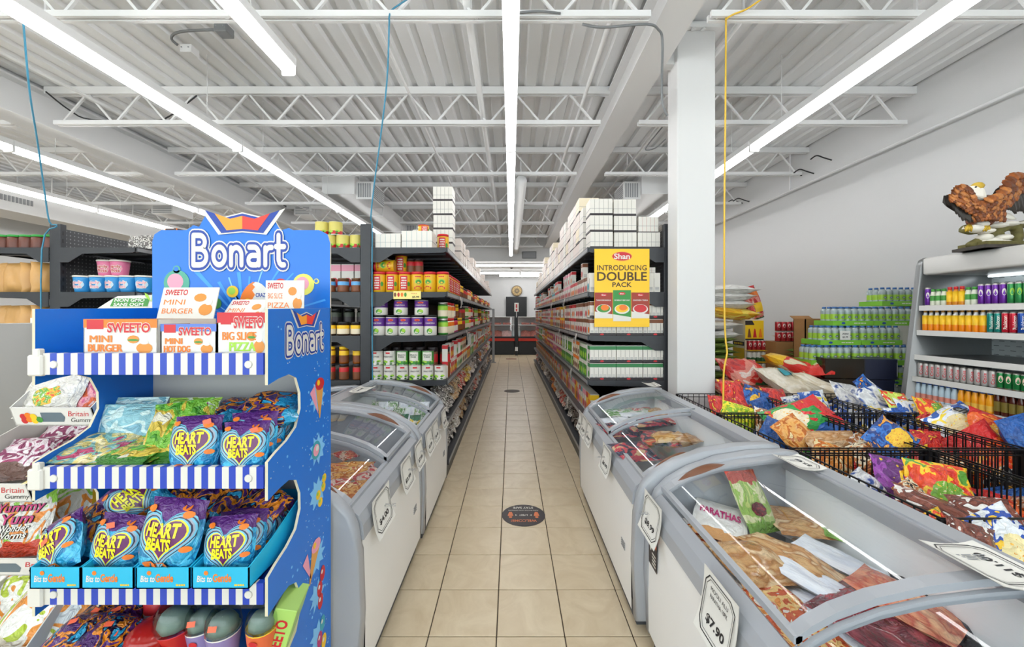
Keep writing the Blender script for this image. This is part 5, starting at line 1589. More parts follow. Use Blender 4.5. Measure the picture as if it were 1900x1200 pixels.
mar = pmat('film_maroon', ['#7a1f30', '#8f2a3c', '#5c1626', '#a83a46'], 3, .18, crinkle=.9, soft=True)
sal = pmat('film_salmon', ['#d9785a', '#e89a72', '#c85a44', '#efb48a'], 3, .22, soft=True)
nvy = pmat('film_navy', ['#24243c', '#2f2f4c', '#b83a4a', '#c9a27a'], 3, .22)
blk = pmat('film_black', ['#17171b', '#24242a', '#3a3a42', '#101014'], 4, .15, crinkle=.9, soft=True)
yel2 = pmat('film_yellow_pack', ['#f0d02a', '#f4dc5a', '#e8b81c', '#efe9d0'], 3, .25, patch=['#a86a3a', '#d8c09a', '#6a4a2a'], top='#3f7a5a')
grw = pmat('film_green_white', ['#dfe6da', '#7fae6a', '#eef0ea', '#4f8a4a'], 3, .28)
red2 = pmat('film_red_pack', ['#b02a3a', '#d85a5a', '#e8c8b8', '#8a1c2a'], 3, .25)
orn = pmat('film_fried', ['#d9863c', '#e8a85a', '#c06a2a', '#f0c890', '#b8262f'], 5, .25, crinkle=.9)
def lay(px, py, z, w, h, yaw, m, label, tx=0, ty=0, me=None, txt=None, th=.8):
    z += .035
    w *= 1.12
    h *= 1.12
    Y = (H - z) * F / (py - 585)
    me = me or FLAT[R.randrange(3)]
    o = inst('frozen_packet', me, None, at(px, py, Y), (tx, ty, yaw), (w / .2, h / .26, th), [m])
    tag(o, label, 'packet')
    if txt:
        k = MB()
        zf = BAGZ[me.name][2]
        for t_, ww, hh, y, c in txt:
            k.text(t_, ww, hh, c, None, .03, 0, (0, y, 0), lambda p: (p[0], p[1], zf(p[0], p[1]) + .006))
        k.obj('printed_label', o)
    return o
lay(1335, 965, .59, .17, .23, -.5, par, 'white flatbread packet lettered parathas at the freezer corner', .1, .1, txt=[('PARATHAS', .15, .04, .02, cmag), ])
_o = inst('frozen_packet', FLAT[0], None, at(1395, 928, 1.60), (.95, .1, .35), (.85, .9, .8), [grn])
tag(_o, 'green and red edged frozen packet with maroon emblem, leaning up', 'packet')
MB().add([(.0 + .045 * math.cos(a * PI / 4), -.04 + .03 * math.sin(a * PI / 4), BAGZ[_o.data.name][2](0, -.04) + .008) for a in range(8)], [tuple(range(8))], mar).obj('emblem', _o)
lay(1500, 972, .58, .24, .2, -.25, bread, 'flatbread packet in the far middle of nearer freezer', .05)
lay(1565, 975, .60, .15, .2, -1.2, grn, 'green frozen packet with red edge near the freezer back wall', .2, -.1)
lay(1395, 1040, .585, .2, .19, .15, bread, 'big round flatbread packet along the freezer front', .1, .05, BAG[2])
lay(1462, 1030, .58, .12, .26, .45, bread, 'folded flatbread packet in the middle of the freezer', 0, .1, BAG[4])
lay(1505, 1075, .585, .1, .24, .5, breadw, 'plain white card pack lying between flatbreads, nearer one', .05, 0)
lay(1568, 1045, .58, .1, .25, .5, breadw, 'plain white card pack lying between flatbreads, farther one', .05, 0)
lay(1625, 1035, .54, .14, .24, .5, bread2, 'flatbread packet with white end along the freezer back', 0)
lay(1305, 985, .55, .12, .16, 0, org, 'orange food packet tucked in the freezer front corner', 0)
lay(1425, 1105, .56, .15, .16, .2, org, 'orange noodle packet under the middle glass divider', 0)
lay(1470, 975, .5, .2, .24, .2, par, 'white flatbread packet below the leaning green one')
lay(1480, 1165, .55, .16, .2, .2, org, 'white and orange packet just past the divider', 0)
lay(1530, 1140, .55, .12, .22, .4, breadw, 'pale card pack just past the divider')
lay(1640, 1160, .57, .24, .24, .5, mar, 'maroon glossy frozen packet in the nearest lid', .1, .05, BAG[0])
lay(1675, 1120, .60, .17, .2, .6, sal, 'salmon coloured frozen packet on the maroon one', .2, .1, BAG[3])
lay(1770, 1125, .58, .2, .25, -.4, blk, 'black plastic frozen packet against the freezer back', .2, -.1, BAG[1])
lay(1610, 1090, .55, .2, .16, .1, par, 'pale grey frozen packet with pink emblem below the divider')
lay(1560, 1190, .53, .18, .22, .3, par, 'white frozen packet with printed ring in the nearest lid')
lay(1700, 1190, .5, .2, .22, .2, blk, 'dark frozen packet lowest in the nearest lid')
# far right freezer
for px, py, w, h, a, m, lab in ((1150, 795, .22, .26, .15, nvy, 'navy box of frozen snacks by the front glass'), (1200, 780, .25, .22, .2, nvy, 'navy and red frozen box in the middle'), (1235, 770, .25, .25, -.1, bread, 'tan frozen packet in the far freezer centre'),
                                (1185, 762, .22, .2, 0, red2, 'red frozen packet near the divider'), (1225, 750, .24, .22, .3, red2, 'red and tan frozen packet behind the divider'), (1268, 785, .12, .34, .5, red2, 'long pink frozen packet along the freezer back'), (1250, 815, .28, .14, .1, bread, 'flat tan frozen packet by the brown handle'), (1175, 835, .2, .2, .2, nvy, 'navy frozen packet in the nearest front corner'), (1225, 815, .2, .2, -.2, nvy, 'navy frozen packet under the tan one'),
                                (1150, 762, .25, .3, 0, grw, 'green and white frozen packet at the far front'), (1180, 758, .25, .3, .1, grw, 'green leafy frozen packet in the far half'), (1218, 756, .3, .3, 0, grw, 'green and white frozen packet by the far back'), (1148, 782, .25, .2, .2, breadw, 'pale blue frozen box at the divider'), (1186, 775, .22, .2, .1, breadw, 'white frozen box in the far half')):
    lay(px, py + (6 if py < 760 else 0), .64, w, h, a, m, lab + ', freezer by column', R.uniform(-.05, .15), 0, FLAT[R.randrange(3)] if m is not bread else BAG[R.randrange(3)], None, 1.0)
# left far freezer: rows of packets
for i in range(6):
    x, y = -.70 - i * .083, 2.78 - .0
    for r_, (yy, m, nm) in enumerate(((2.70, yel2, 'yellow'), (2.88, yel2, 'green-topped yellow'), (3.06, grw, 'grey-green'), (3.2, grw, 'pale'))):
        o = inst('frozen_packet', BAG[i], None, (x - .01 * (i % 2), yy + .01 * (i % 2), .615 + .014 * r_), (.75, 0, R.uniform(-.15, .15)), (.42, .75, .5), [m if r_ < 2 else (breadw if (i + r_) % 2 else grw)])
        tag(o, '%s frozen packet in the %s rank of the freezer, %s from aisle glass' % (nm, ORD[r_], ORD[i]), 'packet', 'ranked frozen packets')
# left near freezer
for px, py, w, h, a, m, lab in ((640, 875, .26, .2, .2, orn, 'orange fried snack packet in the freezer behind the display, farthest'), (655, 915, .24, .18, .5, orn, 'orange fried snack packet along the front glass'), (625, 935, .2, .22, -.3, orn, 'orange fried snack packet nearest the blue display'), (618, 905, .16, .2, .6, red2, 'red frozen packet between fried snack packets'), (680, 880, .14, .16, .8, red2, 'red and white frozen packet by the divider'), (640, 842, .1, .14, .9, red2, 'red frozen packet corner poking from the frost')):
    lay(px, py, .56, w, h, a, m, lab, .05, 0, BAG[R.randrange(4)] if m is orn else None)
frost = mat('frost_white', '#eef1f4', .7, bump=.4, bs=14)
tag(MB().grid(lambda u, v: (-1.16 + .5 * u, 2.0 + .42 * v, .5 + .02 * math.sin(5 * u + 2 * v) * math.cos(7 * v)), 10, 8, frost).obj('frost'), 'white frost bed in the freezer behind the display', 'frost', kind='stuff')
for i, (x, y, m, lab) in enumerate(((-2.85, 2.35, sal, 'salmon frozen packet in the next aisle freezer'), (-2.95, 2.15, red2, 'red frozen packet in the next aisle freezer'), (-2.75, 2.6, red2, 'red and tan frozen packet in the next aisle freezer, farther one'), (-2.7, 2.1, orn, 'orange frozen packet in the next aisle freezer'), (-1.6, 2.9, grw, 'green frozen packet in the backed-up freezer'), (-1.55, 3.15, breadw, 'white frozen packet in the backed-up freezer'))):
    tag(inst('frozen_packet', BAG[i % 6], None, (x, y, .56), (.1, 0, .4 * i), (1.2, 1, .9), [m]), lab, 'packet')
# ================================================================ WIRE BASKETS
wire = mat('black_wire', '#131316', .4, .3)
BX = [(1.335, 1.955), (1.985, 2.405), (2.44, 2.97)]
BY = [(1.238, 1.868), (1.896, 2.546), (2.58, 3.21)]
ZB, ZT = .36, .80
def panel(w, up=0):
    m = MB()
    n = int(w / .042)
    for i in range(n + 1):
        x = i * w / n
        m.box(x - .0021, x + .0021, -.0021, .0021, ZB, ZT, wire)
    for z in (ZT, ZT - .024, ZT - .2, ZB):
        r = .0028 if z > ZT - .03 else .0018
        m.box(0, w, -r + (.004 if z < ZT - .03 else 0), r + (.004 if z < ZT - .03 else 0), z - r, z + r, wire)
    return m
def basket(xb, yb, label):
    w, d = xb[1] - xb[0], yb[1] - yb[0]
    t = E('wire_basket', label, 'basket', (xb[0], yb[0], 0), (0, 0, 0), 'black wire dump baskets')
    key = 'wire_panel'
    a = panel(w).mesh(key)
    inst('front_panel', a, t)
    inst('back_panel', a, t, (0, d, 0))
    b = panel(d).mesh(key)
    inst('side_panel', b, t, (0, 0, 0), (0, 0, PI / 2))
    inst('side_panel', b, t, (w, 0, 0), (0, 0, PI / 2))
    f = MB()
    for i in range(int(w / .05) + 1):
        x = min(w, i * .05)
        f.box(x - .002, x + .002, 0, d, ZB - .002, ZB + .002, wire)
    f.obj('wire_floor', t)
    for x in (0, w):
        for y in (0, d):
            MB().box(x - .008, x + .008, y - .008, y + .008, 0, ZT, wire).obj('leg', t)
CN = ['beside the freezers', 'in the middle column', 'alongside the drinks cooler']
RN = ['front', 'middle', 'rear']
for i, xb in enumerate(BX):
    for j, yb in enumerate(BY):
        basket(xb, yb, 'black wire basket of snack packets, %s row, %s' % (RN[j], CN[i]))
# snack bags: film, then where each one lies
K = dict(
    yg=pmat('chips_lime', ['#d9d81f', '#8fbb28', '#f2e535', '#3c9038'], 4.3, .15),
    bo=pmat('chips_blue_orange', ['#1b4fa0', '#2a6fc4', '#123a80', '#e8a03a'], 3.8, .15, patch=['#e8923a', '#f2c23a', '#c85a1c'], pc=(.55, .35)),
    gr=pmat('chips_green_red', ['#1f8a3a', '#2fa04a', '#d8262c', '#f0a02a'], 3.2, .15, top='#d8262c', patch=['#f0c040', '#f2e6c8', '#e8a030'], pc=(.5, .25)),
    rd=pmat('chips_red', ['#c81f26', '#e03a2c', '#b01820', '#f2c22a'], 4.1, .15),
    ry=pmat('chips_red_yellow', ['#d8281e', '#e8481c', '#f4c020', '#5a9a34'], 3.8, .15, patch=['#f2c23a', '#7ab03a', '#f0e0b0']),
    wb=pmat('chips_white_blue', ['#eceef0', '#dfe3ea', '#1f4aa8', '#f2c42a'], 3.8, .15, bot='#1d4a9c', patch=['#f2b83a', '#e8d8a0', '#d8902a']),
    bw=pmat('chips_blue_white', ['#1c4c9e', '#2860b8', '#e8ecf2', '#f0d23a'], 3.5, .15, patch=['#f0b03a', '#e2d2a2', '#f6e060']),
    sv=pmat('chips_silver', ['#d9dadc', '#c4c6ca', '#eceded', '#2a4f9a'], 3.5, .15, soft=True),
    lm=pmat('chips_limewhite', ['#b5d82a', '#d8ea6a', '#e84a2a', '#f2f2e2'], 3.5, .15),
    og=pmat('chips_orange', ['#e8501a', '#f06a22', '#d83c18', '#f2a030'], 3.2, .18, top='#c8201f', patch=['#f2ead8', '#f2b040', '#e8d8b8'], pc=(.4, .3), pr=.2),
    pp=pmat('chips_purple', ['#7a2a8a', '#8f3aa0', '#5f1f70', '#f0c42a'], 2.9, .15, patch=['#f0c83a', '#e8b080', '#d88a5a'], pc=(.5, .22)),
    ch=pmat('bag_chocolate', ['#f0ece8', '#6a3428', '#8a4a3a', '#efeae4'], 3.5, .15),
    tan=pmat('bag_loaf', ['#cf9a62', '#deb07c', '#c08850', '#e8c8a0'], 2.9, .15, soft=True),
    bun=pmat('bag_bun', ['#9a5a30', '#b8743e', '#efe6d8', '#7a4422'], 3.8, .15),
    brd=pmat('bag_toast', ['#e08a34', '#efb060', '#c86a20', '#f2d8a0'], 3.8, .15, bot='#3f9a3a', bf=.25),
    bl=pmat('chips_plain_blue', ['#1d55a4', '#2563b6', '#184a92', '#2d6cc0'], 2.9, .15, soft=True),
    nt=pmat('chips_nut', ['#8a3a24', '#c87a3a', '#e8d8b8', '#3a2018'], 7.2, .15),
)
def chip(px, py, Y, wp, hp, roll, tilt, m, label, yaw=0, me=None, txt=None, th=None, name='snack_bag'):
    if Y is None:
        Y = (H - .725) * F / (py - 585)
    w, h = wp * 1.07 * Y / F, hp * 1.07 * Y / F
    me = me or BAG[R.randrange(6)]
    e = Euler((PI / 2 - tilt, 0, yaw)).to_matrix() @ Matrix.Rotation(roll, 3, 'Z')
    o = inst(name, me, None, at(px, py, Y), e.to_euler(), (w / .2, h / .26, th or min(w, h) / .19), [K[m]])
    tag(o, label, 'snack bag', 'snack bags in the wire baskets' if 'deep in' in label else None)
    if txt:
        k = MB()
        zf = BAGZ[me.name][2]
        t_, ww, hh, y, c = txt
        fn = lambda p: (p[0], p[1], zf(p[0], p[1]) + .005 + p[2])
        k.text(t_, ww, hh, cw, None, .06, .1, (0, y, 0), fn, .02).text(t_, ww, hh, c, None, .03, .1, (0, y, .003), fn, .02)
        k.obj('printed_label', o)
    return o
# rear row
chip(1338, 762, None, 60, 38, 1.4, .7, 'rd', 'red snack bag half hidden past the freezer rail, rear basket')
chip(1400, 742, 3.10, 44, 50, -.5, .6, 'bo', 'blue snack bag with orange picture above the lime one')
chip(1360, 735, 3.12, 70, 40, 1.5, .8, 'rd', 'red and cream bag under the sacks in the rear basket')
chip(1440, 748, 3.10, 70, 40, 1.4, .9, 'rd', 'dark red bag behind the green one in the rear basket')
chip(1420, 758, None, 40, 40, .3, .6, 'bl', 'small blue bag wedged beside the lime one')
chip(1480, 755, 3.05, 50, 40, .1, .4, 'sv', 'pale blue-grey bag standing in the rear basket')
chip(1512, 752, 3.00, 48, 50, .1, .3, 'bw', 'blue edged bag with yellow picture in the rear middle basket')
chip(1577, 737, 3.09, 75, 46, 1.2, 1.0, 'sv', 'white silvery bag lying on top of rear middle basket')
chip(1560, 770, 3.15, 66, 56, .4, .5, 'wb', 'white bag with blue and yellow print behind the wires')
chip(1627, 742, 2.86, 66, 50, -.9, .6, 'sv', 'white bag with blue crest poking upright by black boxes')
chip(1613, 727, 2.90, 26, 58, .55, .2, 'bo', 'narrow blue and orange bag sticking up in front of the navy box')
chip(1668, 752, 2.73, 66, 40, 1.3, .9, 'lm', 'lime green snack bag lying beside the cooler, rear basket')
chip(1735, 770, 2.50, 80, 44, 1.2, .9, 'ry', 'red and yellow snack bag lying in the rear basket by the cooler')
# middle row
chip(1368, 782, None, 58, 62, -.35, .5, 'yg', 'round lime yellow snack bag bulging beside the freezer rail')
chip(1420, 786, None, 70, 34, 1.2, .9, 'bun', 'bag of brown buns below the lime bag')
chip(1485, 778, 2.55, 70, 130, -1.25, .9, 'gr', 'green red and orange snack bag sprawled across the middle basket')
chip(1440, 800, None, 56, 44, .8, .9, 'bl', 'plain blue bag under the bag of buns')
chip(1482, 812, None, 56, 74, .5, .55, 'brd', 'clear bag of orange toast with green end standing askew')
chip(1520, 793, None, 60, 110, 1.7, 1.0, 'bl', 'dark blue bag with grey label lying behind the loaf')
chip(1545, 818, None, 96, 40, .0, .8, 'tan', 'long tan loaf bag lying in the middle basket', 0, BAG[0])
chip(1605, 822, None, 50, 40, .5, .8, 'bun', 'brown roll bag at the end of the loaf')
chip(1650, 815, 2.03, 84, 60, .6, .8, 'bo', 'blue bag with orange noodle picture beside the rolls')
chip(1600, 785, 2.95, 70, 70, .3, .5, 'wb', 'white and blue snack bag behind the wires, middle row')
chip(1640, 790, 2.78, 70, 80, -.4, .5, 'bw', 'blue white snack bag leaning on the white one')
chip(1692, 800, 2.61, 80, 84, .05, .25, 'bw', 'blue lettered snack bag upright behind the wires', 0, BAG[0], ('chulbule', .16, .04, -.06, ink))
chip(1745, 790, 2.46, 56, 56, .4, .5, 'rd', 'red biscuit bag between the blue lettered bags')
chip(1790, 790, 2.36, 76, 110, -1.2, .8, 'bw', 'blue and silver lettered bag lying on top of the middle column', 0, BAG[2], ('chulbule', .15, .05, .02, ink))
chip(1840, 862, 2.16, 90, 130, .5, .3, 'og', 'big orange lettered snack bag leaning out over the wires', -.25, BAG[0], ('chulbule', .17, .05, -.03, ink))
chip(1762, 845, 2.32, 70, 96, .1, .3, 'og', 'orange and white snack bag behind the wires of middle column')
chip(1725, 848, 2.15, 56, 90, -.1, .25, 'rd', 'red snack bag standing tall behind the wires of middle column')
chip(1855, 800, 2.25, 90, 60, -.6, .7, 'og', 'orange and white bag slumped near the cooler')
chip(1905, 815, 2.12, 70, 80, .2, .5, 'bl', 'blue bag at the frame edge near the cooler')
chip(1700, 775, 2.61, 76, 46, 1.3, .8, 'bw', 'blue and yellow bag behind the front rail beside the cooler')
# front row
chip(1545, 862, 2.00, 70, 70, -.3, .4, 'brd', 'bag of orange fried snacks just behind the front rail')
chip(1620, 846, 2.02, 120, 60, .35, .7, 'nt', 'bag of dark brown cookies behind the front rail')
chip(1592, 878, 1.98, 56, 60, .2, .4, 'rd', 'red snack bag behind the front rail under the cookies')
chip(1632, 888, 1.97, 66, 50, 0, .5, 'bl', 'blue snack bag behind the front rail low down')
chip(1690, 862, 2.00, 90, 70, .6, .6, 'rd', 'dark red snack bag to the cooler side of the cookies')
chip(1670, 902, None, 78, 96, -.2, .5, 'pp', 'purple snack bag with yellow top corner pointing up')
chip(1600, 905, None, 80, 50, .5, .9, 'sv', 'pale pink bag slipping behind the freezer rail')
chip(1745, 912, None, 110, 96, -.2, .5, 'ry', 'large red and yellow snack bag with white label')
chip(1698, 925, None, 50, 60, .4, .6, 'nt', 'dark nut bag squeezed beside the freezer rail')
chip(1745, 948, None, 130, 60, -.5, .9, 'ch', 'brown and white chocolate bag spread in the front basket')
chip(1830, 952, None, 110, 56, -.1, .8, 'ch', 'white chocolate bag with brown end by the front rail')
chip(1830, 960, 1.81, 110, 90, .1, .3, 'bl', 'plain blue snack bag behind the wires, front row')
chip(1890, 965, 1.74, 80, 100, .1, .3, 'bl', 'plain blue snack bag at the frame edge, front row')
chip(1740, 985, None, 70, 60, .3, .6, 'ry', 'red and green bag low at the freezer rail')
chip(1860, 1010, None, 110, 110, .3, .4, 'wb', 'white and blue snack bag right behind the nearest rail')
chip(1800, 1020, None, 80, 90, -.3, .4, 'ch', 'white and brown bag right behind the nearest rail')
fm = list(K)
for i, xb in enumerate(BX):
    for j, yb in enumerate(BY):
        for q in range(9):
            x, y = R.uniform(xb[0] + .13, xb[1] - .13), R.uniform(yb[0] + .13, yb[1] - .13)
            z = .40 + .033 * q
            m = R.choice(['bl', 'rd', 'bw', 'og', 'wb', 'ry', 'sv', 'nt', 'gr', 'bo'])
            o = inst('snack_bag', BAG[q % 6], None, (x, y, z), (R.uniform(-.5, .5), R.uniform(-.4, .4), R.uniform(0, 6)), (1.0, .95, 1.1), [K[m]])
            tag(o, 'snack bag deep in the %s basket %s, %s from its floor' % (RN[j], CN[i], ORD[q]), 'snack bag', 'snack bags deep in the baskets')
# ================================================================ DRINKS COOLER
grille_m, _t, _b = newmat('cooler_back')
_b.inputs['Roughness'].default_value = .4
_tc = nd(_t, 'ShaderNodeTexCoord')
_sc = nd(_t, 'ShaderNodeVectorMath', operation='MULTIPLY'); _sc.inputs[1].default_value = (1, 13, 26)
_t.links.new(_tc.outputs['Object'], _sc.inputs[0])
_s0 = nd(_t, 'ShaderNodeSeparateXYZ'); _t.links.new(_sc.outputs[0], _s0.inputs[0])
def _m2(op, a, b=0.0):
    q = nd(_t, 'ShaderNodeMath', operation=op)
    for i, z in enumerate((a, b)):
        if isinstance(z, (int, float)):
            q.inputs[i].default_value = z
        else:
            _t.links.new(z, q.inputs[i])
    return q.outputs[0]
_row = _m2('MODULO', _m2('FLOOR', _s0.outputs[2]), 2)
_fy = _m2('FRACT', _m2('ADD', _s0.outputs[1], _m2('MULTIPLY', _row, .5)))
_fz = _m2('FRACT', _s0.outputs[2])
_in = _m2('MULTIPLY', _m2('LESS_THAN', _m2('ABSOLUTE', _m2('SUBTRACT', _fy, .5)), .24), _m2('LESS_THAN', _m2('ABSOLUTE', _m2('SUBTRACT', _fz, .5)), .06))
_mx = nd(_t, 'ShaderNodeMix', data_type='RGBA')
_t.links.new(_in, _mx.inputs[0]); _mx.inputs[6].default_value = lin('#c3cbcd'); _mx.inputs[7].default_value = lin('#5d6567')
_t.links.new(_mx.outputs[2], _b.inputs['Base Color'])
cy0_, cy1_ = .9, 3.5
co_ = E('drinks_cooler', 'open steel drinks cooler stocked with cans and bottles, eagle statue on its top', 'cooler', (3.9, cy1_, 0))
def cpart(mb, name, parent=co_):
    o = mb.obj(name, parent)
    if parent is co_:
        o.matrix_parent_inverse = Matrix.Translation((-3.9, -cy1_, 0))
    return o
SP = [(3.30, 0), (3.30, .62), (3.42, .72), (3.545, 1.86), (3.565, 1.91), (3.60, 1.93), (4.26, 1.93), (4.26, 0)]
XZc = Matrix(((1, 0, 0, 0), (0, 0, -1, cy1_), (0, 1, 0, 0), (0, 0, 0, 1)))
cpart(MB().rprism(SP, .045, .008, stain, XZc), 'end_panel')
cpart(MB().box(4.16, 4.25, cy0_, cy1_ - .045, .3, 1.9, grille_m), 'back_panel')
cpart(MB().box(3.31, 4.2, cy0_, cy1_ - .045, 0, .60, mat('cooler_base', '#8f8d8a', .5)).box(3.295, 3.31, cy0_, cy1_ - .045, .5, .56, steelw), 'base')
cpart(MB().rbox(3.555, 4.25, cy0_, cy1_ - .045, 1.775, 1.925, .02, mat('cooler_white', '#d9d8d5', .35), 2), 'canopy')
cpart(MB().box(4.06, 4.1, cy0_ + .05, cy1_ - .1, 1.755, 1.77, mat('cooler_lamp', '#f4fbff', .5, emit=1.3)), 'canopy_lamp')
SH = [('A', 1.51, 3.53), ('B', 1.30, 3.51), ('C', 1.09, 3.49), ('D', .905, 3.47), ('deck', .715, 3.45)]
for nm, z, x in SH:
    b = MB().box(x, 4.16, cy0_, cy1_ - .05, z - .012, z, stain if nm != 'deck' else steelw)
    s_ = cpart(b, 'shelf')
    for k in range(3):
        ya, yb = cy1_ - .05 - .87 * (k + 1) + .006, cy1_ - .05 - .87 * k
        cpart(MB().box(x - .006, x, max(ya, cy0_), yb, z - .04, z + .004, mat('cooler_lip', '#dddcd9', .4)), 'shelf_lip', s_)
m = MB()
for y in (3.02, 2.15, 1.3):
    m.box(4.14, 4.16, y - .012, y + .012, .75, 1.72, rail)
tag(cpart(m, 'back_rail'), 'slotted grey uprights')
def can_(name, body, band=None, txt=None, tc=cw, d=.063, h=.155, emb=None, rough=.25):
    bm_ = mat(body[0], body[1], rough, .35)
    r = d / 2
    b = MB().lathe([(r * .8, 0), (r, .008), (r, h * .45), (r, h * .93), (r * .84, h)], 14, [tin, bm_, band or bm_, tin])
    out = [(name, b.mesh(name)), ('lid', MB().lathe([(r * .84, h), (r * .8, h + .002), (r * .74, h - .003)], 14, tin).mesh('lid'))]
    k = MB()
    if txt:
        k.text(txt, h * .62, d * .42, tc, None, .02, 0, (0, 0, 0), lambda p: (-p[1], -math.sqrt(max(r * r - p[1] ** 2, 0)) - .0012, h * .5 + p[0]))
    if emb:
        k.add([(.55 * r * math.cos(a * PI / 6), -math.sqrt(r * r - (.55 * r * math.cos(a * PI / 6)) ** 2) - .001, h * .58 + .026 * math.sin(a * PI / 6)) for a in range(12)], [tuple(range(12))], emb)
    if txt or emb:
        out.append(('printed_label', k.mesh('printed_label')))
    return out
def bot(name, cap, liq, lab, d=.064, h=.19, lz=(.2, .55), neck=.42, clear=None):
    r = d / 2
    b = MB().lathe([(r * .9, 0), (r, .006), (r, h * lz[0]), (r * 1.01, h * lz[1]), (r, h * .6), (r * neck * 1.1, h * .8), (r * neck, h * .86)], 12, [liq, liq, lab, liq, clear or liq, clear or liq])
    return [(name, b.mesh(name)), ('cap', MB().lathe([(r * neck * 1.12, h * .85), (r * neck * 1.12, h * .985), (r * neck * .9, h)], 10, cap).mesh('cap'))]
mgold = mat('cap_gold', '#b98a3e', .3, .5)
capb = mat('cap_blue', '#2a4f9a', .35)
c_pur, c_grn = can_('drink_can', ('can_purple', '#6a2a9a'), None, None, cw, emb=cw), can_('drink_can', ('can_green', '#2f8a4a'), None, None, cw, emb=clime)
c_teal = can_('drink_can', ('can_teal', '#16857a'), None, 'Rubicon')
c_red, c_blu = can_('drink_can', ('can_crimson', '#c22034'), None, 'Rubicon'), can_('drink_can', ('can_blue', '#1a4a9c'), None, 'Rubicon')
c_sil = can_('drink_can', ('can_silver', '#b9b5b3'), None, 'Coke', cr, .066, .12, None, .4)
c_gin = can_('drink_can', ('can_ginger', '#1f7a3e'), None, None, cw, .066, .12, emb=c_('badge_pink', '#e8c8b8'))
b_jui = bot('juice_bottle', cg, mat('juice_white', '#d8dcc8', .3), cg, .062, .14, (.3, .6), .66)
b_org = bot('juice_bottle', cr, mat('juice_amber', '#d9891c', .3), cy, .064, .15, (.2, .75), .6)
b_pet = bot('juice_bottle', mgold, mat('juice_orange', '#ef8a14', .25), cy, .066, .18, (.3, .72), .5, mat('bottle_neck', '#d8dadb', .15))
b_yog = bot('drink_bottle', capb, mat('yogurt_blue', '#b9cdda', .25), c_('label_peach', '#d88a7a'), .066, .16, (.1, .34), .62)
b_man = bot('drink_bottle', capb, mat('mango', '#f2a21c', .25), c_('label_amber', '#e8b84a'), .066, .16, (.1, .34), .62)
b_brn = bot('drink_bottle', mgold, mat('brew', '#4a1c12', .15), mat('brew_label', '#7a6a2a', .4), .062, .19, (.15, .52), .5)
R50 = (0, 0, -.87)
def rowc(z, x, y0, items, what, backs=1):
    y = y0
    cnt = {}
    for pr, nm, dd in items:
        cnt[nm] = cnt.get(nm, 0) + 1
        dd *= .64
        y -= dd / 2
        for b in range(backs + 1):
            put(pr, (x + .04 + b * (dd + .002), y, z + .001), '%s on the %s, %s of its kind%s' % (nm, what, ordn(cnt[nm] - 1), ', second rank' if b else ''), 'bottle' if 'bottle' in nm else 'can', 'drinks in the cooler', (0, 0, R50[2] + R.uniform(-.25, .25)), (.64, .64, 1))
        y -= dd / 2 + .003
y1 = 3.445
rowc(1.51, 3.535, y1, [(c_pur, 'purple can by the steel end', .066)] + [(b_jui, 'small green-capped bottle', .062)] * 3 + [(b_org, 'amber juice bottle', .064)] * 3 + [(b_jui, 'white green-capped bottle', .062)] * 2 + [(c_pur, 'tall purple can', .066)] * 4 + [(c_grn, 'tall green can', .066)] * 5, 'top cooler shelf', 0)
rowc(1.30, 3.515, y1, [(b_pet, 'orange juice bottle', .068)] * 10 + [(c_teal, 'teal can', .066)] * 2 + [(c_red, 'crimson can', .066)] * 2 + [(c_blu, 'blue can', .066)] * 2, 'second cooler shelf')
rowc(.905, 3.475, y1, [(c_sil, 'silver and red can', .068)] * 12 + [(c_gin, 'dark green can', .068)] * 6, 'fourth cooler shelf')
rowc(.715, 3.455, y1, [(b_yog, 'blue-capped pale bottle', .068)] * 7 + [(b_man, 'blue-capped orange bottle', .068)] * 5 + [(b_brn, 'gold-capped brown bottle', .064)] * 7, 'cooler bottom deck')
# ================================================================ WATER PACKS
wlime, wclr, wcap = mat('water_label', '#a2cc3c', .35), mat('water_clear', '#a3b0b0', .1), mat('water_cap', '#3a6aa8', .35)
wr_, wh_ = .0325, .19
wb_ = MB().lathe([(wr_ * .95, 0), (wr_, .01), (wr_, .06), (wr_, .115), (wr_, .15), (wr_ * .86, .161), (wr_ * .5, .17), (wr_ * .5, .174)], 10, [wclr, wclr, wlime, wclr, wclr, wclr, wclr])
wb_.lathe([(wr_ * .56, .173), (wr_ * .56, wh_), (wr_ * .45, wh_ + .001)], 8, wcap)
wb_.add([(.017 * math.cos(a * PI / 4), -wr_ - .0015, .084 + .01 * math.sin(a * PI / 4)) for a in range(8)], [tuple(range(8))], capb)
wb_.add([(.012 * math.cos(a * PI / 4), -wr_ - .002, .084 + .004 * math.sin(a * PI / 4)) for a in range(8)], [tuple(range(8))], cw)
wbm = wb_.mesh('bottle')
wfilm = glassmat('shrink_film', '#f4f8f6', 1.3, .12)
wtray = mat('water_tray', '#7fc23e', .35)
wt_ = MB().box(-.203, .203, -.137, .137, 0, .05, wtray)
wt_.add([(-.1 + .02 * math.cos(a * PI / 5), -.1378, .025 + .012 * math.sin(a * PI / 5)) for a in range(10)], [tuple(range(10))], capb)
wt_.bars(frame((.06, -.1378, .025), (1, 0, 0), (0, 0, 1)), 0, 0, .14, .018, 1, cw)
wt_.add([(.2036, -.02 * math.cos(a * PI / 5), .025 + .012 * math.sin(a * PI / 5)) for a in range(10)], [tuple(range(10))], capb)
wtm = wt_.mesh('film_base')
wfm = MB().grid(lambda u, v: ((u - .5) * .408, -.139, .05 + v * .09), 1, 1, wfilm).mesh('film')
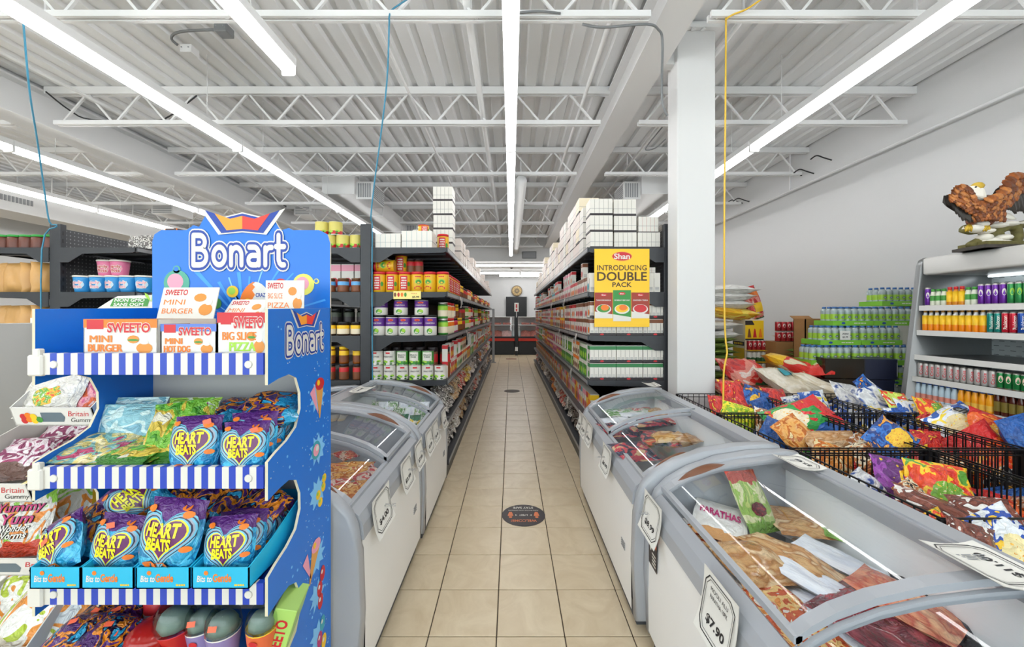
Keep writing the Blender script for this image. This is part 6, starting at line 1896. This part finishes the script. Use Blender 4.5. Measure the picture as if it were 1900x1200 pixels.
def water(x, y, z, label, rows=3, rz=0):
    t = E('water_pack', label, 'water pack', (x, y, z), (0, 0, rz), 'green water bottle packs')
    inst('film_base', wtm, t)
    inst('film', wfm, t)
    for r_ in range(rows):
        for c in range(6):
            inst('bottle', wbm, t, (-.1685 + c * .0674, -.1 + r_ * .067, .004))
ROWN = {1.53: 'top', 1.32: 'second', 1.125: 'third', .93: 'fourth', .735: 'fifth', .54: 'sixth', .345: 'seventh', .15: 'eighth'}
for z, y, xs in ((1.53, 4.32, (4.085,)), (1.325, 4.25, (3.53, 3.95)), (1.13, 4.18, (3.34, 3.76)), (.935, 4.1, (3.19, 3.61, 4.03)), (.74, 4.1, (3.51, 3.93)), (.545, 4.1, (3.51, 3.93)), (.35, 4.1, (3.51, 3.93)), (.155, 4.1, (3.51, 3.93))):
    for i, x in enumerate(xs):
        water(x, y, z, 'green labelled water pack in the %s layer from the top, %s from the cardboard box' % (ORD[round((1.53 - z) / .196)], ORD[i]), 3 if z > .9 else 1, R.uniform(-.03, .03))
pal = E('pallet', 'wooden pallet under the stacked water packs', 'pallet', (3.7, 4.1, 0))
wood = mat('pallet_wood', '#a98658', .8, var=.1)
for k in range(7):
    MB().box(-.5, .52, -.28 + k * .09, -.21 + k * .09, .13, .152, wood).obj('board', pal)
for k in range(3):
    MB().box(-.48 + k * .45, -.4 + k * .45, -.28, .33, 0, .13, wood).obj('runner', pal)
tg = E('price_card', 'white price card stuck on the third water layer', 'price tag', at(1568, 622, 4.03))
MB().rbox(-.052, .052, -.002, 0, -.045, .045, .0008, paper).obj('card', tg)
X = frame((0, -.0026, 0), (1, 0, 0), (0, 0, 1))
MB().text('$2.99', .055, .02, ink, X, .02, 0, (0, -.018, 0)).bars(X, 0, .015, .07, .02, 2, ink).obj('printing', tg)
# cardboard box beside the water
t = E('cardboard_box', 'tall plain cardboard box open at the top next to the water packs', 'box', (3.52, 4.75, 0))
MB().box(-.02, -.01, 0, .2, 0, 1.39, cardb).box(.23, .24, 0, .2, 0, 1.39, cardb).box(-.02, .24, 0, .01, 0, 1.39, cardb).box(-.02, .24, .19, .2, 0, 1.39, cardb).box(-.02, .24, 0, .2, .0, .012, cardb).obj('body', t)
MB().box(-.01, .23, 0, .006, 0, .09, cardb, Matrix.Translation((0, .2, 1.385)) @ Matrix.Rotation(-1.1, 4, 'X')).obj('flap', t)
# ================================================================ SACKS, CARTONS AND BOXES BY THE WALL
rice = pmat('sack_rice', ['#ece2cf', '#e3d6bd', '#f2eadb', '#dccdb2'], 3, .35, crinkle=.7, soft=True)
ricep = pmat('sack_rice_print', ['#ece2cf', '#e3d6bd', '#f2eadb', '#dccdb2'], 3, .35, crinkle=.7, soft=True)
redsk = pmat('sack_red', ['#b8222a', '#d8302c', '#e88a7a', '#efd8cf'], 2.5, .25, crinkle=.8, bot='#2f5a34', bf=.04)
rys = pmat('sack_red_yellow', ['#ecdfc4', '#e8d8b4', '#d8281e', '#d8281e'], 1.8, .3, top='#f2c020', bot='#d8281e', tf=.66)
whs = pmat('sack_white', ['#dcdad6', '#e6e4e0', '#cfcdca', '#e9e7e3'], 3, .45, soft=True)
grs = pmat('sack_green', ['#5f7a2a', '#7a9438', '#4a6022', '#8fa24a'], 3, .5, soft=True)
yls = pmat('sack_yellow', ['#f0c02a', '#e8a820', '#f6d85a', '#d8781c'], 3, .3)
brs = pmat('sack_brown', ['#c9b08a', '#b08a5a', '#e2d2b4', '#8a3a2a'], 3, .5)
SACK = [bagmesh('sack', .5, .72, .17, 80 + i, dummy, 14, 16, .05, .1, [0, .08, -.06][i]) for i in range(3)]
def sack(me, m, p, rot, sc, label, cat='sack', group=None, txt=None):
    o = inst('sack', SACK[me], None, p, rot, sc, [m])
    tag(o, label, cat, group)
    if txt:
        zf = BAGZ[SACK[me].name][2]
        for shape, m_ in txt:
            k = MB()
            k.grid(lambda u, v: (shape[0] + shape[2] * (u - .5), shape[1] + shape[3] * (v - .5), zf(shape[0] + shape[2] * (u - .5), shape[1] + shape[3] * (v - .5)) + shape[4]), 6, 6, m_)
            k.obj('printed_label', o)
    return o
HP = PI / 2
sack(0, whs, at(1316, 620, 5.6), (0, 0, HP), (1, .95, .8), 'white sack on the green ones behind the column', group='sacks behind the column')
sack(1, whs, at(1318, 603, 5.6), (0, 0, HP), (1, .95, .75), 'white sack second above the green ones')
sack(1, yls, at(1350, 581, 5.6), (.1, 0, HP), (.95, 1.0, 1.0), 'yellow sack in the middle of the stack behind the column')
for i in range(3):
    sack(i, whs, at(1340 + i * 2, 567 - i * 14, 5.62), (0, .05, HP), (1, .95 + .03 * i, .8), 'white sack over the yellow one, %s up' % ORD[i])
for i in range(12):
    sack(i % 3, grs, at(1312, 671 - i * 10.6, 5.6) if i < 5 else (2.75, 5.6, .04 + (i - 5) * .098), (0, 0, HP + R.uniform(-.06, .06)), (.95, .95, .52), 'dark green sack in the stack behind the column, %s' % ('%s from bottom' % ORD[i - 5] if i >= 5 else 'upper part, %s' % ORD[i]), group='green sacks')
sack(0, redsk, (3.40, 5.62, 1.61), (1.38, -.2, .35), (.5, .66, .8), 'red and yellow sack standing upright on the can carton', txt=[((.0, -.12, .3, .2, .012), cy), ((.0, .17, .3, .12, .012), co)])
dc = E('can_carton', 'tall yellow carton with rows of cans showing below its printed top', 'carton', (3.305, 5.42, 0))
w = .125
MB().box(-w, w, 0, .3, 0, 1.375, [cy, cy, ccream, cy, cy, ccream]).obj('body', dc)
k = MB()
X = frame((0, -.0015, 0), (1, 0, 0), (0, 0, 1))
k.add([(-w, 1.11, 0), (w, 1.11, 0), (w, 1.36, 0), (-w, 1.36, 0)], [(0, 1, 2, 3)], cy, False, X)
k.add([(-w, 1.30, .0004), (0, 1.30, .0004), (-.03, 1.36, .0004), (-w, 1.36, .0004)], [(0, 1, 2, 3)], cdk, False, X)
k.add([(-w, 1.095, 0), (w, 1.095, 0), (w, 1.115, 0), (-w, 1.115, 0)], [(0, 1, 2, 3)], cdk, False, X)
for q in range(3):
    a = -.07 + q * .075
    k.add([(a - .026, 1.13, .0006), (a + .026, 1.13, .0006), (a + .012, 1.22, .0006), (a + .004, 1.25, .0006), (a - .008, 1.25, .0006), (a - .014, 1.22, .0006)], [(0, 1, 2, 3, 4, 5)], [cbr, cr, co][q], False, X)
X = frame((-w - .0015, .16, 0), (0, -1, 0), (0, 0, 1))
w = .14
for q in range(3):
    z = 1.04 - q * .36
    k.add([(-w, z - .23, 0), (w, z - .23, 0), (w, z - .06, 0), (-w, z - .06, 0)], [(0, 1, 2, 3)], cy, False, X)
    k.add([(-w, z - .025, .0003), (w, z - .025, .0003), (w, z + .03, .0003), (-w, z + .03, .0003)], [(0, 1, 2, 3)], cdk, False, X)
    k.bars(X, 0, z + .0025, .22, .05, 1, cy, None, .0006, q)
k.add([(-w + .03, 1.16, 0), (w - .03, 1.16, 0), (w - .03, 1.32, 0), (-w + .03, 1.32, 0)], [(0, 1, 2, 3)], cw, False, X)
k.obj('carton_printing', dc)
w = .125
c_rw = can_('drink_can', ('can_redwhite', '#b8323a'), None, None, cw, .066, .135, emb=cw)
c_gw = can_('drink_can', ('can_greenwhite', '#4a7a54'), cw, None, cw, .066, .135, emb=cw)
for r_ in range(3):
    MB().box(-w, w, -.075, 0, .955 - r_ * .155, .96 - r_ * .155, cy).obj('ledge', dc)
    for q in range(4):
        put(c_rw if r_ == 0 else c_gw, (3.305 - .092 + q * .0615, 5.385, .961 - r_ * .155), '%s can in the yellow carton, %s row, %s along' % ('red and white' if r_ == 0 else 'green and white', ORD[r_], ORD[q]), 'can', 'cans in the yellow carton', (0, 0, 0), (.93, .93, 1))
for r_ in range(2):
    for q in range(4):
        put(c_rw, (3.62 + q * .07 - .0, 5.42, 1.075 + r_ * .14), 'red and white can beside the yellow carton, %s layer, %s along' % (['lower', 'upper'][r_], ORD[q]), 'can', 'cans beside the yellow carton')
t = E('can_crate', 'low brown crate holding up the red and white cans', 'crate', (3.73, 5.45, 0))
MB().box(-.18, .18, -.1, .2, 0, 1.074, cardb).obj('body', t)
MB().box(-.182, .182, -.102, -.1, .5, .53, cdk).obj('band', t)
sack(0, yls, (4.0, 5.6, 1.25), (0, 0, .2), (.6, .5, .6), 'yellow sack lying on the brown patterned ones')
for i in range(4):
    sack(i % 3, brs, (4.02, 5.55, .88 + i * .085), (0, 0, HP + .1 * (i % 2)), (.9, .72, .5), 'brown patterned sack beside the cardboard box, %s from bottom' % ORD[i], group='brown sacks')
t = E('rice_crate', 'plain carton under the brown patterned sacks', 'crate', (4.02, 5.55, 0))
MB().box(-.24, .24, -.2, .2, 0, .84, cardb).obj('body', t)
MB().box(-.242, .242, -.202, -.2, .4, .44, cdk).obj('band', t)
for i in range(3):
    sack(i, grs, (3.85, 5.08, .86 + i * .06), (0, 0, HP), (.75, .7, .4), 'green and brown flat sack before the brown ones, %s from bottom' % ORD[i])
t = E('rice_crate', 'plain carton under the flat green sacks', 'crate', (3.85, 5.08, 0))
MB().box(-.25, .2, -.16, .16, 0, .83, cardb).obj('body', t)
MB().box(-.252, .202, -.162, -.16, .4, .44, cdk).obj('band', t)
# front heap of sacks
def heap(px, py, Y):
    return at(px, py, Y)
sack(1, redsk, heap(1383, 692, 4.15), (.5, .05, .1), (.95, .62, 1.0), 'red sack with clear wrap on top of the red pile', txt=None)
sack(2, redsk, heap(1372, 722, 4.2), (.35, 0, .3), (1.0, .68, 1.0), 'red sack in the middle of the red pile')
sack(0, redsk, heap(1390, 745, 4.0), (.3, 0, -.2), (1.0, .68, 1.0), 'red sack lowest in the red pile')
sack(0, ricep, heap(1462, 712, 3.85), (.5, .12, .55), (1.05, .7, 1.05), 'big white rice sack with blue triangular label, sloping forward', txt=[((.03, .1, .26, .14, .014), cteal), ((.05, .08, .1, .05, .02), cw)])
sack(1, rice, heap(1522, 720, 3.8), (.4, .22, .85), (.8, .66, .95), 'plain cream rice sack lying beside the labelled one')
sack(2, rys, heap(1466, 677, 4.15), (.4, .15, 1.1), (.7, .72, .8), 'red yellow and cream sack on top, nearer the can carton')
sack(0, rys, heap(1520, 675, 4.05), (.35, -.1, -.9), (.7, .7, .85), 'red yellow and cream sack on top, nearer the black boxes')
sack(1, rys, heap(1532, 697, 4.05), (.4, .1, -.6), (.7, .6, .85), 'red and cream sack under the topmost ones')
for i, (px, py, Y) in enumerate(((1400, 770, 4.1), (1480, 770, 4.1), (1440, 760, 4.25), (1530, 765, 4.2))):
    sack(i % 3, rice, heap(px, py, Y), (.1, 0, .3 * i), (1, .8, 1), 'cream sack low in the heap behind the baskets, %s' % ORD[i])
for i in range(4):
    sack(i % 3, rice, (2.9, 4.15, .08 + .1 * i), (0, 0, .1 * i), (1.4, .75, .65), 'cream sack at the base of the heap, %s from floor' % ORD[i])
# two black boxes
navy = mat('box_navy', '#1d2238', .4)
gold = mat('box_dark_gloss', '#2b2620', .18, .3)
for i, (z, nm) in enumerate(((.635, 'lower'), (.83, 'upper'))):
    t = E('gift_carton', 'dark glossy carton with navy end, %s of the two' % nm, 'box', (3.33 + .02 * i, 3.86, z), (0, 0, -.15 - .03 * i))
    MB().rbox(-.33, .0, -.1, .25, 0, .19, .003, gold).rbox(.0, .27, -.1, .25, 0, .19, .003, navy).obj('body', t)
    MB().box(.262, .268, -.1015, -.1, .03, .16, rail).box(-.003, .003, -.1012, -.1, 0, .19, black).obj('printing', t)
t = E('carton_stack', 'plain carton under the dark glossy cartons', 'crate', (3.33, 3.9, 0), (0, 0, -.15))
MB().box(-.3, .25, -.1, .24, 0, .63, cardb).obj('body', t)
MB().box(-.302, .252, -.102, -.1, .3, .34, cdk).obj('band', t)
# ================================================================ EAGLE STATUE
eb = mat('eagle_brown', '#6e3816', .45, var=.3, vs=40)
eb2 = mat('eagle_rust', '#96521f', .45, var=.3, vs=40)
eb3 = mat('eagle_amber', '#b8743a', .45, var=.3, vs=40)
ed = mat('eagle_dark', '#3b3530', .5, var=.15, vs=30)
ew = mat('eagle_white', '#ece7dc', .5)
ey = mat('eagle_yellow', '#c9a52c', .45)
mos = mat('branch_moss', '#6a6436', .7, var=.3, vs=25)
EY = 3.02
es = E('eagle_statue', 'painted eagle statue with spread wings on a snowy branch atop the drinks cooler', 'statue', (3.75, EY, 1.926))
s_ = EY / F / 6.667
def ep(cx, cy, dy=0):           # point of the statue in its own frame, from the drawing of its outline
    Y = EY + dy
    return Vector(((1720 + cx / 6.667 - 948) * Y / F - 3.75, dy, H + (285 - cy / 6.667) * Y / F - 1.926))
def blob(name, chain, mats, parent=es, sub=2):
    me = bpy.data.meshes.new(name)
    vs = [c[0] for c in chain]
    me.from_pydata([tuple(v) for v in vs], [(i, i + 1) for i in range(len(vs) - 1)], [])
    o = inst(name, me, parent)
    o.modifiers.new('skin', 'SKIN')
    for i, c in enumerate(chain):
        r = c[1] if isinstance(c[1], tuple) else (c[1], c[1])
        me.skin_vertices[0].data[i].radius = r
    me.skin_vertices[0].data[0].use_root = True
    q = o.modifiers.new('sub', 'SUBSURF')
    q.levels = q.render_levels = sub
    me.materials.append(mats)
    for p in me.polygons:
        p.use_smooth = True
    return o
u = 150 * s_
blob('body', [(ep(900, 640, .05), .045), (ep(800, 590, .03), .085), (ep(680, 560, 0), .105), (ep(570, 540, -.01), .095), (ep(540, 470, -.01), .07)], eb)
hd_ = blob('head', [(ep(545, 500, -.05), .085), (ep(565, 430, -.05), .075), (ep(595, 350, -.05), .058), (ep(635, 312, -.055), .036)], ew)
k = MB().tube([ep(600, 318, -.075), ep(645, 300, -.075), ep(680, 300, -.07), ep(694, 330, -.065)], [.034, .03, .018, .002], 8, ey)
k.obj('beak', hd_)
k = MB()
for sy in (-.112, .0):
    k.lathe([(.002, -.006), (.008, 0), (.002, .006)], 8, black, ep(605, 312, sy))
k.obj('eye', hd_)
def feather(mb, p, d, L, W, m, tilt=0):
    d = d.normalized()
    side = Vector((d.z, 0, -d.x))
    pr_ = [(0, .25), (.25, .48), (.55, .5), (.8, .38), (.95, .15), (1, 0)]
    vs, n = [], len(pr_)
    for t_, w_ in pr_:
        b = p + d * L * t_ + Vector((0, -.012 - .02 * math.sin(t_ * 2.4) + tilt * t_, 0))
        vs += [b + side * W * w_, b + Vector((0, -.008, 0)), b - side * W * w_]
    fs = []
    for i in range(n - 1):
        fs += [(3 * i, 3 * i + 1, 3 * i + 4, 3 * i + 3), (3 * i + 1, 3 * i + 2, 3 * i + 5, 3 * i + 4)]
    vs2 = [v + Vector((0, .006, 0)) for v in vs]
    mb.add(vs, fs, m)
    mb.add(vs2, [f[::-1] for f in fs], m)
def wing(name, lead, lower, dark, droop, depth):
    """lead: leading edge points from shoulder to tip; lower: where the brown coverts end; dark: where the primaries end"""
    W = inst(name, None, es)
    base = MB()
    n = len(lead)
    vs = []
    for a, b in zip(lead, dark):
        m_ = (a * .35 + b * .65)
        vs += [a * .75 + b * .25 + Vector((0, .012, 0)), m_ + Vector((0, .02, 0))]
    base.add(vs + [v + Vector((0, .02, 0)) for v in vs], [(2 * i, 2 * i + 1, 2 * i + 3, 2 * i + 2) for i in range(n - 1)] + [(2 * n + 2 * i + 2, 2 * n + 2 * i + 3, 2 * n + 2 * i + 1, 2 * n + 2 * i) for i in range(n - 1)], ed)
    base.obj('wing_core', W)
    rr = random.Random(len(name) * 7 + n)
    def sm(P, t):
        f = t * (len(P) - 1)
        i = min(int(f), len(P) - 2)
        return P[i].lerp(P[i + 1], f - i)
    prim = MB()
    for i in range(11):
        t = (i + .3) / 10.6
        a, b = sm(lead, t), sm(dark, t)
        p = a.lerp(b, .42)
        feather(prim, p + Vector((0, -.004, 0)), b - p, (b - p).length * rr.uniform(.95, 1.06), .05, ed, depth)
    prim.obj('primary_feathers', W)
    cov = MB()
    for row in range(6):
        f = .88 - row * .165
        cnt = 8 + (name and len(lead)) // 2
        for i in range(cnt):
            t = (i + .5 * (row % 2)) / (cnt - .5)
            a, b = sm(lead, min(t, 1)), sm(lower, min(t, 1))
            p = a.lerp(b, max(f - .2, 0))
            d = (b - a)
            L = max(d.length * .34, .05)
            feather(cov, p + Vector((rr.uniform(-.004, .004), -.006 - .007 * row, rr.uniform(-.004, .004))), d + Vector((droop, 0, 0)), L * rr.uniform(.95, 1.15), .058, rr.choice([eb, eb2, eb3]), 0)
    tag(cov.obj('covert_feathers', W))
wing('wing', [ep(560, 560, -.06), ep(480, 480, -.07), ep(450, 380, -.07), ep(390, 320, -.06), ep(320, 312, -.05), ep(262, 350, -.04)],
     [ep(600, 670, -.07), ep(480, 640, -.08), ep(400, 585, -.08), ep(330, 565, -.07), ep(300, 520, -.06), ep(250, 490, -.05)],
     [ep(550, 680, -.05), ep(540, 730, -.05), ep(470, 755, -.05), ep(390, 730, -.04), ep(310, 660, -.04), ep(262, 560, -.03)], -.02, 0)
wing('wing', [ep(640, 460, -.07), ep(740, 420, -.06), ep(820, 340, -.04), ep(865, 220, -.02), ep(960, 150, .0), ep(1100, 170, .03), ep(1190, 250, .05)],
     [ep(720, 640, -.1), ep(850, 600, -.08), ep(940, 590, -.06), ep(1000, 530, -.04), ep(1060, 440, -.02), ep(1120, 380, .02), ep(1200, 360, .04)],
     [ep(800, 600, -.02), ep(900, 590, -.02), ep(990, 600, 0), ep(1050, 640, 0), ep(1120, 610, .03), ep(1185, 650, .05), ep(1230, 560, .08)], .02, .01)
bf = MB()
rr = random.Random(9)
for row in range(6):
    for i in range(9):
        x = 500 + i * 45 + (row % 2) * 22
        y = 480 + row * 32 + abs(i - 4) * 6
        feather(bf, ep(x, y, -.105 + .0022 * (i - 4) ** 2 + .002 * row), Vector((.25, -.0, -1)), .06, .036, rr.choice([eb, eb2, eb3]))
tag(bf.obj('breast_feathers', es))
for k_, (a, b, c) in enumerate((((600, 620), (560, 720), (520, 790)), ((790, 640), (760, 730), (740, 790)))):
    lg_ = blob('leg', [(ep(*a, -.03), .055), (ep(*b, -.04), .04), (ep(*c, -.05), .02)], eb)
    cl_ = MB()
    for dx in (-45, -10, 30):
        cl_.tube([ep(c[0], c[1], -.05), ep(c[0] + dx * .7, c[1] + 35, -.075), ep(c[0] + dx, c[1] + 75, -.07)], [.014, .012, .003], 6, ey)
    cl_.obj('talon', lg_)
for i in range(5):
    t_ = MB()
    feather(t_, ep(850, 640, .04), ep(960 + i * 22, 690 + i * 8, .05) - ep(850, 640, .04), .14, .045, ew)
    t_.obj('tail_feather', es)
br = MB()
br.tube(smooth([ep(430, 820, -.02), ep(520, 850, -.02), ep(650, 840, 0), ep(760, 900, 0), ep(880, 850, .02), ep(1010, 800, .02), ep(1100, 830, .02), ep(1120, 940, .02), ep(1080, 1000, .02)]), [.018] + [.032] * 39 + [.028], 8, mos)
br.tube(smooth([ep(1000, 790, .02), ep(1100, 790, .02), ep(1200, 775, .02)]), [.03] * 10 + [.012], 7, mos)
br.tube(smooth([ep(760, 890, 0), ep(700, 960, 0), ep(620, 1000, 0), ep(540, 1040, 0)]), .034, 8, mos)
br.tube(smooth([ep(880, 860, .02), ep(900, 930, .02), ep(1000, 1000, .02)]), .03, 8, mos)
br.obj('branch', es)
sn = MB()
for (x, y, d, rx, rz) in ((560, 830, -.03, .075, .035), (640, 780, -.02, .06, .03), (720, 860, -.03, .05, .02), (860, 790, .0, .07, .022), (980, 770, .0, .09, .02), (780, 985, -.02, .08, .03), (700, 940, -.02, .04, .03), (930, 940, -.0, .06, .025), (880, 1000, -.03, .09, .02), (720, 1010, -.02, .06, .02), (1130, 765, .02, .03, .012)):
    c = ep(x, y, d)
    sn.grid(lambda a, b: (c.x + rx * math.cos(2 * PI * a) * math.sin(PI * b), c.y + .06 * math.sin(2 * PI * a) * math.sin(PI * b), c.z + rz * math.cos(PI * b)), 10, 6, ew)
tag(sn.obj('snow', es), kind='stuff')
pl = MB()
b0 = ep(640, 1070)
pl.prism([(ep(480, 0).x, -.12), (ep(1125, 0).x, -.12), (ep(1125, 0).x, .14), (ep(560, 0).x, .14)], .022, ed)
pl.prism([(ep(540, 0).x, -.1), (ep(1115, 0).x, -.1), (ep(1115, 0).x, .12), (ep(600, 0).x, .12)], .05, mos)
pl.obj('plinth', es)
# ================================================================ FAR END OF THE AISLE
dr = tag(MB().box(-.18, .64, 16.9, 16.98, 0, 2.19, mat('door_black', '#1c1d20', .5)).obj('door_1'), 'black doorway in the end wall beneath the round wall plaque', 'door', kind='structure')
MB().box(-.21, -.18, 16.9, 17, 0, 2.22, black).box(.64, .67, 16.9, 17, 0, 2.22, black).box(-.21, .67, 16.9, 17, 2.19, 2.22, black).obj('door_frame', dr)
brz = mat('plaque_bronze', '#8d7a5c', .4, .4, bump=.6, bs=30)
t = E('wall_plaque', 'round bronze plaque hung on the end wall above the black doorway', 'wall plaque', (.25, 16.96, 2.47))
X = frame((0, 0, 0), (1, 0, 0), (0, 0, 1))
MB().lathe([(.2, 0), (.23, .02), (.23, .03), (.2, .035), (.02, .036)], 28, brz, X=X).obj('disc', t)
m = MB()
for k in range(12):
    a = k * PI / 6
    m.disc((.15 * math.cos(a), .15 * math.sin(a), .038), .03, 6, mat('plaque_gold', '#c2a46a', .4, .5), X)
    m.disc((.07 * math.cos(a + .2), .07 * math.sin(a + .2), .038), .016, 6, ed, X)
m.obj('relief', t)
redm, meat = mat('counter_red', '#c8321f', .4), mat('meat_pink', '#d8867a', .4, bump=.6, bs=25, var=.25, vs=18)
ctr_b = mat('counter_black', '#1b1c1f', .35)
for x0, x1, lab in ((-1.9, .13, 'meat counter with red strip, on the plaque side of the sign post'), (.27, 2.2, 'meat counter with red strip, beyond the sign post')):
    t = E('meat_counter', lab, 'counter', ((x0 + x1) / 2, 14.5, 0))
    w = (x1 - x0) / 2
    MB().rbox(-w, w, 0, .9, 0, .49, .01, ctr_b).obj('base', t)
    MB().box(-w, w, -.03, .0, .5, .60, redm).obj('red_strip', t)
    MB().box(-w, w, 0, .9, .49, .66, ctr_b).obj('well', t)
    MB().box(-w, w, .25, .75, 1.06, 1.09, steelw).box(-w + .02, -w + .05, .3, .7, .66, 1.06, steelw).box(w - .05, w - .02, .3, .7, .66, 1.06, steelw).obj('upper_shelf', t)
    MB().grid(lambda a, b: (-w + 2 * w * a, .02 + .1 * b * b, .66 + .7 * b), 1, 5, glass).obj('front_glass', t)
    MB().box(-w, w, .15, .8, 1.36, 1.385, mat('counter_top', '#dcdcda', .3)).obj('top', t)
    MB().box(-w, w, .8, .88, .66, 1.36, steelw).obj('back', t)
    n = 5
    for i in range(n):
        x = -w + .1 + (2 * w - .2) * (i + .5) / n
        o = tag(MB().grid(lambda a, b: ((a - .5) * .36, .12 + .6 * b, .0 + .1 * math.sin(PI * a) * math.sin(PI * b) + .03 * math.sin(9 * a) * math.sin(11 * b) + .18 * b), 8, 8, meat).obj('meat_tray', None, ((x0 + x1) / 2 + x, 14.5, .665)), 'heap of pink meat in the counter %s, %s along' % ('before the doorway' if x0 < 0 else 'past the sign post', ORD[i]), 'meat', 'meat heaps in the counters')
        o = tag(MB().rbox(-.15, .15, .3, .7, 0, .07, .01, meat).obj('meat_tray', None, ((x0 + x1) / 2 + x, 14.5, 1.09)), 'meat tray on the upper shelf of the counter %s, %s along' % ('before the doorway' if x0 < 0 else 'past the sign post', ORD[i]), 'meat', 'meat trays on the upper shelves')
t = E('sign_post', 'black post carrying a white sign with red arrows between the meat counters', 'sign', (.2, 14.3, 0))
MB().box(-.045, .045, -.03, .03, 0, 1.36, ctr_b).box(-.012, .012, -.012, .012, 1.36, 1.6, steelw).obj('pole', t)
MB().rbox(-.078, .078, -.02, .0, 1.56, 1.88, .01, paper).obj('panel', t)
X = frame((0, -.022, 1.72), (1, 0, 0), (0, 0, 1))
MB().add([(-.045, .02, 0), (0, -.03, 0), (.045, .02, 0), (.02, .02, 0), (.03, .11, 0), (-.03, .11, 0), (-.02, .02, 0)], [(0, 1, 2, 3, 4, 5, 6)], cr, False, X).add([(-.02, -.14, 0), (.02, -.14, 0), (.03, -.06, 0), (-.03, -.06, 0)], [(0, 1, 2, 3)], cr, False, X).obj('printing', t)
MB().box(-.05, .05, -.034, -.03, .16, .3, steelw).obj('label', t)
t = E('guard_post', 'grey steel guard post with a short arm at the far end of pickle shelving', 'post', (-.53, 12.1, 0))
MB().box(-.035, .035, -.035, .035, 0, 1.63, mat('post_grey', '#9a9b9c', .4, .4)).obj('upright', t)
MB().box(-.28, .035, -.02, .02, 1.6, 1.63, mat('post_grey')).obj('arm', t)
MB().box(-.08, .08, -.08, .08, 0, .012, mat('post_grey')).obj('foot_plate', t)
t = E('camera_dome', 'small dark security camera under the lowered back ceiling', 'security camera', at(949, 496, 14.0))
MB().lathe([(.005, -.06), (.045, -.03), (.05, 0), (.05, .02)], 14, cdk).obj('dome', t)
MB().tube([(0, 0, .02), (0, 0, 3.1 - at(949, 496, 14.0).z)], .012, 6, steelw).obj('stem', t)
# floor stickers
def sticker(x, y, r, label, lines, m=cdk):
    t = E('floor_sticker', label, 'sticker', (x, y, .0006))
    MB().lathe([(r, 0), (r, .0012)], 40, m, (0, 0, 0)).obj('disc', t)
    if lines:
        k = MB()
        X = frame((0, 0, .0018), (-1, 0, 0), (0, -1, 0))
        oc = c_('sticker_copper', '#d8784a', .5)
        k.text('WELCOME!', r * 1.15, r * .2, oc, X, .02, 0, (0, r * .52, 0)).text('STAY SAFE', r * .95, r * .17, cw, X, .02, 0, (0, -r * .68, 0)).text('PLEASE PRACTICE SOCIAL DISTANCING', r * 1.4, r * .09, cw, X, .0, 0, (0, -r * .42, 0)).text('6 FEET', r * .4, r * .13, cw, X, .02, 0, (0, r * .02, 0))
        for s in (-1, 1):
            k.add([(s * r * .28, r * .02, 0), (s * r * .38, r * .07, 0), (s * r * .38, -r * .03, 0)], [(0, 1, 2)], cw, False, X)
            k.disc((s * r * .6, r * .2, 0), r * .08, 10, oc, X)
            k.add([(s * r * .6 + a * r, b * r, 0) for a, b in ((-.13, .1), (.13, .1), (.1, -.1), (.06, -.28), (-.06, -.28), (-.1, -.1))], [(0, 1, 2, 3, 4, 5)], oc, False, X)
        k.obj('printing', t)
sticker(.09, 2.86, .155, 'round dark welcome sticker on the floor nearest the camera', 1)
sticker(.02, 7.55, .15, 'round worn grey sticker farther down the aisle floor', 0, c_('sticker_worn', '#5f564c', .7))
tag(MB().box(-.16, .18, 13.0, 13.25, .0006, .0018, c_('sticker_rust', '#7a4436', .7)).obj('floor_sticker'), 'rust red rectangular floor sticker before the meat counters', 'sticker')
